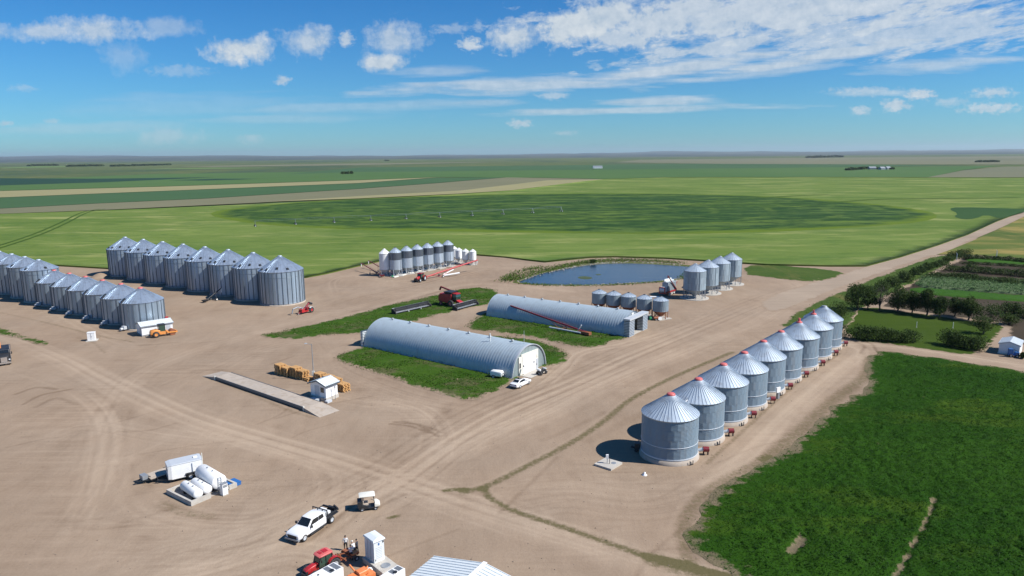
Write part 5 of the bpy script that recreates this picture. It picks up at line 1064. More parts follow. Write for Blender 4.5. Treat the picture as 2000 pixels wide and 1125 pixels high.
# --- little white covered trailer, old tyre and quad bike by the shed door
t=place('utility_trailer','little white covered trailer on the grass beside the shed wall','trailer',(963,736),(980,738),0); t.location=(*G(971,738),0)
mb=MB(); mb.loft([rr(-.6,.6,.5,1.35,.2,-1.2),rr(-.68,.68,.45,1.5,.22,-1.0),rr(-.68,.68,.45,1.5,.22,.9),rr(-.6,.6,.5,1.4,.2,1.1)]); mb.build('body',M['white'],t)
mb=MB(); mb.tube((1.1,0,1.0),(1.28,0,1.0),.42,.38,20); mb.build('end_hub',M['white'],t); mb=MB(); mb.tube((1.28,0,1.0),(1.31,0,1.0),.16,.16,12); mb.build('hub_hole',M['dark'],t)
for s in (-1,1): wheel('wheel',t,(-.5,s*.72,.36),.36,.22,.5)
mb=MB(); mb.box(-1.0,-.5,.35,1.0,.5,.46); mb.beam((-1.,0,.4),(-2.0,0,.4),.1); mb.beam((.9,.3,0),(.9,.3,.5),.08); mb.build('chassis',M['dark'],t)
q=G(994,733.5); t=thing('spare_wheel','large dark wheel leaning on the corner of the nearer shed','wheel',(q.x,q.y+.2),-.6); t.rotation_euler=(.25,0,-.65)
mb=MB(); mb.lathe([(.38,-.2),(.62,-.26),(.72,-.1),(.72,.1),(.62,.26),(.38,.2)],26,0,True,'y',(0,0,.72)); mb.build('tyre',M['black'],t,fix=False); mb=MB(); mb.lathe([(0,-.08),(.3,-.1),(.38,-.2),(.38,.2),(.3,.05),(0,.08)],20,0,True,'y',(0,0,.72)); mb.build('rim',M['rust'],t,fix=False)
q=G(1009,735.5); t=thing('leaning_panel','grey green sheet panel leaning against the shed end','panel',(q.x,q.y+.3),-.65); mb=MB(); mb.add([(-.75,0,0),(.75,0,0),(.75,.55,1.35),(-.75,.55,1.35),(-.75,.06,0),(.75,.06,0),(.75,.61,1.35),(-.75,.61,1.35)],[(0,1,2,3),(7,6,5,4),(0,4,5,1),(1,5,6,2),(2,6,7,3),(3,7,4,0)]); mb.M=Matrix.Identity(4); mb.build('sheet',M['siding'],t)
t=place('quad_bike','black quad bike with a white rack by the shed door','quad bike',(1050,732),(1066,726),0); t.location=(*G(1058,730.5),0)
mb=MB(); mb.loft([rr(-.4,.4,.45,.8,.1,-1.0),rr(-.45,.45,.4,.95,.12,-.6),rr(-.25,.25,.4,.95,.1,-.1),rr(-.25,.25,.4,1.0,.1,.4),rr(-.42,.42,.45,.95,.12,.7),rr(-.35,.35,.5,.75,.1,1.05)]); mb.build('body',M['dark'],t)
mb=MB(); mb.box(-.7,-.2,.95,.1,.2,1.08); mb.build('seat',M['black'],t); mb=MB(); mb.beam((.4,0,.95),(.3,0,1.25),.06); mb.beam((.3,-.4,1.25),(.3,.4,1.25),.04); mb.build('handlebar',M['dark'],t)
mb=MB(); mb.box(.55,-.45,.98,1.1,.45,1.05); mb.build('front_rack',M['lgrey'],t); mb=MB(); mb.box(-1.1,-.4,.95,-.7,.4,1.25); mb.build('rear_box',M['white'],t)
for x in (.75,-.75):
    for s in (-1,1): wheel('wheel',t,(x,s*.5,.32),.32,.26,.45,M['dark'])
# ------------------------------------------------------------------ yard furniture and small buildings
def corr_roof(mb,a,b,c,d,n,th=.06,mi=0):
    """sheet a-b (ridge) to d-c (eave) with n raised ribs running down the slope"""
    a,b,c,d=map(Vector,(a,b,c,d)); nn=(b-a).cross(d-a).normalized()
    if nn.z<0: nn=-nn
    mb.add([a,b,c,d,a-nn*th,b-nn*th,c-nn*th,d-nn*th],[(0,1,2,3),(7,6,5,4),(0,4,5,1),(1,5,6,2),(2,6,7,3),(3,7,4,0)],mi)
    for k in range(n+1):
        f=k/n; mb.beam(a.lerp(b,f)+nn*.03,d.lerp(c,f)+nn*.03,.07,.06,mi)
def gable_shed(name,label,cat,c0,c1,c2,he,hr,wallm,roofm,ribs=12,trim=None,over=.2,found=0,ridge_along=True,group=None):
    """c0-c1 one long ground edge, c1-c2 the short edge; the ridge runs along c0-c1"""
    c0,c1,c2=(Vector(c) for c in (c0,c1,c2)); d=(c1-c0); L=d.length; d.normalize(); W=(c2-c1).length; s=1 if d.x*(c2-c1).y-d.y*(c2-c1).x>0 else -1
    t=thing(name,label,cat,(c0.x,c0.y),math.atan2(d.y,d.x),group); y1=s*W
    lo,hi=min(0,y1),max(0,y1); ym=(lo+hi)/2
    mb=MB(); mb.ext([(lo,found),(lo,he),(ym,hr),(hi,he),(hi,found)],0,L,0,'x'); mb.build('wall',wallm,t)
    if found: mb=MB(); mb.box(-.12,lo-.12,0,L+.12,hi+.12,found); mb.build('foundation',M['conc'],t)
    mb=MB(); sl=(hr-he)/((hi-lo)/2); e=he-over*sl+.05
    corr_roof(mb,(-over,ym,hr+.07),(L+over,ym,hr+.07),(L+over,lo-over,e),(-over,lo-over,e),ribs); corr_roof(mb,(-over,ym,hr+.07),(L+over,ym,hr+.07),(L+over,hi+over,e),(-over,hi+over,e),ribs); mb.build('roof',roofm,t)
    if trim:
        for y in (lo-over,hi+over): mb=MB(); mb.beam((-over,y,e-.1),(L+over,y,e-.1),.06,.26); mb.build('eave_trim',trim,t)
        for x in (-over-.03,L+over+.03): mb=MB(); mb.beam((x,lo-over,e-.08),(x,ym,hr-.04),.05,.22); mb.beam((x,hi+over,e-.08),(x,ym,hr-.04),.05,.22); mb.build('gable_trim',trim,t)
    return t,L,lo,hi
# long white shed beside the low silver bins
t,L,lo,hi=gable_shed('storage_shed','long white shed with a white roof by the low silver bins','shed',G(278,657.7),G(338.4,648.2),G(326,642),2.45,3.1,M['white'],M['white_metal'],16,M['grey'])
mb=MB(); mb.box(-.06,lo,0,L+.06,hi,.35); mb.build('base_skirt',M['grey'],t); mb=MB(); mb.box(-.05,.7 if hi>1 else lo+.7,.1,-.02,1.7 if hi>1 else lo+1.7,2.1); mb.build('door',M['lgrey'],t)
mb=MB(); mb.box(L-1.5,-.05 if lo>=-.01 else hi,.4,L-.5,-.02 if lo>=-.01 else hi+.03,2.1); mb.build('side_door',M['lgrey'],t)
# weigh scale: deck, dark side beams, ramps
z=.62; a,b,c,d=(G(*p,z) for p in ((419,736),(593.5,796),(629,785.5),(454,727))); ax=(b-a); Ls=ax.length; ax.normalize(); Ws=(d-a).length*.93; s=1
t=thing('weigh_scale','long concrete vehicle weigh scale in front of the small hut','weigh scale',(a.x,a.y),math.atan2(ax.y,ax.x))
mb=MB(); mb.box(0,.12,.46,Ls,Ws-.05,z); mb.build('scale_deck',M['conc_dust'],t)
mb=MB()
for k in range(1,5): mb.box(Ls*k/5-.02,.1,z+.001,Ls*k/5+.02,Ws,z+.006)
mb.build('deck_joint',M['grey'],t)
mb=MB(); mb.box(0,0,.12,Ls,.11,z+.05); mb.box(0,Ws-.04,.12,Ls,Ws+.07,z+.05); mb.build('side_beam',M['rib'],t)
mb=MB(); mb.box(.3,.3,.0,Ls-.3,Ws-.3,.45); mb.build('scale_pit',M['dark'],t)
for x0,x1 in ((-4.2,-.06),(Ls+4.6,Ls+.06)):
    mb=MB(); mb.add([(x0,-.3,.0),(x0,Ws+.3,.0),(x1,Ws+.1,z),(x1,-.1,z),(x1,-.1,0),(x1,Ws+.1,0)],[(0,1,2,3),(0,3,4),(1,5,2),(3,2,5,4)]); mb.build('ramp',M['conc_dust'],t)
for x in (.1,Ls-.1): mb=MB(); mb.box(x-.12,-.1,0,x+.12,.1,.8); mb.build('corner_post',M['cream'],t)
# scale hut
t,L,lo,hi=gable_shed('scale_hut','small white hut with a white metal roof beside the weigh scale','hut',G(637.5,784.5),G(660,775.5),G(634,767.5),2.95,3.6,M['white'],M['white_metal'],8,M['rib'],over=.35,found=.65)
sg=hi if hi>1 else lo
mb=MB(); mb.box(-.03,sg*.42,.7,-.005,sg*.72,2.6); mb.build('door',M['lgrey'],t); mb=MB(); mb.box(-.03,sg*.12,1.5,-.005,sg*.34,2.4); mb.build('window',M['glass'],t)
mb=MB(); mb.box(-1.3,sg*.35,0,-.15,sg*.8,.45); mb.build('step',M['lgrey'],t)
mb=MB(); mb.box(-.6,-.9*(1 if sg>0 else -1),.0,.5,-.2*(1 if sg>0 else -1),.35); mb.build('cable_box',M['blue'] if False else M['lgrey'],t)
p=G(655.3,781); t=thing('meter_post','thin grey post standing before the hut wall','post',p); mb=MB(); mb.tube((0,0,0),(0,0,2.5),.05,.05,8); mb.build('pole',M['grey'],t); mb=MB(); mb.box(-.1,-.08,2.2,.1,.08,2.6); mb.build('meter_box',M['lgrey'],t)
p=G(625,777); t=thing('guard_post','pair of short white posts at the hut steps','post',p)
for k in (0,.8): mb=MB(); mb.tube((k*.5,-.3-k,0),(k*.5,-.3-k,1.1),.07,.07,10); mb.build('bollard',M['white'],t)
p=G(613,743); hp=height(p,672); t=thing('light_pole','tall slender light pole behind the small hut','light pole',p); mb=MB(); mb.tube((0,0,0),(0,0,hp),.10,.06,10); mb.build('pole',M['grey'],t)
mb=MB(); mb.tube((0,0,hp-.1),(-.9,-.1,hp+.12),.04,.04,8); mb.build('arm',M['grey'],t); mb=MB(); mb.loft([rr(-.12,.12,hp+.05,hp+.15,.03,-1.35),rr(-.16,.16,hp+.03,hp+.2,.04,-1.1),rr(-.1,.1,hp+.06,hp+.16,.03,-.85)]); mb.build('lamp_head',M['lgrey'],t)
mb=MB(); mb.box(-.25,-.2,1.0,.25,.0,1.9); mb.build('junction_box',M['cream'],t)
# pallets: every pallet of every stack is a thing of its own
def pallet_mesh(L,W,H):
    mb=MB()
    for k in range(3):
        for j in range(3): x=-L/2+.09+(L-.18)*k/2; y=-W/2+.09+(W-.18)*j/2; mb.box(x-.08,y-.08,.045,x+.08,y+.08,H-.045)
    for k in range(5): y=-W/2+W*k/4.9; mb.box(-L/2,y,H-.045,L/2,y+W*.16,H); 
    for k in (0,2,4): y=-W/2+W*k/4.9; mb.box(-L/2,y,0,L/2,y+W*.16,.045)
    return mb
pm=None
def stack(px_,rz,n,where,L=2.0,W=1.5,H=.28,skew=.08,off=(0,0)):
    global pm
    p=G(*px_)
    for k in range(n):
        if pm is None: pm=pallet_mesh(L,W,H).build('pallet',M['wood']); o=pm
        else: o=pm.copy(); C.objects.link(o)
        o.location=(p.x+off[0]+random.uniform(-skew,skew),p.y+off[1]+random.uniform(-skew,skew),.015+k*(H+.004)); o.rotation_euler=(0,0,rz+random.uniform(-.06,.06))
        w='topmost' if k==n-1 else 'lowest' if k==0 else ORD[n-1-k]+' from the top'
        tag(o,f'orange wooden pallet, {w}, {where}','pallet','wooden pallets stacked by the scale hut')
rz=hd((537,727),(570,737)); 
stack((549,730),rz,7,'in the leftmost stack'); stack((562,733),rz,6,'just right of the leftmost stack')
stack((579,736),rz,7,'in the middle stack'); stack((592,739.5),rz,6,'right of the middle stack')
stack((602,742),rz,2,'in the low stack left of the light pole')
stack((627,745),rz,6,'behind the hut near the light pole'); stack((642,750.5),rz,6,'hidden behind the hut roof'); stack((657,756),rz,6,'behind the right corner of the hut'); stack((671,763),rz,5,'in the end stack right of the hut')
# small white kiosk by the left bins
p=G(180,665); t=thing('utility_box','white boxy utility cabinet on a pad near the low silver bins','utility box',p,.3); mb=MB(); mb.box(-1.1,-1.2,0,1.2,1.,.14); mb.build('concrete_pad',M['conc'],t); mb=MB(); mb.box(-.8,-.6,.14,.75,.6,1.95); mb.box(-.85,-.65,1.95,.8,.65,2.03); mb.build('cabinet',M['white'],t); mb=MB(); mb.box(-.05,-.64,.3,.0,-.6,1.85); mb.box(.1,-.66,1.0,.16,-.6,1.2); mb.build('door_edge',M['grey'],t)
# fuel depot
ca,cb_,cc_,cd=(G(*p,.55) for p in ((324.5,957),(373,981),(467,945.5),(418,926))); e1=(cb_-ca); e2=(cc_-cb_); L1_,L2_=e1.length,e2.length; rz=math.atan2(e1.y,e1.x)
t=thing('containment_wall','low concrete containment wall around the white fuel tanks','containment wall',(ca.x,ca.y),rz); th=.28
mb=MB(); mb.box(0,0,0,L1_,th,.6); mb.build('wall',M['conc'],t); mb=MB(); mb.box(0,L2_-th,0,L1_,L2_,.6); mb.build('wall',M['conc'],t); mb=MB(); mb.box(0,th,0,th,L2_-th,.597); mb.build('wall',M['conc'],t); mb=MB(); mb.box(L1_-th,th,0,L1_,L2_*.42,.597); mb.build('wall',M['conc'],t); mb=MB(); mb.box(L1_-th,L2_*.62,0,L1_,L2_-th,.597); mb.build('wall',M['conc'],t)
mb=MB(); mb.box(th,th,.004,L1_-th,L2_-th,.03); mb.build('pad',M['conc_dust'],t)
def tank(label,p0,p1,r,zc,vent):
    a,b=G(*p0,zc),G(*p1,zc); L=(b-a).length; t=thing('fuel_tank',label,'fuel tank',(a.x,a.y),math.atan2(b.y-a.y,b.x-a.x),'white fuel tanks')
    mb=MB(); mb.lathe([(0,-.10),(r*.6,-.07),(r*.93,.0),(r,.08),(r,L-.08),(r*.93,L),(r*.6,L+.07),(0,L+.10)],36,0,True,'x',(0,0,zc)); mb.build('tank_shell',M['white'],t)
    for x in (L*.2,L*.8): mb=MB(); mb.box(x-.12,-r*.8,.03,x+.12,r*.8,zc-r*.55); mb.build('saddle',M['dark'],t)
    for k,x in enumerate((L*.35,L*.65)): mb=MB(); mb.tube((x,0,zc+r-.03),(x,0,zc+r+.12),.1,.1,10); mb.build('filler_cap',M['grey'],t)
    if vent: mb=MB(); mb.tube((-.1,.2,zc),(-.1,.2,zc+r+1.5),.06,.06,8); mb.build('vent_pipe',M['cream'],t); mb=MB(); ladder(mb,L+.02,0,.2,zc+r*.9,0,.4); mb.build('ladder',M['lgrey'],t)
    return t
tank('largest white fuel tank with a tall vent pipe',(394.5,920.5),(428.5,941.5),.98,1.3,True)
tank('small white fuel tank in the middle, between two others',(379.5,941.5),(406.2,956.5),.60,.78,False)
tank('small white fuel tank nearest the low concrete wall',(360.2,947.2),(387.6,965.5),.62,.80,False)
p=G(438.5,966); t=thing('fuel_pump','white fuel pump standing beside the largest tank','fuel pump',p,rz); mb=MB(); mb.box(-.35,-.4,0,.35,.4,.12); mb.build('plinth',M['conc'],t); mb=MB(); mb.box(-.28,-.36,.12,.28,.36,1.5); mb.build('cabinet',M['white'],t); mb=MB(); mb.box(-.3,-.38,1.5,.3,.38,1.58); mb.box(.281,-.28,1.05,.30,.28,1.4); mb.build('display_panel',M['grey'],t); mb=MB(); mb.path([(.2,.4,1.2),(.3,.55,.9),(.2,.55,.4),(.0,.4,.7)],.03); mb.build('hose',M['black'],t)
p=G(424,960); t=thing('pipe_stand','small pipes and valves in front of the tanks','pipework',p,rz); mb=MB(); mb.path([(-.8,0,.3),(.2,0,.3),(.2,.4,.8),(.9,.4,.8)],.06); mb.tube((-.8,0,0),(-.8,0,.6),.05); mb.tube((.9,.4,0),(.9,.4,.9),.05); mb.build('pipe',M['lgrey'],t); mb=MB(); mb.tube((-.3,0,.3),(-.3,0,.7),.16,.16,12); mb.build('filter',M['white'],t)
p=G(455,947); t=thing('blue_tray','dark blue spill tray at the corner of the fuel pad','tray',p,rz); mb=MB(); mb.box(-.8,-.7,.04,.8,.7,.42); mb.box(-.85,-.75,.42,.85,.75,.46); mb.build('tray',M['blue'],t)
# electrical cabinet on a concrete block with a manhole
z=.65; a,b,c=(G(*p,z) for p in ((713.8,1087),(731.5,1101),(747.4,1090))); rz=math.atan2(b.y-a.y,b.x-a.x); L=(b-a).length; W=(c-b).length
t=thing('electrical_cabinet','tall white electrical cabinet on a concrete block with manhole','cabinet',(a.x,a.y),rz)
mb=MB(); mb.box(-.15,-.3,0,L+2.0,W+.45,z); mb.build('concrete_block',M['conc'],t,bevel=.06); mb=MB(); mb.lathe([(0,z+.05),(.46,z+.05),(.52,z+.01)],24,0,False,'z',(L+1.05,W*.55,0)); mb.build('manhole_cover',M['grey'],t)
H=2.35; mb=MB(); mb.box(0,0,z,L,W,z+H); mb.build('cabinet',M['lgrey'] if False else M['white_metal'],t); mb=MB(); mb.loft([[(-.12,-.12,z+H),(L+.12,-.12,z+H),(L+.12,W+.12,z+H),(-.12,W+.12,z+H)],[(-.06,-.06,z+H+.16),(L+.06,-.06,z+H+.16),(L+.06,W+.06,z+H+.16),(-.06,W+.06,z+H+.16)],[(.15,W*.5-.1,z+H+.30),(L-.15,W*.5-.1,z+H+.30),(L-.15,W*.5+.1,z+H+.30),(.15,W*.5+.1,z+H+.30)]],0,False); mb.build('cabinet_top',M['white_metal'],t)
mb=MB()
for k in range(7): mb.box(L+.002,.25,z+.45+k*.19,L+.03,W-.3,z+.50+k*.19)
mb.build('louvre',M['lgrey'],t); mb=MB(); mb.box(L+.002,W*.42,z+1.85,L+.02,W*.55,z+2.1); mb.build('warning_sign',M['blue'],t); mb=MB(); mb.box(L+.002,W*.1,z+.2,L+.03,W*.16,z+.4); mb.box(L+.003,W*.86,z+2.0,L+.05,W*.95,z+2.2); mb.build('lock',M['dark'],t)
mb=MB(); mb.box(L*.3,-.02,z+.1,L*.32,-.002,z+H-.1); mb.box(L*.62,-.02,z+.1,L*.64,-.002,z+H-.1); mb.build('panel_seam',M['grey'],t)
# white machine housings at the bottom edge
def housing(label,p0,p1,W,H,L,two):
    a,b=G(*p0,H),G(*p1,H); d=(b-a).normalized(); t=thing('machine_housing',label,'housing',(a.x,a.y),math.atan2(d.y,d.x)+PI/2)
    w=(b-a).length
    mb=MB(); mb.loft([rr(-w,0,.35,H-.02,.05,0),rr(-w,0,.3,H,.06,.06),rr(-w,0,.3,H,.06,L-.06),rr(-w,0,.35,H-.02,.05,L)],0,False); mb.build('box',M['white'],t)
    return t,w
for lab,p0,p1,H,L in (('long white machine housing covering the near tractor wheels',(671,1107.8),(651.8,1097.2),2.1,6.0),('white machine housing with two roof grilles beside the metal roof',(791.5,1110),(776.5,1102.8),1.6,5.0)):
    a,b=G(*p0,H),G(*p1,H); d=(a-b).normalized(); w=(a-b).length; t=thing('machine_housing',lab,'housing',(b.x,b.y),math.atan2(d.y,d.x)-PI/2,'white machine housings at the bottom edge'); 
    # local x runs away from the far end, toward the camera side; local y spans the width
    mb=MB(); mb.box(0,0,.25,L,w,H); mb.build('box',M['white'],t,bevel=.05); mb=MB(); mb.box(.05,.05,0,L-.05,w-.05,.25); mb.build('skid',M['dark'],t)
    for k in range(2):
        x=.15+k*.75; mb=MB(); mb.box(x,.15,H,x+.55,w-.15,H+.025)
        for j in range(6): mb.box(x+.04+j*.085,.17,H+.026,x+.07+j*.085,w-.17,H+.045)
        mb.build('roof_grille',M['grey'],t)
    mb=MB(); mb.tube((1.1,w*.75,H+.02),(1.1,w*.75,H+.12),.2,.2,14); mb.build('fan_opening',M['dark'],t); mb=MB(); mb.box(2.3,w*.4,H,2.45,w*.5,H+.07); mb.build('lifting_eye',M['dark'],t)
    mb=MB(); mb.box(2.8,.02,H,2.84,w-.02,H+.02); mb.box(L*.5,w,.4,L*.5+.05,w+.01,H-.1); mb.build('panel_seam',M['lgrey'],t)
p=G(703,1146); t=thing('orange_compressor','orange engine driven machine at the bottom edge','compressor',p,.75); t.scale=(.9,.9,.95)
mb=MB(); mb.loft([rr(-.75,.75,.5,1.35,.15,-1.3),rr(-.8,.8,.45,1.5,.2,-1.1),rr(-.8,.8,.45,1.5,.2,.3),rr(-.75,.75,.5,1.4,.15,.45)],0,False); mb.build('engine_cover',M['orange'],t); mb=MB(); mb.loft([rr(-.45,.5,1.3,1.8,.12,-.2),rr(-.45,.5,1.3,1.85,.15,.9),rr(-.35,.4,1.3,1.6,.1,1.1)],0,False); mb.box(.3,-.6,.6,1.7,.6,1.2); mb.build('hood',M['orange'],t)
mb=MB(); mb.tube((-.2,.5,1.6),(-.3,1.5,2.0),.11,.09,10); mb.tube((.3,-.5,1.3),(1.4,.6,1.5),.10,.10,10); mb.build('pipe',M['orange'],t)
for s in (-1,1): wheel('wheel',t,(.1,s*.95,.36),.36,.22,.5)
p=G(722,1129); t=thing('white_drum','white round drum beside the orange machine','drum',p); mb=MB(); mb.lathe([(0,0),(.34,.02),(.36,.1),(.36,.85),(.28,1.05),(.1,1.12),(0,1.12)],20); mb.build('drum',M['white'],t); mb=MB(); mb.lathe([(.37,.3),(.375,.34),(.37,.38)],20); mb.build('hoop',M['grey'],t)
# metal roofed building at the bottom edge
zr,ze_=5.2,4.2; A_=G(947,1100.5,zr); B_=G(847,1086.5,ze_); Cc=G(978,1123,ze_); r2=G(930,1120,zr); d=(r2-A_).normalized(); d=Vector(((B_-A_).y,-(B_-A_).x)).normalized()
if d.y>0: d=-d
W=(B_-A_).length; t=thing('metal_roof_building','building with a ribbed white metal roof at the bottom edge','building',(A_.x,A_.y),math.atan2(d.y,d.x)); sgn=1 if d.x*(B_-A_).y-d.y*(B_-A_).x>0 else -1
mb=MB(); Lb=11.0; corr_roof(mb,(0,0,zr),(Lb,0,zr),(Lb,sgn*W,ze_),(0,sgn*W,ze_),26); corr_roof(mb,(0,0,zr),(Lb,0,zr),(Lb,-sgn*W,ze_),(0,-sgn*W,ze_),26); mb.build('roof',M['white_metal'],t)
mb=MB(); mb.ext([(-W+.25,0),(-W+.25,ze_-.1),(0,zr-.14),(W-.25,ze_-.1),(W-.25,0)],.25,Lb-.3,0,'x'); mb.build('wall',M['white'],t)
mb=MB(); mb.beam((-.02,sgn*W,ze_-.1),(-.02,0,zr-.08),.06,.24); mb.beam((-.02,-sgn*W,ze_-.1),(-.02,0,zr-.08),.06,.24); mb.build('gable_trim',M['rib'],t); mb=MB(); mb.beam((-.1,0,zr+.09),(Lb,0,zr+.09),.4,.06); mb.build('ridge_cap',M['white'],t)
# concrete pad with a post by the nearest bin
z=.28; a,b,c,d=(G(*p,z) for p in ((1160.4,905.5),(1193.5,916),(1215.5,903),(1182.7,893.5))); t=thing('concrete_pad','square concrete pad with a white post beside the nearest bin','pad',(0,0)); o=MB(); o.add([(p.x,p.y,0) for p in (a,b,c,d)]+[(p.x,p.y,z) for p in (a,b,c,d)],[(3,2,1,0),(4,5,6,7),(0,1,5,4),(1,2,6,5),(2,3,7,6),(3,0,4,7)]); o.build('slab',M['conc'],t)
m_=(a+b+c+d)/4; mb=MB(); mb.lathe([(0,z+.03),(.34,z+.03),(.38,z+.005)],20,0,False,'z',(m_.x+.75,m_.y,0)); mb.build('manhole_cover',M['grey'],t)
mb=MB(); mb.beam((m_.x-.15,m_.y,z),(m_.x-.15,m_.y,z+.7),.08); mb.build('post',M['grey'],t); mb=MB(); mb.cbox((m_.x-.15,m_.y,z+.95),(.36,.24,.55)); mb.build('meter_box',M['white'],t); mb=MB(); mb.tube((m_.x+.15,m_.y-.2,z),(m_.x+.15,m_.y-.2,z+1.0),.04); mb.build('conduit',M['dark'],t)
p=G(1259,928); t=thing('ground_hydrant','small white capped fitting on the bare dirt near the nearest bin','fitting',p); mb=MB(); mb.lathe([(.34,0),(.32,.08),(.14,.12),(.14,.4),(0,.45)],14); mb.build('cap',M['white'],t); mb=MB(); mb.beam((-.3,.3,.1),(.2,.2,.35),.06); mb.build('pipe',M['grey'],t)
# control box by the fourth bin
p=G(1519,778); t=thing('control_box','white control box on a grey stand by the lane row','control box',p,.6); mb=MB(); mb.box(-.25,-.2,0,.25,.2,1.1); mb.build('stand',M['grey'],t); mb=MB(); mb.box(-.5,-.12,1.1,.5,.12,2.0); mb.build('box',M['white'],t)
# right hand white shed, blue machine
t,L,lo,hi=gable_shed('garden_shed','small white shed with a white roof at the right edge','shed',G(1949.5,689.5),G(1956.5,679.5),G(1996,685),2.2,2.75,M['white'],M['white_metal'],8,M['lgrey'],over=.15)
mb=MB(); mb.box(-.35,lo-.1,0,-.02,hi+.1,.25); mb.build('base_beam',M['cream'],t)
p=G(1979,697); t=thing('blue_machine','small blue wheeled machine parked before the white garden shed','machine',p,-.35); mb=MB(); mb.box(-1.0,-.5,.35,.9,.5,.6); mb.box(-.95,-.45,.6,-.2,.45,1.7); mb.box(.2,-.45,.6,.9,.4,1.1); mb.build('body',M['blue'],t); mb=MB(); mb.beam((-.2,.3,1.6),(.9,.3,1.1),.08); mb.beam((.9,0,.5),(1.6,0,.3),.1); mb.build('frame',M['dark'],t)
for x in (-.6,.5):
    for s in (-1,1): wheel('wheel',t,(x,s*.62,.34),.34,.22,.5)
for k,(u,v,lab) in enumerate(((1790,640,'thin white post standing in the mown lawn'),(1861,641,'white post near the right end of the mown lawn'))):
    p=G(u,v); t=thing('lawn_post',lab,'post',p); mb=MB(); mb.tube((0,0,0),(0,0,1.5),.06,.05,8); mb.build('post',M['white'],t); mb=MB(); mb.box(-.12,-.12,0,.12,.12,.15); mb.build('foot',M['conc'],t)
for u,v,lab in ((1868,508,'pale upright post among the farthest hedge row'),(1946,502,'tall pale stump rising above the far hedge row')):
    p=G(u,v); t=thing('dead_trunk',lab,'trunk',p); mb=MB(); mb.tube((0,0,0),(.1,0,2.6),.16,.1,8); mb.build('trunk',M['lgrey'],t); mb=MB(); mb.tube((.08,0,2.2),(-.3,.1,3.0),.07,.03,6); mb.build('branch',M['lgrey'],t)
# concrete blocks along the middle hopper row, green tub, white sheets
for k in range(9):
    p=G(773,541.5).lerp(G(884,514.5),k/8); t=MB(); t.M=at((0,0,0)); t.box(-1.2,-.4,0,1.2,.4,.35); o=t.build('concrete_block',M['cream'],None,bevel=.05); o.location=(p.x,p.y,0); o.rotation_euler=(0,0,hd((773,541.5),(884,514.5))+random.uniform(-.05,.05)); tag(o,f'pale concrete block edging the middle hopper row, {ORD[k]} from the green tub','block','pale blocks edging the hopper row')
p=G(767,541.5); t=MB(); t.lathe([(.35,0),(.42,.5),(.36,.5),(.3,.08),(0,.08)],14); o=t.build('tub',M['green'],None); o.location=(p.x,p.y,0); tag(o,'small green tub at the corner of the middle hopper row','tub')
p=G(1282,581); t=MB(); t.box(-1.8,-.6,.1,1.8,.6,.28); t.box(-1.6,-.5,0,-1.3,.5,.1); t.box(1.3,-.5,0,1.6,.5,.1); o=t.build('white_beam',M['white'],None); o.location=(p.x,p.y,0); o.rotation_euler=(0,0,-.1); tag(o,'long white slab lying behind the small grey hopper bins','slab')
p=G(1282,626); t=thing('seed_cart','small red and white machine under the end hopper bin','machine',(p.x,p.y+.3),.3); mb=MB(); mb.tube((-.7,0,.6),(.7,0,.6),.38,.38,14); mb.build('drum',M['rust'],t); mb=MB(); mb.box(.4,-.4,.2,1.4,.4,.8); mb.build('box',M['white'],t)
for s in (-1,1): wheel('wheel',t,(-.3,s*.5,.25),.25,.15,.5)
p=G(1270,625); t=MB(); t.lathe([(.3,0),(.34,.75),(.3,.8),(0,.82)],14); o=t.build('green_drum',M['green'],None); o.location=(p.x,p.y,0); tag(o,'green drum between the open shed and the end hopper bin','drum')
p=G(196,541); mb=MB(); mb.lathe([(3.6,0),(2.6,.5),(1.3,1.2),(.3,1.5),(0,1.5)],20); o=mb.build('soil_heap',M['soil'],None); o.location=(p.x,p.y,-.05); tag(o,'low heap of dark soil behind the left bins','heap')
# ------------------------------------------------------------------ centre pivot sprinkler
a,b=G(498,433.5,3.2),G(1096,406,3.2); n=9; t=thing('pivot_sprinkler','long centre pivot sprinkler crossing the irrigated circle','sprinkler',(a.x,a.y),math.atan2(b.y-a.y,b.x-a.x)); L=(b-a).length
for k in range(n):
    x0,x1=L*k/n,L*(k+1)/n; mb=MB(); pts=[(x0+(x1-x0)*j/6,0,3.9+.5*math.sin(PI*j/6)) for j in range(7)]; mb.path(pts,.07,6)
    low=[(x0+(x1-x0)*j/6,0,3.6-.3*math.sin(PI*j/6)) for j in range(7)]; mb.path(low,.05,5)
    for q,r in zip(pts,low): mb.tube(q,r,.04,.04,5)
    mb.build('span',M['rib'],t)
for k in range(n+1):
    x=L*k/n; mb=MB(); mb.beam((x,-1.6,.9),(x,0,4.0),.12); mb.beam((x,1.6,.9),(x,0,4.0),.12); mb.beam((x,-1.8,.9),(x,1.8,.9),.14); o=mb.build('tower',M['rib'],t)
    for s in (-1,1): wheel('wheel',o,(x,s*1.7,.9),.65,.4,.5,None,0,'y',M['black'])
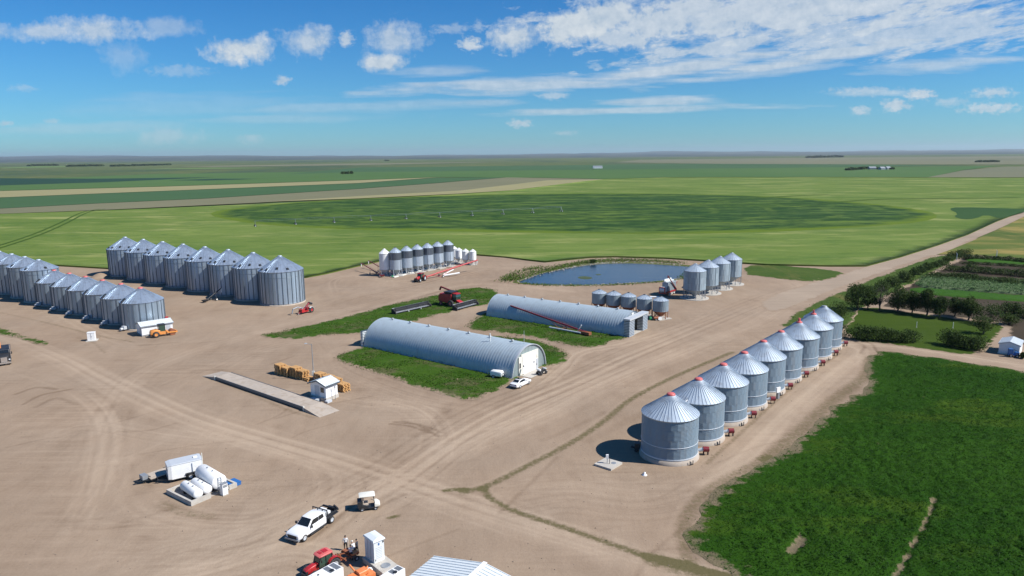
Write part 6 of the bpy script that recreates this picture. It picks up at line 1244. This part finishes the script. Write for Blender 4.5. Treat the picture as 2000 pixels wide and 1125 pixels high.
# ------------------------------------------------------------------ people
def person(label,loc,rz,shirt,arms,lean=0.,cap=None,stick=False,step=.12):
    """one skinned body: joints as connected edges with a radius each"""
    t=thing('person',label,'person',loc,rz,'people standing by the near tractor')
    V=[];E=[];R=[]
    def v(p,r,par=None):
        V.append(p); R.append(r)
        if par is not None: E.append((par,len(V)-1))
        return len(V)-1
    pel=v((0,0,.96),(.155,.115)); wst=v((lean*.15,0,1.12),(.145,.10),pel); chs=v((lean*.45,0,1.33),(.17,.115),wst); nk=v((lean*.7,0,1.50),(.065,.065),chs); hd0=v((lean*.85,0,1.60),(.085,.095),nk); hd1=v((lean*.9+.01,0,1.70),(.078,.088),hd0); v((lean*.9,0,1.76),(.045,.05),hd1)
    for s,st in ((1,step),(-1,-step)):
        h=v((0,s*.10,.88),(.095,.10),pel); k=v((st*.5+.02,s*.12,.50),(.062,.065),h); a=v((st*.8-.02,s*.13,.10),(.045,.05),k); f=v((st*.8+.08,s*.14,.045),(.042,.04),a); v((st*.8+.19,s*.145,.04),(.038,.03),f)
    for s,(ex,ez,hx,hz_) in zip((1,-1),arms):
        sh=v((lean*.55,s*.20,1.42),(.065,.065),chs); el=v((lean*.55+ex,s*.27,ez),(.045,.045),sh); wr=v((lean*.55+hx,s*.24,hz_),(.030,.032),el); dx,dz=hx-ex,hz_-ez; l=math.hypot(dx,dz)+1e-6; dx/=l; dz/=l
        pm_=v((lean*.55+hx+dx*.07,s*.24,hz_+dz*.07),(.036,.022),wr)
        for q,(o_,ln) in enumerate(((-.030,.062),(-.010,.078),(.010,.072),(.028,.055))):
            kx=v((lean*.55+hx+dx*(.085+ln*.5),s*.235+o_,hz_+dz*(.085+ln*.5)),(.010,.010),pm_); v((lean*.55+hx+dx*(.085+ln)-.012*dz,s*.23+o_,hz_+dz*(.085+ln)),(.008,.008),kx)
        th=v((lean*.55+hx+dx*.03+.03,s*.215,hz_+dz*.03),(.011,.011),wr); v((lean*.55+hx+dx*.08+.04,s*.205,hz_+dz*.08),(.009,.009),th)
    me=bpy.data.meshes.new('body'); me.from_pydata(V,E,[]); o=bpy.data.objects.new('body',me); C.objects.link(o)
    md=o.modifiers.new('skin','SKIN'); sk=me.skin_vertices[0].data
    for i,r in enumerate(R): sk[i].radius=r; sk[i].use_root=(i==0)
    sb=o.modifiers.new('smooth','SUBSURF'); sb.levels=1; sb.render_levels=1
    dg=bpy.context.evaluated_depsgraph_get(); nm=bpy.data.meshes.new_from_object(o.evaluated_get(dg)); o.modifiers.clear(); o.data=nm; nm.name='body'; nm.materials.clear()
    for m_ in (shirt,M['trousers'],M['skin'],M['dark']): nm.materials.append(m_)
    for f in nm.polygons:
        x,y,zz=f.center; f.use_smooth=True
        f.material_index=2 if (zz>1.505 or (abs(y)>.19 and zz<1.12 and zz>.6)) else 3 if zz<.10 else 1 if zz<1.0 and abs(y)<.21 else 0
    o.parent=t
    mb=MB(); c=(lean*.9+.005,0,1.70); mb.lathe([(.093,-.02),(.098,.02),(.085,.07),(.05,.10),(0,.108)],16,0,True,'z',c)
    if cap: mb.box(c[0]+.06,-.07,1.70,c[0]+.17,.07,1.715); mb.build('cap',cap,t)
    else: mb.build('hair',M['hair'],t)
    mb=MB(); mb.lathe([(0,-.03),(.014,-.01),(.010,.02),(0,.03)],8,0,True,'z',(c[0]+.098,0,1.635)); mb.box(c[0]+.088,-.025,1.575,c[0]+.096,.025,1.583); mb.box(c[0]+.088,-.04,1.66,c[0]+.094,-.018,1.672); mb.box(c[0]+.088,.018,1.66,c[0]+.094,.04,1.672); mb.build('face',M['hair'] if False else M['skin'],t)
    if stick: mb=MB(); mb.tube((.30,.22,0),(.34,.26,1.35),.022,.02,8); mb.build('stick',M['cream'],t)
    return t
person('person in a pale shirt with a white stick, left of the group',G(675.5,1075),-1.2,M['shirt'],((.05,1.16,.28,1.12),(-.04,1.14,.02,.90)),.05,None,True)
person('person in pale shirt and dark trousers, nearest the camera',G(686,1094.5),1.7,M['shirt'],((.03,1.15,.20,1.0),(.04,1.15,.22,1.05)),.04,None)
person('person in a pale shirt bending forward in the middle of the group',G(692.5,1087),2.6,M['shirt'],((.15,1.12,.35,.95),(.12,1.12,.32,.92)),.28,M['cream'])
person('person in a dark jacket, farthest right of the group',G(698,1082.5),2.9,M['shirt_dark'],((-.03,1.14,.05,.90),(.03,1.15,.22,1.05)),.03,None)
# ------------------------------------------------------------------ trees, hedges, shrubs
def crown_points(blobs, n, shell=.55):
    w=np.array([b[3]*b[4]*b[5] for b in blobs])**.75; w/=w.sum(); k=RNG.choice(len(blobs),n,p=w); B=np.array(blobs)[k]
    d=RNG.normal(size=(n,3)); d/=np.linalg.norm(d,axis=1)[:,None]; r=(shell+(1-shell)*RNG.uniform(0,1,n))*(1+.10*RNG.normal(size=n)); return B[:,:3]+d*r[:,None]*B[:,3:6]
def tree(name,label,px_base,v_top,wpx,leaf,group,nl=1500,size=.42,low=.11,lean=0.,cat='tree',nb=14,to_ground=False):
    p=G(*px_base); H=height(p,v_top); zc=p.y*math.cos(PITCH)+CAMH*math.sin(PITCH); R=wpx*zc/FPX/2
    t=thing(name,label,cat,(p.x,p.y),random.uniform(0,6),group); z0=0.1 if to_ground else H*low
    mb=MB(); pts=[(0,0,-.1),(.05*R,.03*R,z0*1.1),(lean,-.03*R,H*.6),(lean*1.3,0,H*.85)]; rs=[.035*H,.026*H,.016*H,.006*H]
    for i in range(3): mb.tube(pts[i],pts[i+1],rs[i],rs[i+1],8)
    blobs=[]
    for k in range(nb):
        a=random.uniform(0,2*PI); f=random.uniform(.15,.75); z=z0+(H-z0)*random.uniform(.22,.80); sc=1-.45*abs((z-z0)/(H-z0)-.45)
        c=(math.cos(a)*R*f*sc+lean,math.sin(a)*R*f*sc,z); r=R*random.uniform(.34,.52); blobs.append((*c,r,r,min(r*.9,(H-z)*.95,(z-z0*.6)*.95)))
        if k<7: mb.tube((.03*R,0,z0*random.uniform(.8,1.6)),c,.012*H,.004*H,6)
    blobs.append((lean,0,z0+(H-z0)*.52,R*.62,R*.62,(H-z0)*.46)); blobs.append((lean,0,H-R*.36,R*.4,R*.4,R*.36))
    mb.build('trunk',M['bark'],t); leaf_mesh('crown',crown_points(blobs,nl),size,leaf,1.1,t,.7); return t
TG='trees in the row behind the mown lawn'
TR_=[((1676,606),552,62,'leaf_dark',True,'biggest dark tree at the left end of the tree row'),((1695,604),566,34,'leaf_dark',False,'slim dark tree beside the biggest one'),((1718,606.5),556,38,'leaf_grey',False,'greyish sparse tree, third from the left end'),((1752.6,608.5),558,56,'leaf_mid',False,'fourth tree from the left end, broad and green'),((1781,611),567,42,'leaf_dark',False,'fifth tree from the left end of the row'),((1809.6,616.5),561,46,'leaf_mid',False,'tall tree in the middle right of the row'),((1834.5,621),578,40,'leaf_dark',False,'seventh tree from the left end of the row'),((1864,618),579,44,'leaf_dark',False,'eighth tree from the left end of the row'),((1891,625),577,46,'leaf_mid',False,'tree at the right end of the row')]
for b,vt,w_,lf,tg,lab in TR_: tree('tree',lab,b,vt,w_,M[lf],TG,nl=900 if lf=='leaf_grey' else 3800,size=.38 if lf!='leaf_grey' else .26,to_ground=tg)
BG='large bushes round the mown lawn'
for b,vt,w_,lf,lab in (((1934,634),592,64,'leaf_dark','broad dark bush at the right end of the lawn'),((1921,652),616,46,'leaf_mid','upright green bush between the lawn hedges'),((1972,634),612,44,'leaf_mid','light green bush behind the white garden shed'),((1641,622),588,52,'leaf_mid','big green bush behind the last lane bin'),((1981,615),590,50,'leaf_dark','dark bush at the right edge above the tilled soil'),((1997,700),688,16,'leaf_dark','small bush at the right edge by the blue machine'),((1157,514.5),506,16,'leaf_dark','single dark willow bush at the pond edge')):
    tree('bush',lab,b,vt,w_,M[lf],BG if 'lawn' in lab else None,nl=1300 if w_>30 else 500,size=.36,to_ground=True,cat='bush',nb=16)
def hedge(label,pts,wid,hpx,leaf,n,size=.34,gaps=0.):
    s=[Vector(q) for q in spline(GP(pts),6)]; c=s[len(s)//2]; t=thing('hedge',label,'hedge',(c.x,c.y)); blobs=[]; mb=MB(); mid=pts[len(pts)//2]; H=height(c,mid[1]-hpx)
    Lt=sum((b-a).length for a,b in zip(s[:-1],s[1:])); k=0.; step=wid*.42; i=0; acc=0
    for a,b in zip(s[:-1],s[1:]):
        l=(b-a).length; m=max(1,int(round(l/step)))
        for j in range(m):
            if random.random()<gaps: continue
            q=a.lerp(b,(j+random.random()*.8)/m); h=H*random.uniform(.72,1.12); r=wid*.5*random.uniform(.75,1.2); x,y=q.x-c.x+random.uniform(-.15,.15)*wid,q.y-c.y+random.uniform(-.15,.15)*wid
            blobs.append((x,y,h*.46,r,r,h*.50)); blobs.append((x+random.uniform(-r,r)*.4,y+random.uniform(-r,r)*.4,h*.78,r*.6,r*.6,h*.24))
            for q_ in range(2): mb.tube((x,y,-.05),(x+random.uniform(-.4,.4)*r,y+random.uniform(-.4,.4)*r,h*.55),.05,.02,5)
    mb.build('stem',M['bark'],t); leaf_mesh('foliage',crown_points(blobs,n,.5),size,leaf,1.1,t,.7); return t
hedge('thick dark hedge between the lane bins and the mown lawn',[(1652,660),(1700,665),(1750,668),(1788,669)],3.6,29,M['leaf_dark'],6500)
hedge('thick hedge along the driveway near the white garden shed',[(1838,672),(1880,680),(1922,686)],4.0,30,M['leaf_dark'],4500)
hedge('farthest dark hedge row in the garden',[(1878,506),(1930,508),(2000,513),(2060,519)],4.2,13,M['leaf_dark'],4200,.5)
hedge('second dark hedge row from the far end of the garden',[(1848,528),(1920,533),(2000,540),(2060,546)],6.,18,M['leaf_dark'],7000,.45)
hedge('thin low hedge row between two farther ones',[(1876,515),(1940,518),(2000,522),(2060,527)],3.0,8,M['leaf_dark'],2600,.4)
hedge('third dark hedge row, behind the pale leafy bed',[(1802,543),(1880,548),(1960,555),(2060,563)],6.,18,M['leaf_dark'],8500,.42)
hedge('dark hedge at the right edge beside the tilled soil',[(1958,612),(2000,620),(2050,628)],4.5,22,M['leaf_dark'],2600,.38)
# shrubs along the road: each its own plant
road_line=[Vector(q) for q in spline(GP([(1700,578),(1735,561),(1775,545),(1815,528),(1850,511),(1878,498)]),5)]
proto=None; ns=19
for i in range(ns):
    f=i/(ns-1)*(len(road_line)-1); k=min(int(f),len(road_line)-2); q=road_line[k].lerp(road_line[k+1],f-k)
    if i<3:
        t=thing('shrub','',"shrub",(q.x,q.y)); blobs=[(random.uniform(-1,1)*1.2,random.uniform(-1,1)*1.2,random.uniform(.8,2.0),1.3,1.3,.95) for _ in range(9)]
        mb=MB(); [mb.tube((0,0,-.05),(random.uniform(-1,1),random.uniform(-1,1),1.6),.06,.02,5) for _ in range(5)]; mb.build('stem',M['bark'],t); leaf_mesh('foliage',crown_points(blobs,700,.5),.42,M['leaf_mid' if i!=1 else 'leaf_dark'],1.1,t,.7)
        proto=(proto or [])+[t]
    else: t=dup(random.choice(proto)); t.location=(q.x,q.y,0)
    t.rotation_euler=(0,0,random.uniform(0,6)); s_=random.uniform(.8,1.25); t.scale=(s_,s_,s_*random.uniform(.85,1.15)); t.location=(q.x+random.uniform(-1,1),q.y+random.uniform(-1,1),0)
    tag(t,'rounded green shrub in the row along the gravel road','shrub','shrubs in the row along the gravel road')
# leaves standing in the pale garden bed
pl=GP([(1800,543.5),(1812,542),(2060,554),(2070,580),(1845,566),(1784,560)]); A=np.array(pl); Q=RNG.uniform(A.min(0),A.max(0),(26000,2)); Q=Q[inside(Q,pl)]; rowd=np.sin(Q[:,1]*4.2+Q[:,0]*.5); Q=Q[rowd>-.3]
o=leaf_mesh('garden_leaves',np.column_stack([Q,RNG.uniform(.5,1.3,len(Q))]),.5,M['leaf_plot']); tag(o,'pale leaves of the plants in the garden bed','plants',None,'stuff')
# ------------------------------------------------------------------ far farmsteads and shelter belts
def far_trees(label,pts,n,h,r,name='tree_belt'):
    t=thing(name,label,'tree belt',G(*pts[0])); o0=G(*pts[0]); a,b=G(*pts[0]),G(*pts[-1]); blobs=[]; mb=MB()
    for k in range(n):
        q=a.lerp(b,(k+random.random()*.6)/n)-o0; hh_=h*random.uniform(.6,1.1); blobs.append((q.x,q.y+random.uniform(-r,r),hh_*.55,r*random.uniform(.7,1.2),r,hh_*.5)); mb.tube((q.x,q.y,-.5),(q.x,q.y,hh_*.6),.4,.2,5)
    mb.build('trunk',M['bark'],t); leaf_mesh('crown',crown_points(blobs,n*130,.5),r*.8,M['leaf_dark'],1.1,t,.8); return t
far_trees('cluster of dark trees far off left of the centre',[(668,340),(690,339.5)],4,6,5)
far_trees('tiny shelter belt far off below the hills',[(752,314),(760,314)],6,7,10)
far_trees('long tree line round the distant farmyard at right',[(1655,333),(1698,330)],14,5,7)
far_trees('short tree line east of the distant farmyard',[(1712,330.5),(1745,331)],8,5,6)
far_trees('dark shelter belt far away at the right',[(1908,317),(1945,316.5)],16,6,10)
far_trees('dark tree line in the distance near the hills at left',[(130,326),(200,324.5)],16,7,18)
far_trees('dark distant tree line left of the first one',[(60,324.5),(110,323.5)],12,7,18)
far_trees('dark distant tree line toward the centre left',[(215,325.5),(330,322.5)],16,6,18)
far_trees('dark tree line right under the hills at the right',[(1580,308.5),(1640,307)],14,9,30)
p=G(1167,329); t=thing('distant_barn','tiny white barn far out in the green fields','barn',p,.1)
mb=MB(); mb.ext([(-6,0),(-6,5),(0,8),(6,5),(6,0)],-14,14,0,'x'); mb.build('wall',M['white'],t); mb=MB(); mb.add([(-14.4,-6.4,4.9),(14.4,-6.4,4.9),(14.4,0,8.3),(-14.4,0,8.3),(-14.4,6.4,4.9),(14.4,6.4,4.9)],[(0,1,2,3),(3,2,5,4)]); mb.build('roof',M['grey'],t); mb=MB(); mb.box(14.1,-3,0,14.4,3,4.5); mb.build('door',M['lgrey'],t)
for k,(u,v,s_) in enumerate(((1703,331,1.),(1722,331.5,.8),(1733,331,1.1))):
    p=G(u,v); t=thing('distant_house',('low pale building at the left of the distant farmyard','small pale building in the middle of the distant farmyard','pale building at the right of the distant farmyard')[k],'building',p,.3*k); mb=MB(); mb.ext([(-5,0),(-5,4),(0,7),(5,4),(5,0)],-8*s_,8*s_,0,'x'); mb.build('wall',M['grey'],t); mb=MB(); mb.add([(-8.5*s_,-5.3,3.9),(8.5*s_,-5.3,3.9),(8.5*s_,0,7.2),(-8.5*s_,0,7.2),(-8.5*s_,5.3,3.9),(8.5*s_,5.3,3.9)],[(0,1,2,3),(3,2,5,4)]); mb.build('roof',M['grey'],t)
# ------------------------------------------------------------------ sky, sun, haze, camera
SUN_EL,SUN_AZ=rad(45.),rad(103.)   # azimuth clockwise from +Y: the sun stands to the right and a little behind the view
w=bpy.data.worlds.new('World'); bpy.context.scene.world=w; w.use_nodes=True; N,L=w.node_tree.nodes,w.node_tree.links
bg=N['Background']; sky=N.new('ShaderNodeTexSky'); sky.sky_type='NISHITA'; sky.sun_disc=False; sky.sun_elevation=SUN_EL; sky.sun_rotation=SUN_AZ; sky.altitude=600; sky.air_density=1.0; sky.dust_density=.35; sky.ozone_density=2.5
tc=N.new('ShaderNodeTexCoord').outputs['Generated']; sp=N.new('ShaderNodeSeparateXYZ'); L.new(tc,sp.inputs[0])
yy=mnode(N,L,'MAXIMUM',sp.outputs[1],.08); s=mnode(N,L,'DIVIDE',sp.outputs[0],yy); t=mnode(N,L,'DIVIDE',sp.outputs[2],yy)
cb=N.new('ShaderNodeCombineXYZ'); L.new(s,cb.inputs[0]); L.new(t,cb.inputs[1]); st=cb.outputs[0]
# cloud texture space: a flat layer seen in perspective for the sheets, plain bearings for the small heaps
inv=mnode(N,L,'DIVIDE',1.0,mnode(N,L,'ADD',mnode(N,L,'MAXIMUM',t,0.),.10)); c2=N.new('ShaderNodeCombineXYZ'); L.new(mnode(N,L,'MULTIPLY',s,inv),c2.inputs[0]); L.new(inv,c2.inputs[1])
puff=noise_node(N,L,st,26,8,.62); puff2=noise_node(N,L,st,60,6,.65); lay=noise_node(N,L,mapped(N,L,c2.outputs[0],.25,(1.5,1.0,1)),3.2,8,.66); tiny=noise_node(N,L,mapped(N,L,st,0,(1,1.5,1)),105,7,.66); wisp=noise_node(N,L,mapped(N,L,st,-.06,(6,60,1)),1.6,7,.6)
pmix=mnode(N,L,'MULTIPLY_ADD',puff2,.45,mnode(N,L,'MULTIPLY',puff,.55))
def blob(u,v,a,b,rot,k,nf,namt,op):
    d=ray(u,v); c=(d[0]/d[1],d[2]/d[1]); mp=N.new('ShaderNodeMapping'); mp.vector_type='TEXTURE'; mp.inputs['Location'].default_value=(c[0],c[1],0); mp.inputs['Rotation'].default_value=(0,0,rad(rot)); mp.inputs['Scale'].default_value=(a/FPX,b/FPX,1)
    L.new(st,mp.inputs['Vector']); vl=N.new('ShaderNodeVectorMath'); vl.operation='LENGTH'; L.new(mp.outputs[0],vl.inputs[0])
    f=mnode(N,L,'MULTIPLY_ADD',vl.outputs['Value'],-k,k); f=mnode(N,L,'ADD',f,mnode(N,L,'MULTIPLY_ADD',nf,namt,-namt*.52),clamp=True)
    return mnode(N,L,'MULTIPLY',f,op)
dens=None
def addb(x):
    global dens
    dens=x if dens is None else mnode(N,L,'MAXIMUM',dens,x)
for u,v,a,b,op in ((90,62,110,18,.72),(185,58,110,24,.78),(330,54,70,20,.42),(475,99,66,28,1.),(600,80,52,30,.8),(676,75,16,16,.8),(775,74,66,32,.72),(742,122,54,18,.95),(1005,71,56,30,.95),(918,86,26,14,.9),(880,56,44,10,.4),(935,52,12,12,.4),(552,157,18,9,.75),(1795,184,36,11,.9),(1748,206,30,14,.85),(1935,211,66,11,.75),(1940,181,50,10,.7),(1855,199,40,8,.5),(1680,217,22,9,.7),(1016,241,24,9,.75),(1690,179,80,9,.6),(330,265,70,22,.4),(240,110,46,30,.28),(350,138,66,12,.3),(1080,187,34,9,.55),(100,238,18,6,.4),(490,272,30,10,.35),(12,241,16,6,.6),(1105,260,26,5,.4),(45,172,30,8,.3)):
    addb(blob(u,v,a*1.1,b*1.15,0,1.55,tiny if b<17 else pmix,3.8 if b<17 else 4.4,op))
for u,v,a,b,rot,op in ((1560,22,520,66,2,.90),(1800,62,420,50,5,.75),(1430,88,300,20,8,.8),(1650,55,420,50,4,.7)):
    addb(blob(u,v,a,b,rot,2.0,lay,6.5,op))
for u,v,a,b,op in ((1120,55,85,45,1.),(1190,30,90,40,.95),(1270,45,110,50,.9),(1400,40,130,50,.85),(1215,75,80,26,.85)): addb(blob(u,v,a,b,0,2.0,pmix,6.5,op))
for u,v,a,b,rot,op in ((1010,166,360,18,2,.72),(1330,132,340,20,8,.85),(1640,104,400,20,9,.85),(1280,198,160,11,1,.65),(1230,215,360,9,1,.62),(1700,182,120,7,1,.5),(700,208,330,14,1,.3),(180,250,240,16,1,.25),(560,232,230,12,0,.25),(850,139,120,14,1,.4),(1500,140,220,12,6,.5),(1850,125,190,16,4,.6),(950,200,90,8,0,.4),(380,205,300,30,0,.16)):
    addb(blob(u,v,a,b,rot,1.6,wisp,3.0,op))
shade=mnode(N,L,'MULTIPLY_ADD',puff2,.55,mnode(N,L,'MULTIPLY',lay,.45)); cc=mixc(N,L,mnode(N,L,'MULTIPLY_ADD',shade,3.2,-1.1,clamp=True),(4.6,5.6,6.6),(7.6,8.0,8.2))
tint=N.new('ShaderNodeMix'); tint.data_type='RGBA'; tint.blend_type='MULTIPLY'; tint.inputs['Factor'].default_value=1; L.new(sky.outputs[0],tint.inputs[6]); L.new(mixc(N,L,mnode(N,L,'MULTIPLY',mnode(N,L,'POWER',mnode(N,L,'MAXIMUM',sp.outputs[2],0.),.8),3.4,clamp=True),(.41,.82,1.12),(.18,.67,1.12)),tint.inputs[7])
up=mnode(N,L,'GREATER_THAN',sp.outputs[1],.1); L.new(mixc(N,L,mnode(N,L,'MULTIPLY',dens,mnode(N,L,'MULTIPLY',up,.92)),tint.outputs[2],cc),bg.inputs['Color']); bg.inputs['Strength'].default_value=.075
sl=bpy.data.lights.new('sun','SUN'); sl.energy=4.9; sl.angle=rad(.53); sl.color=(1.,.965,.91); so=bpy.data.objects.new('sun',sl); C.objects.link(so)
so.rotation_euler=Vector((-math.sin(SUN_AZ)*math.cos(SUN_EL),-math.cos(SUN_AZ)*math.cos(SUN_EL),-math.sin(SUN_EL))).to_track_quat('-Z','Y').to_euler()
hz=bpy.data.materials.new('haze_air'); N,L=nodes(hz); N.remove(N['Principled BSDF']); pv=N.new('ShaderNodeVolumePrincipled'); pv.inputs['Color'].default_value=(.72,.84,.95,1); pv.inputs['Density'].default_value=3.2e-5; pv.inputs['Anisotropy'].default_value=.2; L.new(pv.outputs[0],N['Material Output'].inputs['Volume'])
mb=MB(); mb.box(-33000,-3500,-3,33000,34000,290); o=mb.build('haze',hz); tag(o,'thin blue haze in the air over the plain','haze',None,'stuff')
cam=bpy.data.cameras.new('camera'); cam.sensor_width=36; cam.lens=FPX/2000*36; cam.clip_end=120000; cam.clip_start=.5; co=bpy.data.objects.new('camera',cam); C.objects.link(co)
co.matrix_world=Matrix.Translation((0,0,CAMH))@(Matrix.Rotation(rad(90)-PITCH,4,'X')@Matrix.Rotation(-ROLL,4,'Z'))
sc=bpy.context.scene; sc.camera=co; sc.view_settings.view_transform='Standard'; sc.view_settings.look='None'; sc.view_settings.exposure=.42; sc.view_settings.gamma=1
sc.render.engine='CYCLES'; sc.cycles.max_bounces=6; sc.cycles.diffuse_bounces=2; sc.cycles.glossy_bounces=2; sc.cycles.transmission_bounces=2; sc.cycles.volume_bounces=0; sc.cycles.transparent_max_bounces=8; sc.cycles.use_denoising=True; sc.cycles.denoiser='OPENIMAGEDENOISE'; sc.cycles.denoising_input_passes='RGB_ALBEDO_NORMAL'; sc.cycles.denoising_prefilter='ACCURATE'; sc.cycles.denoising_quality='HIGH'; hz.cycles.homogeneous_volume=True; sc.cycles.sample_clamp_indirect=4
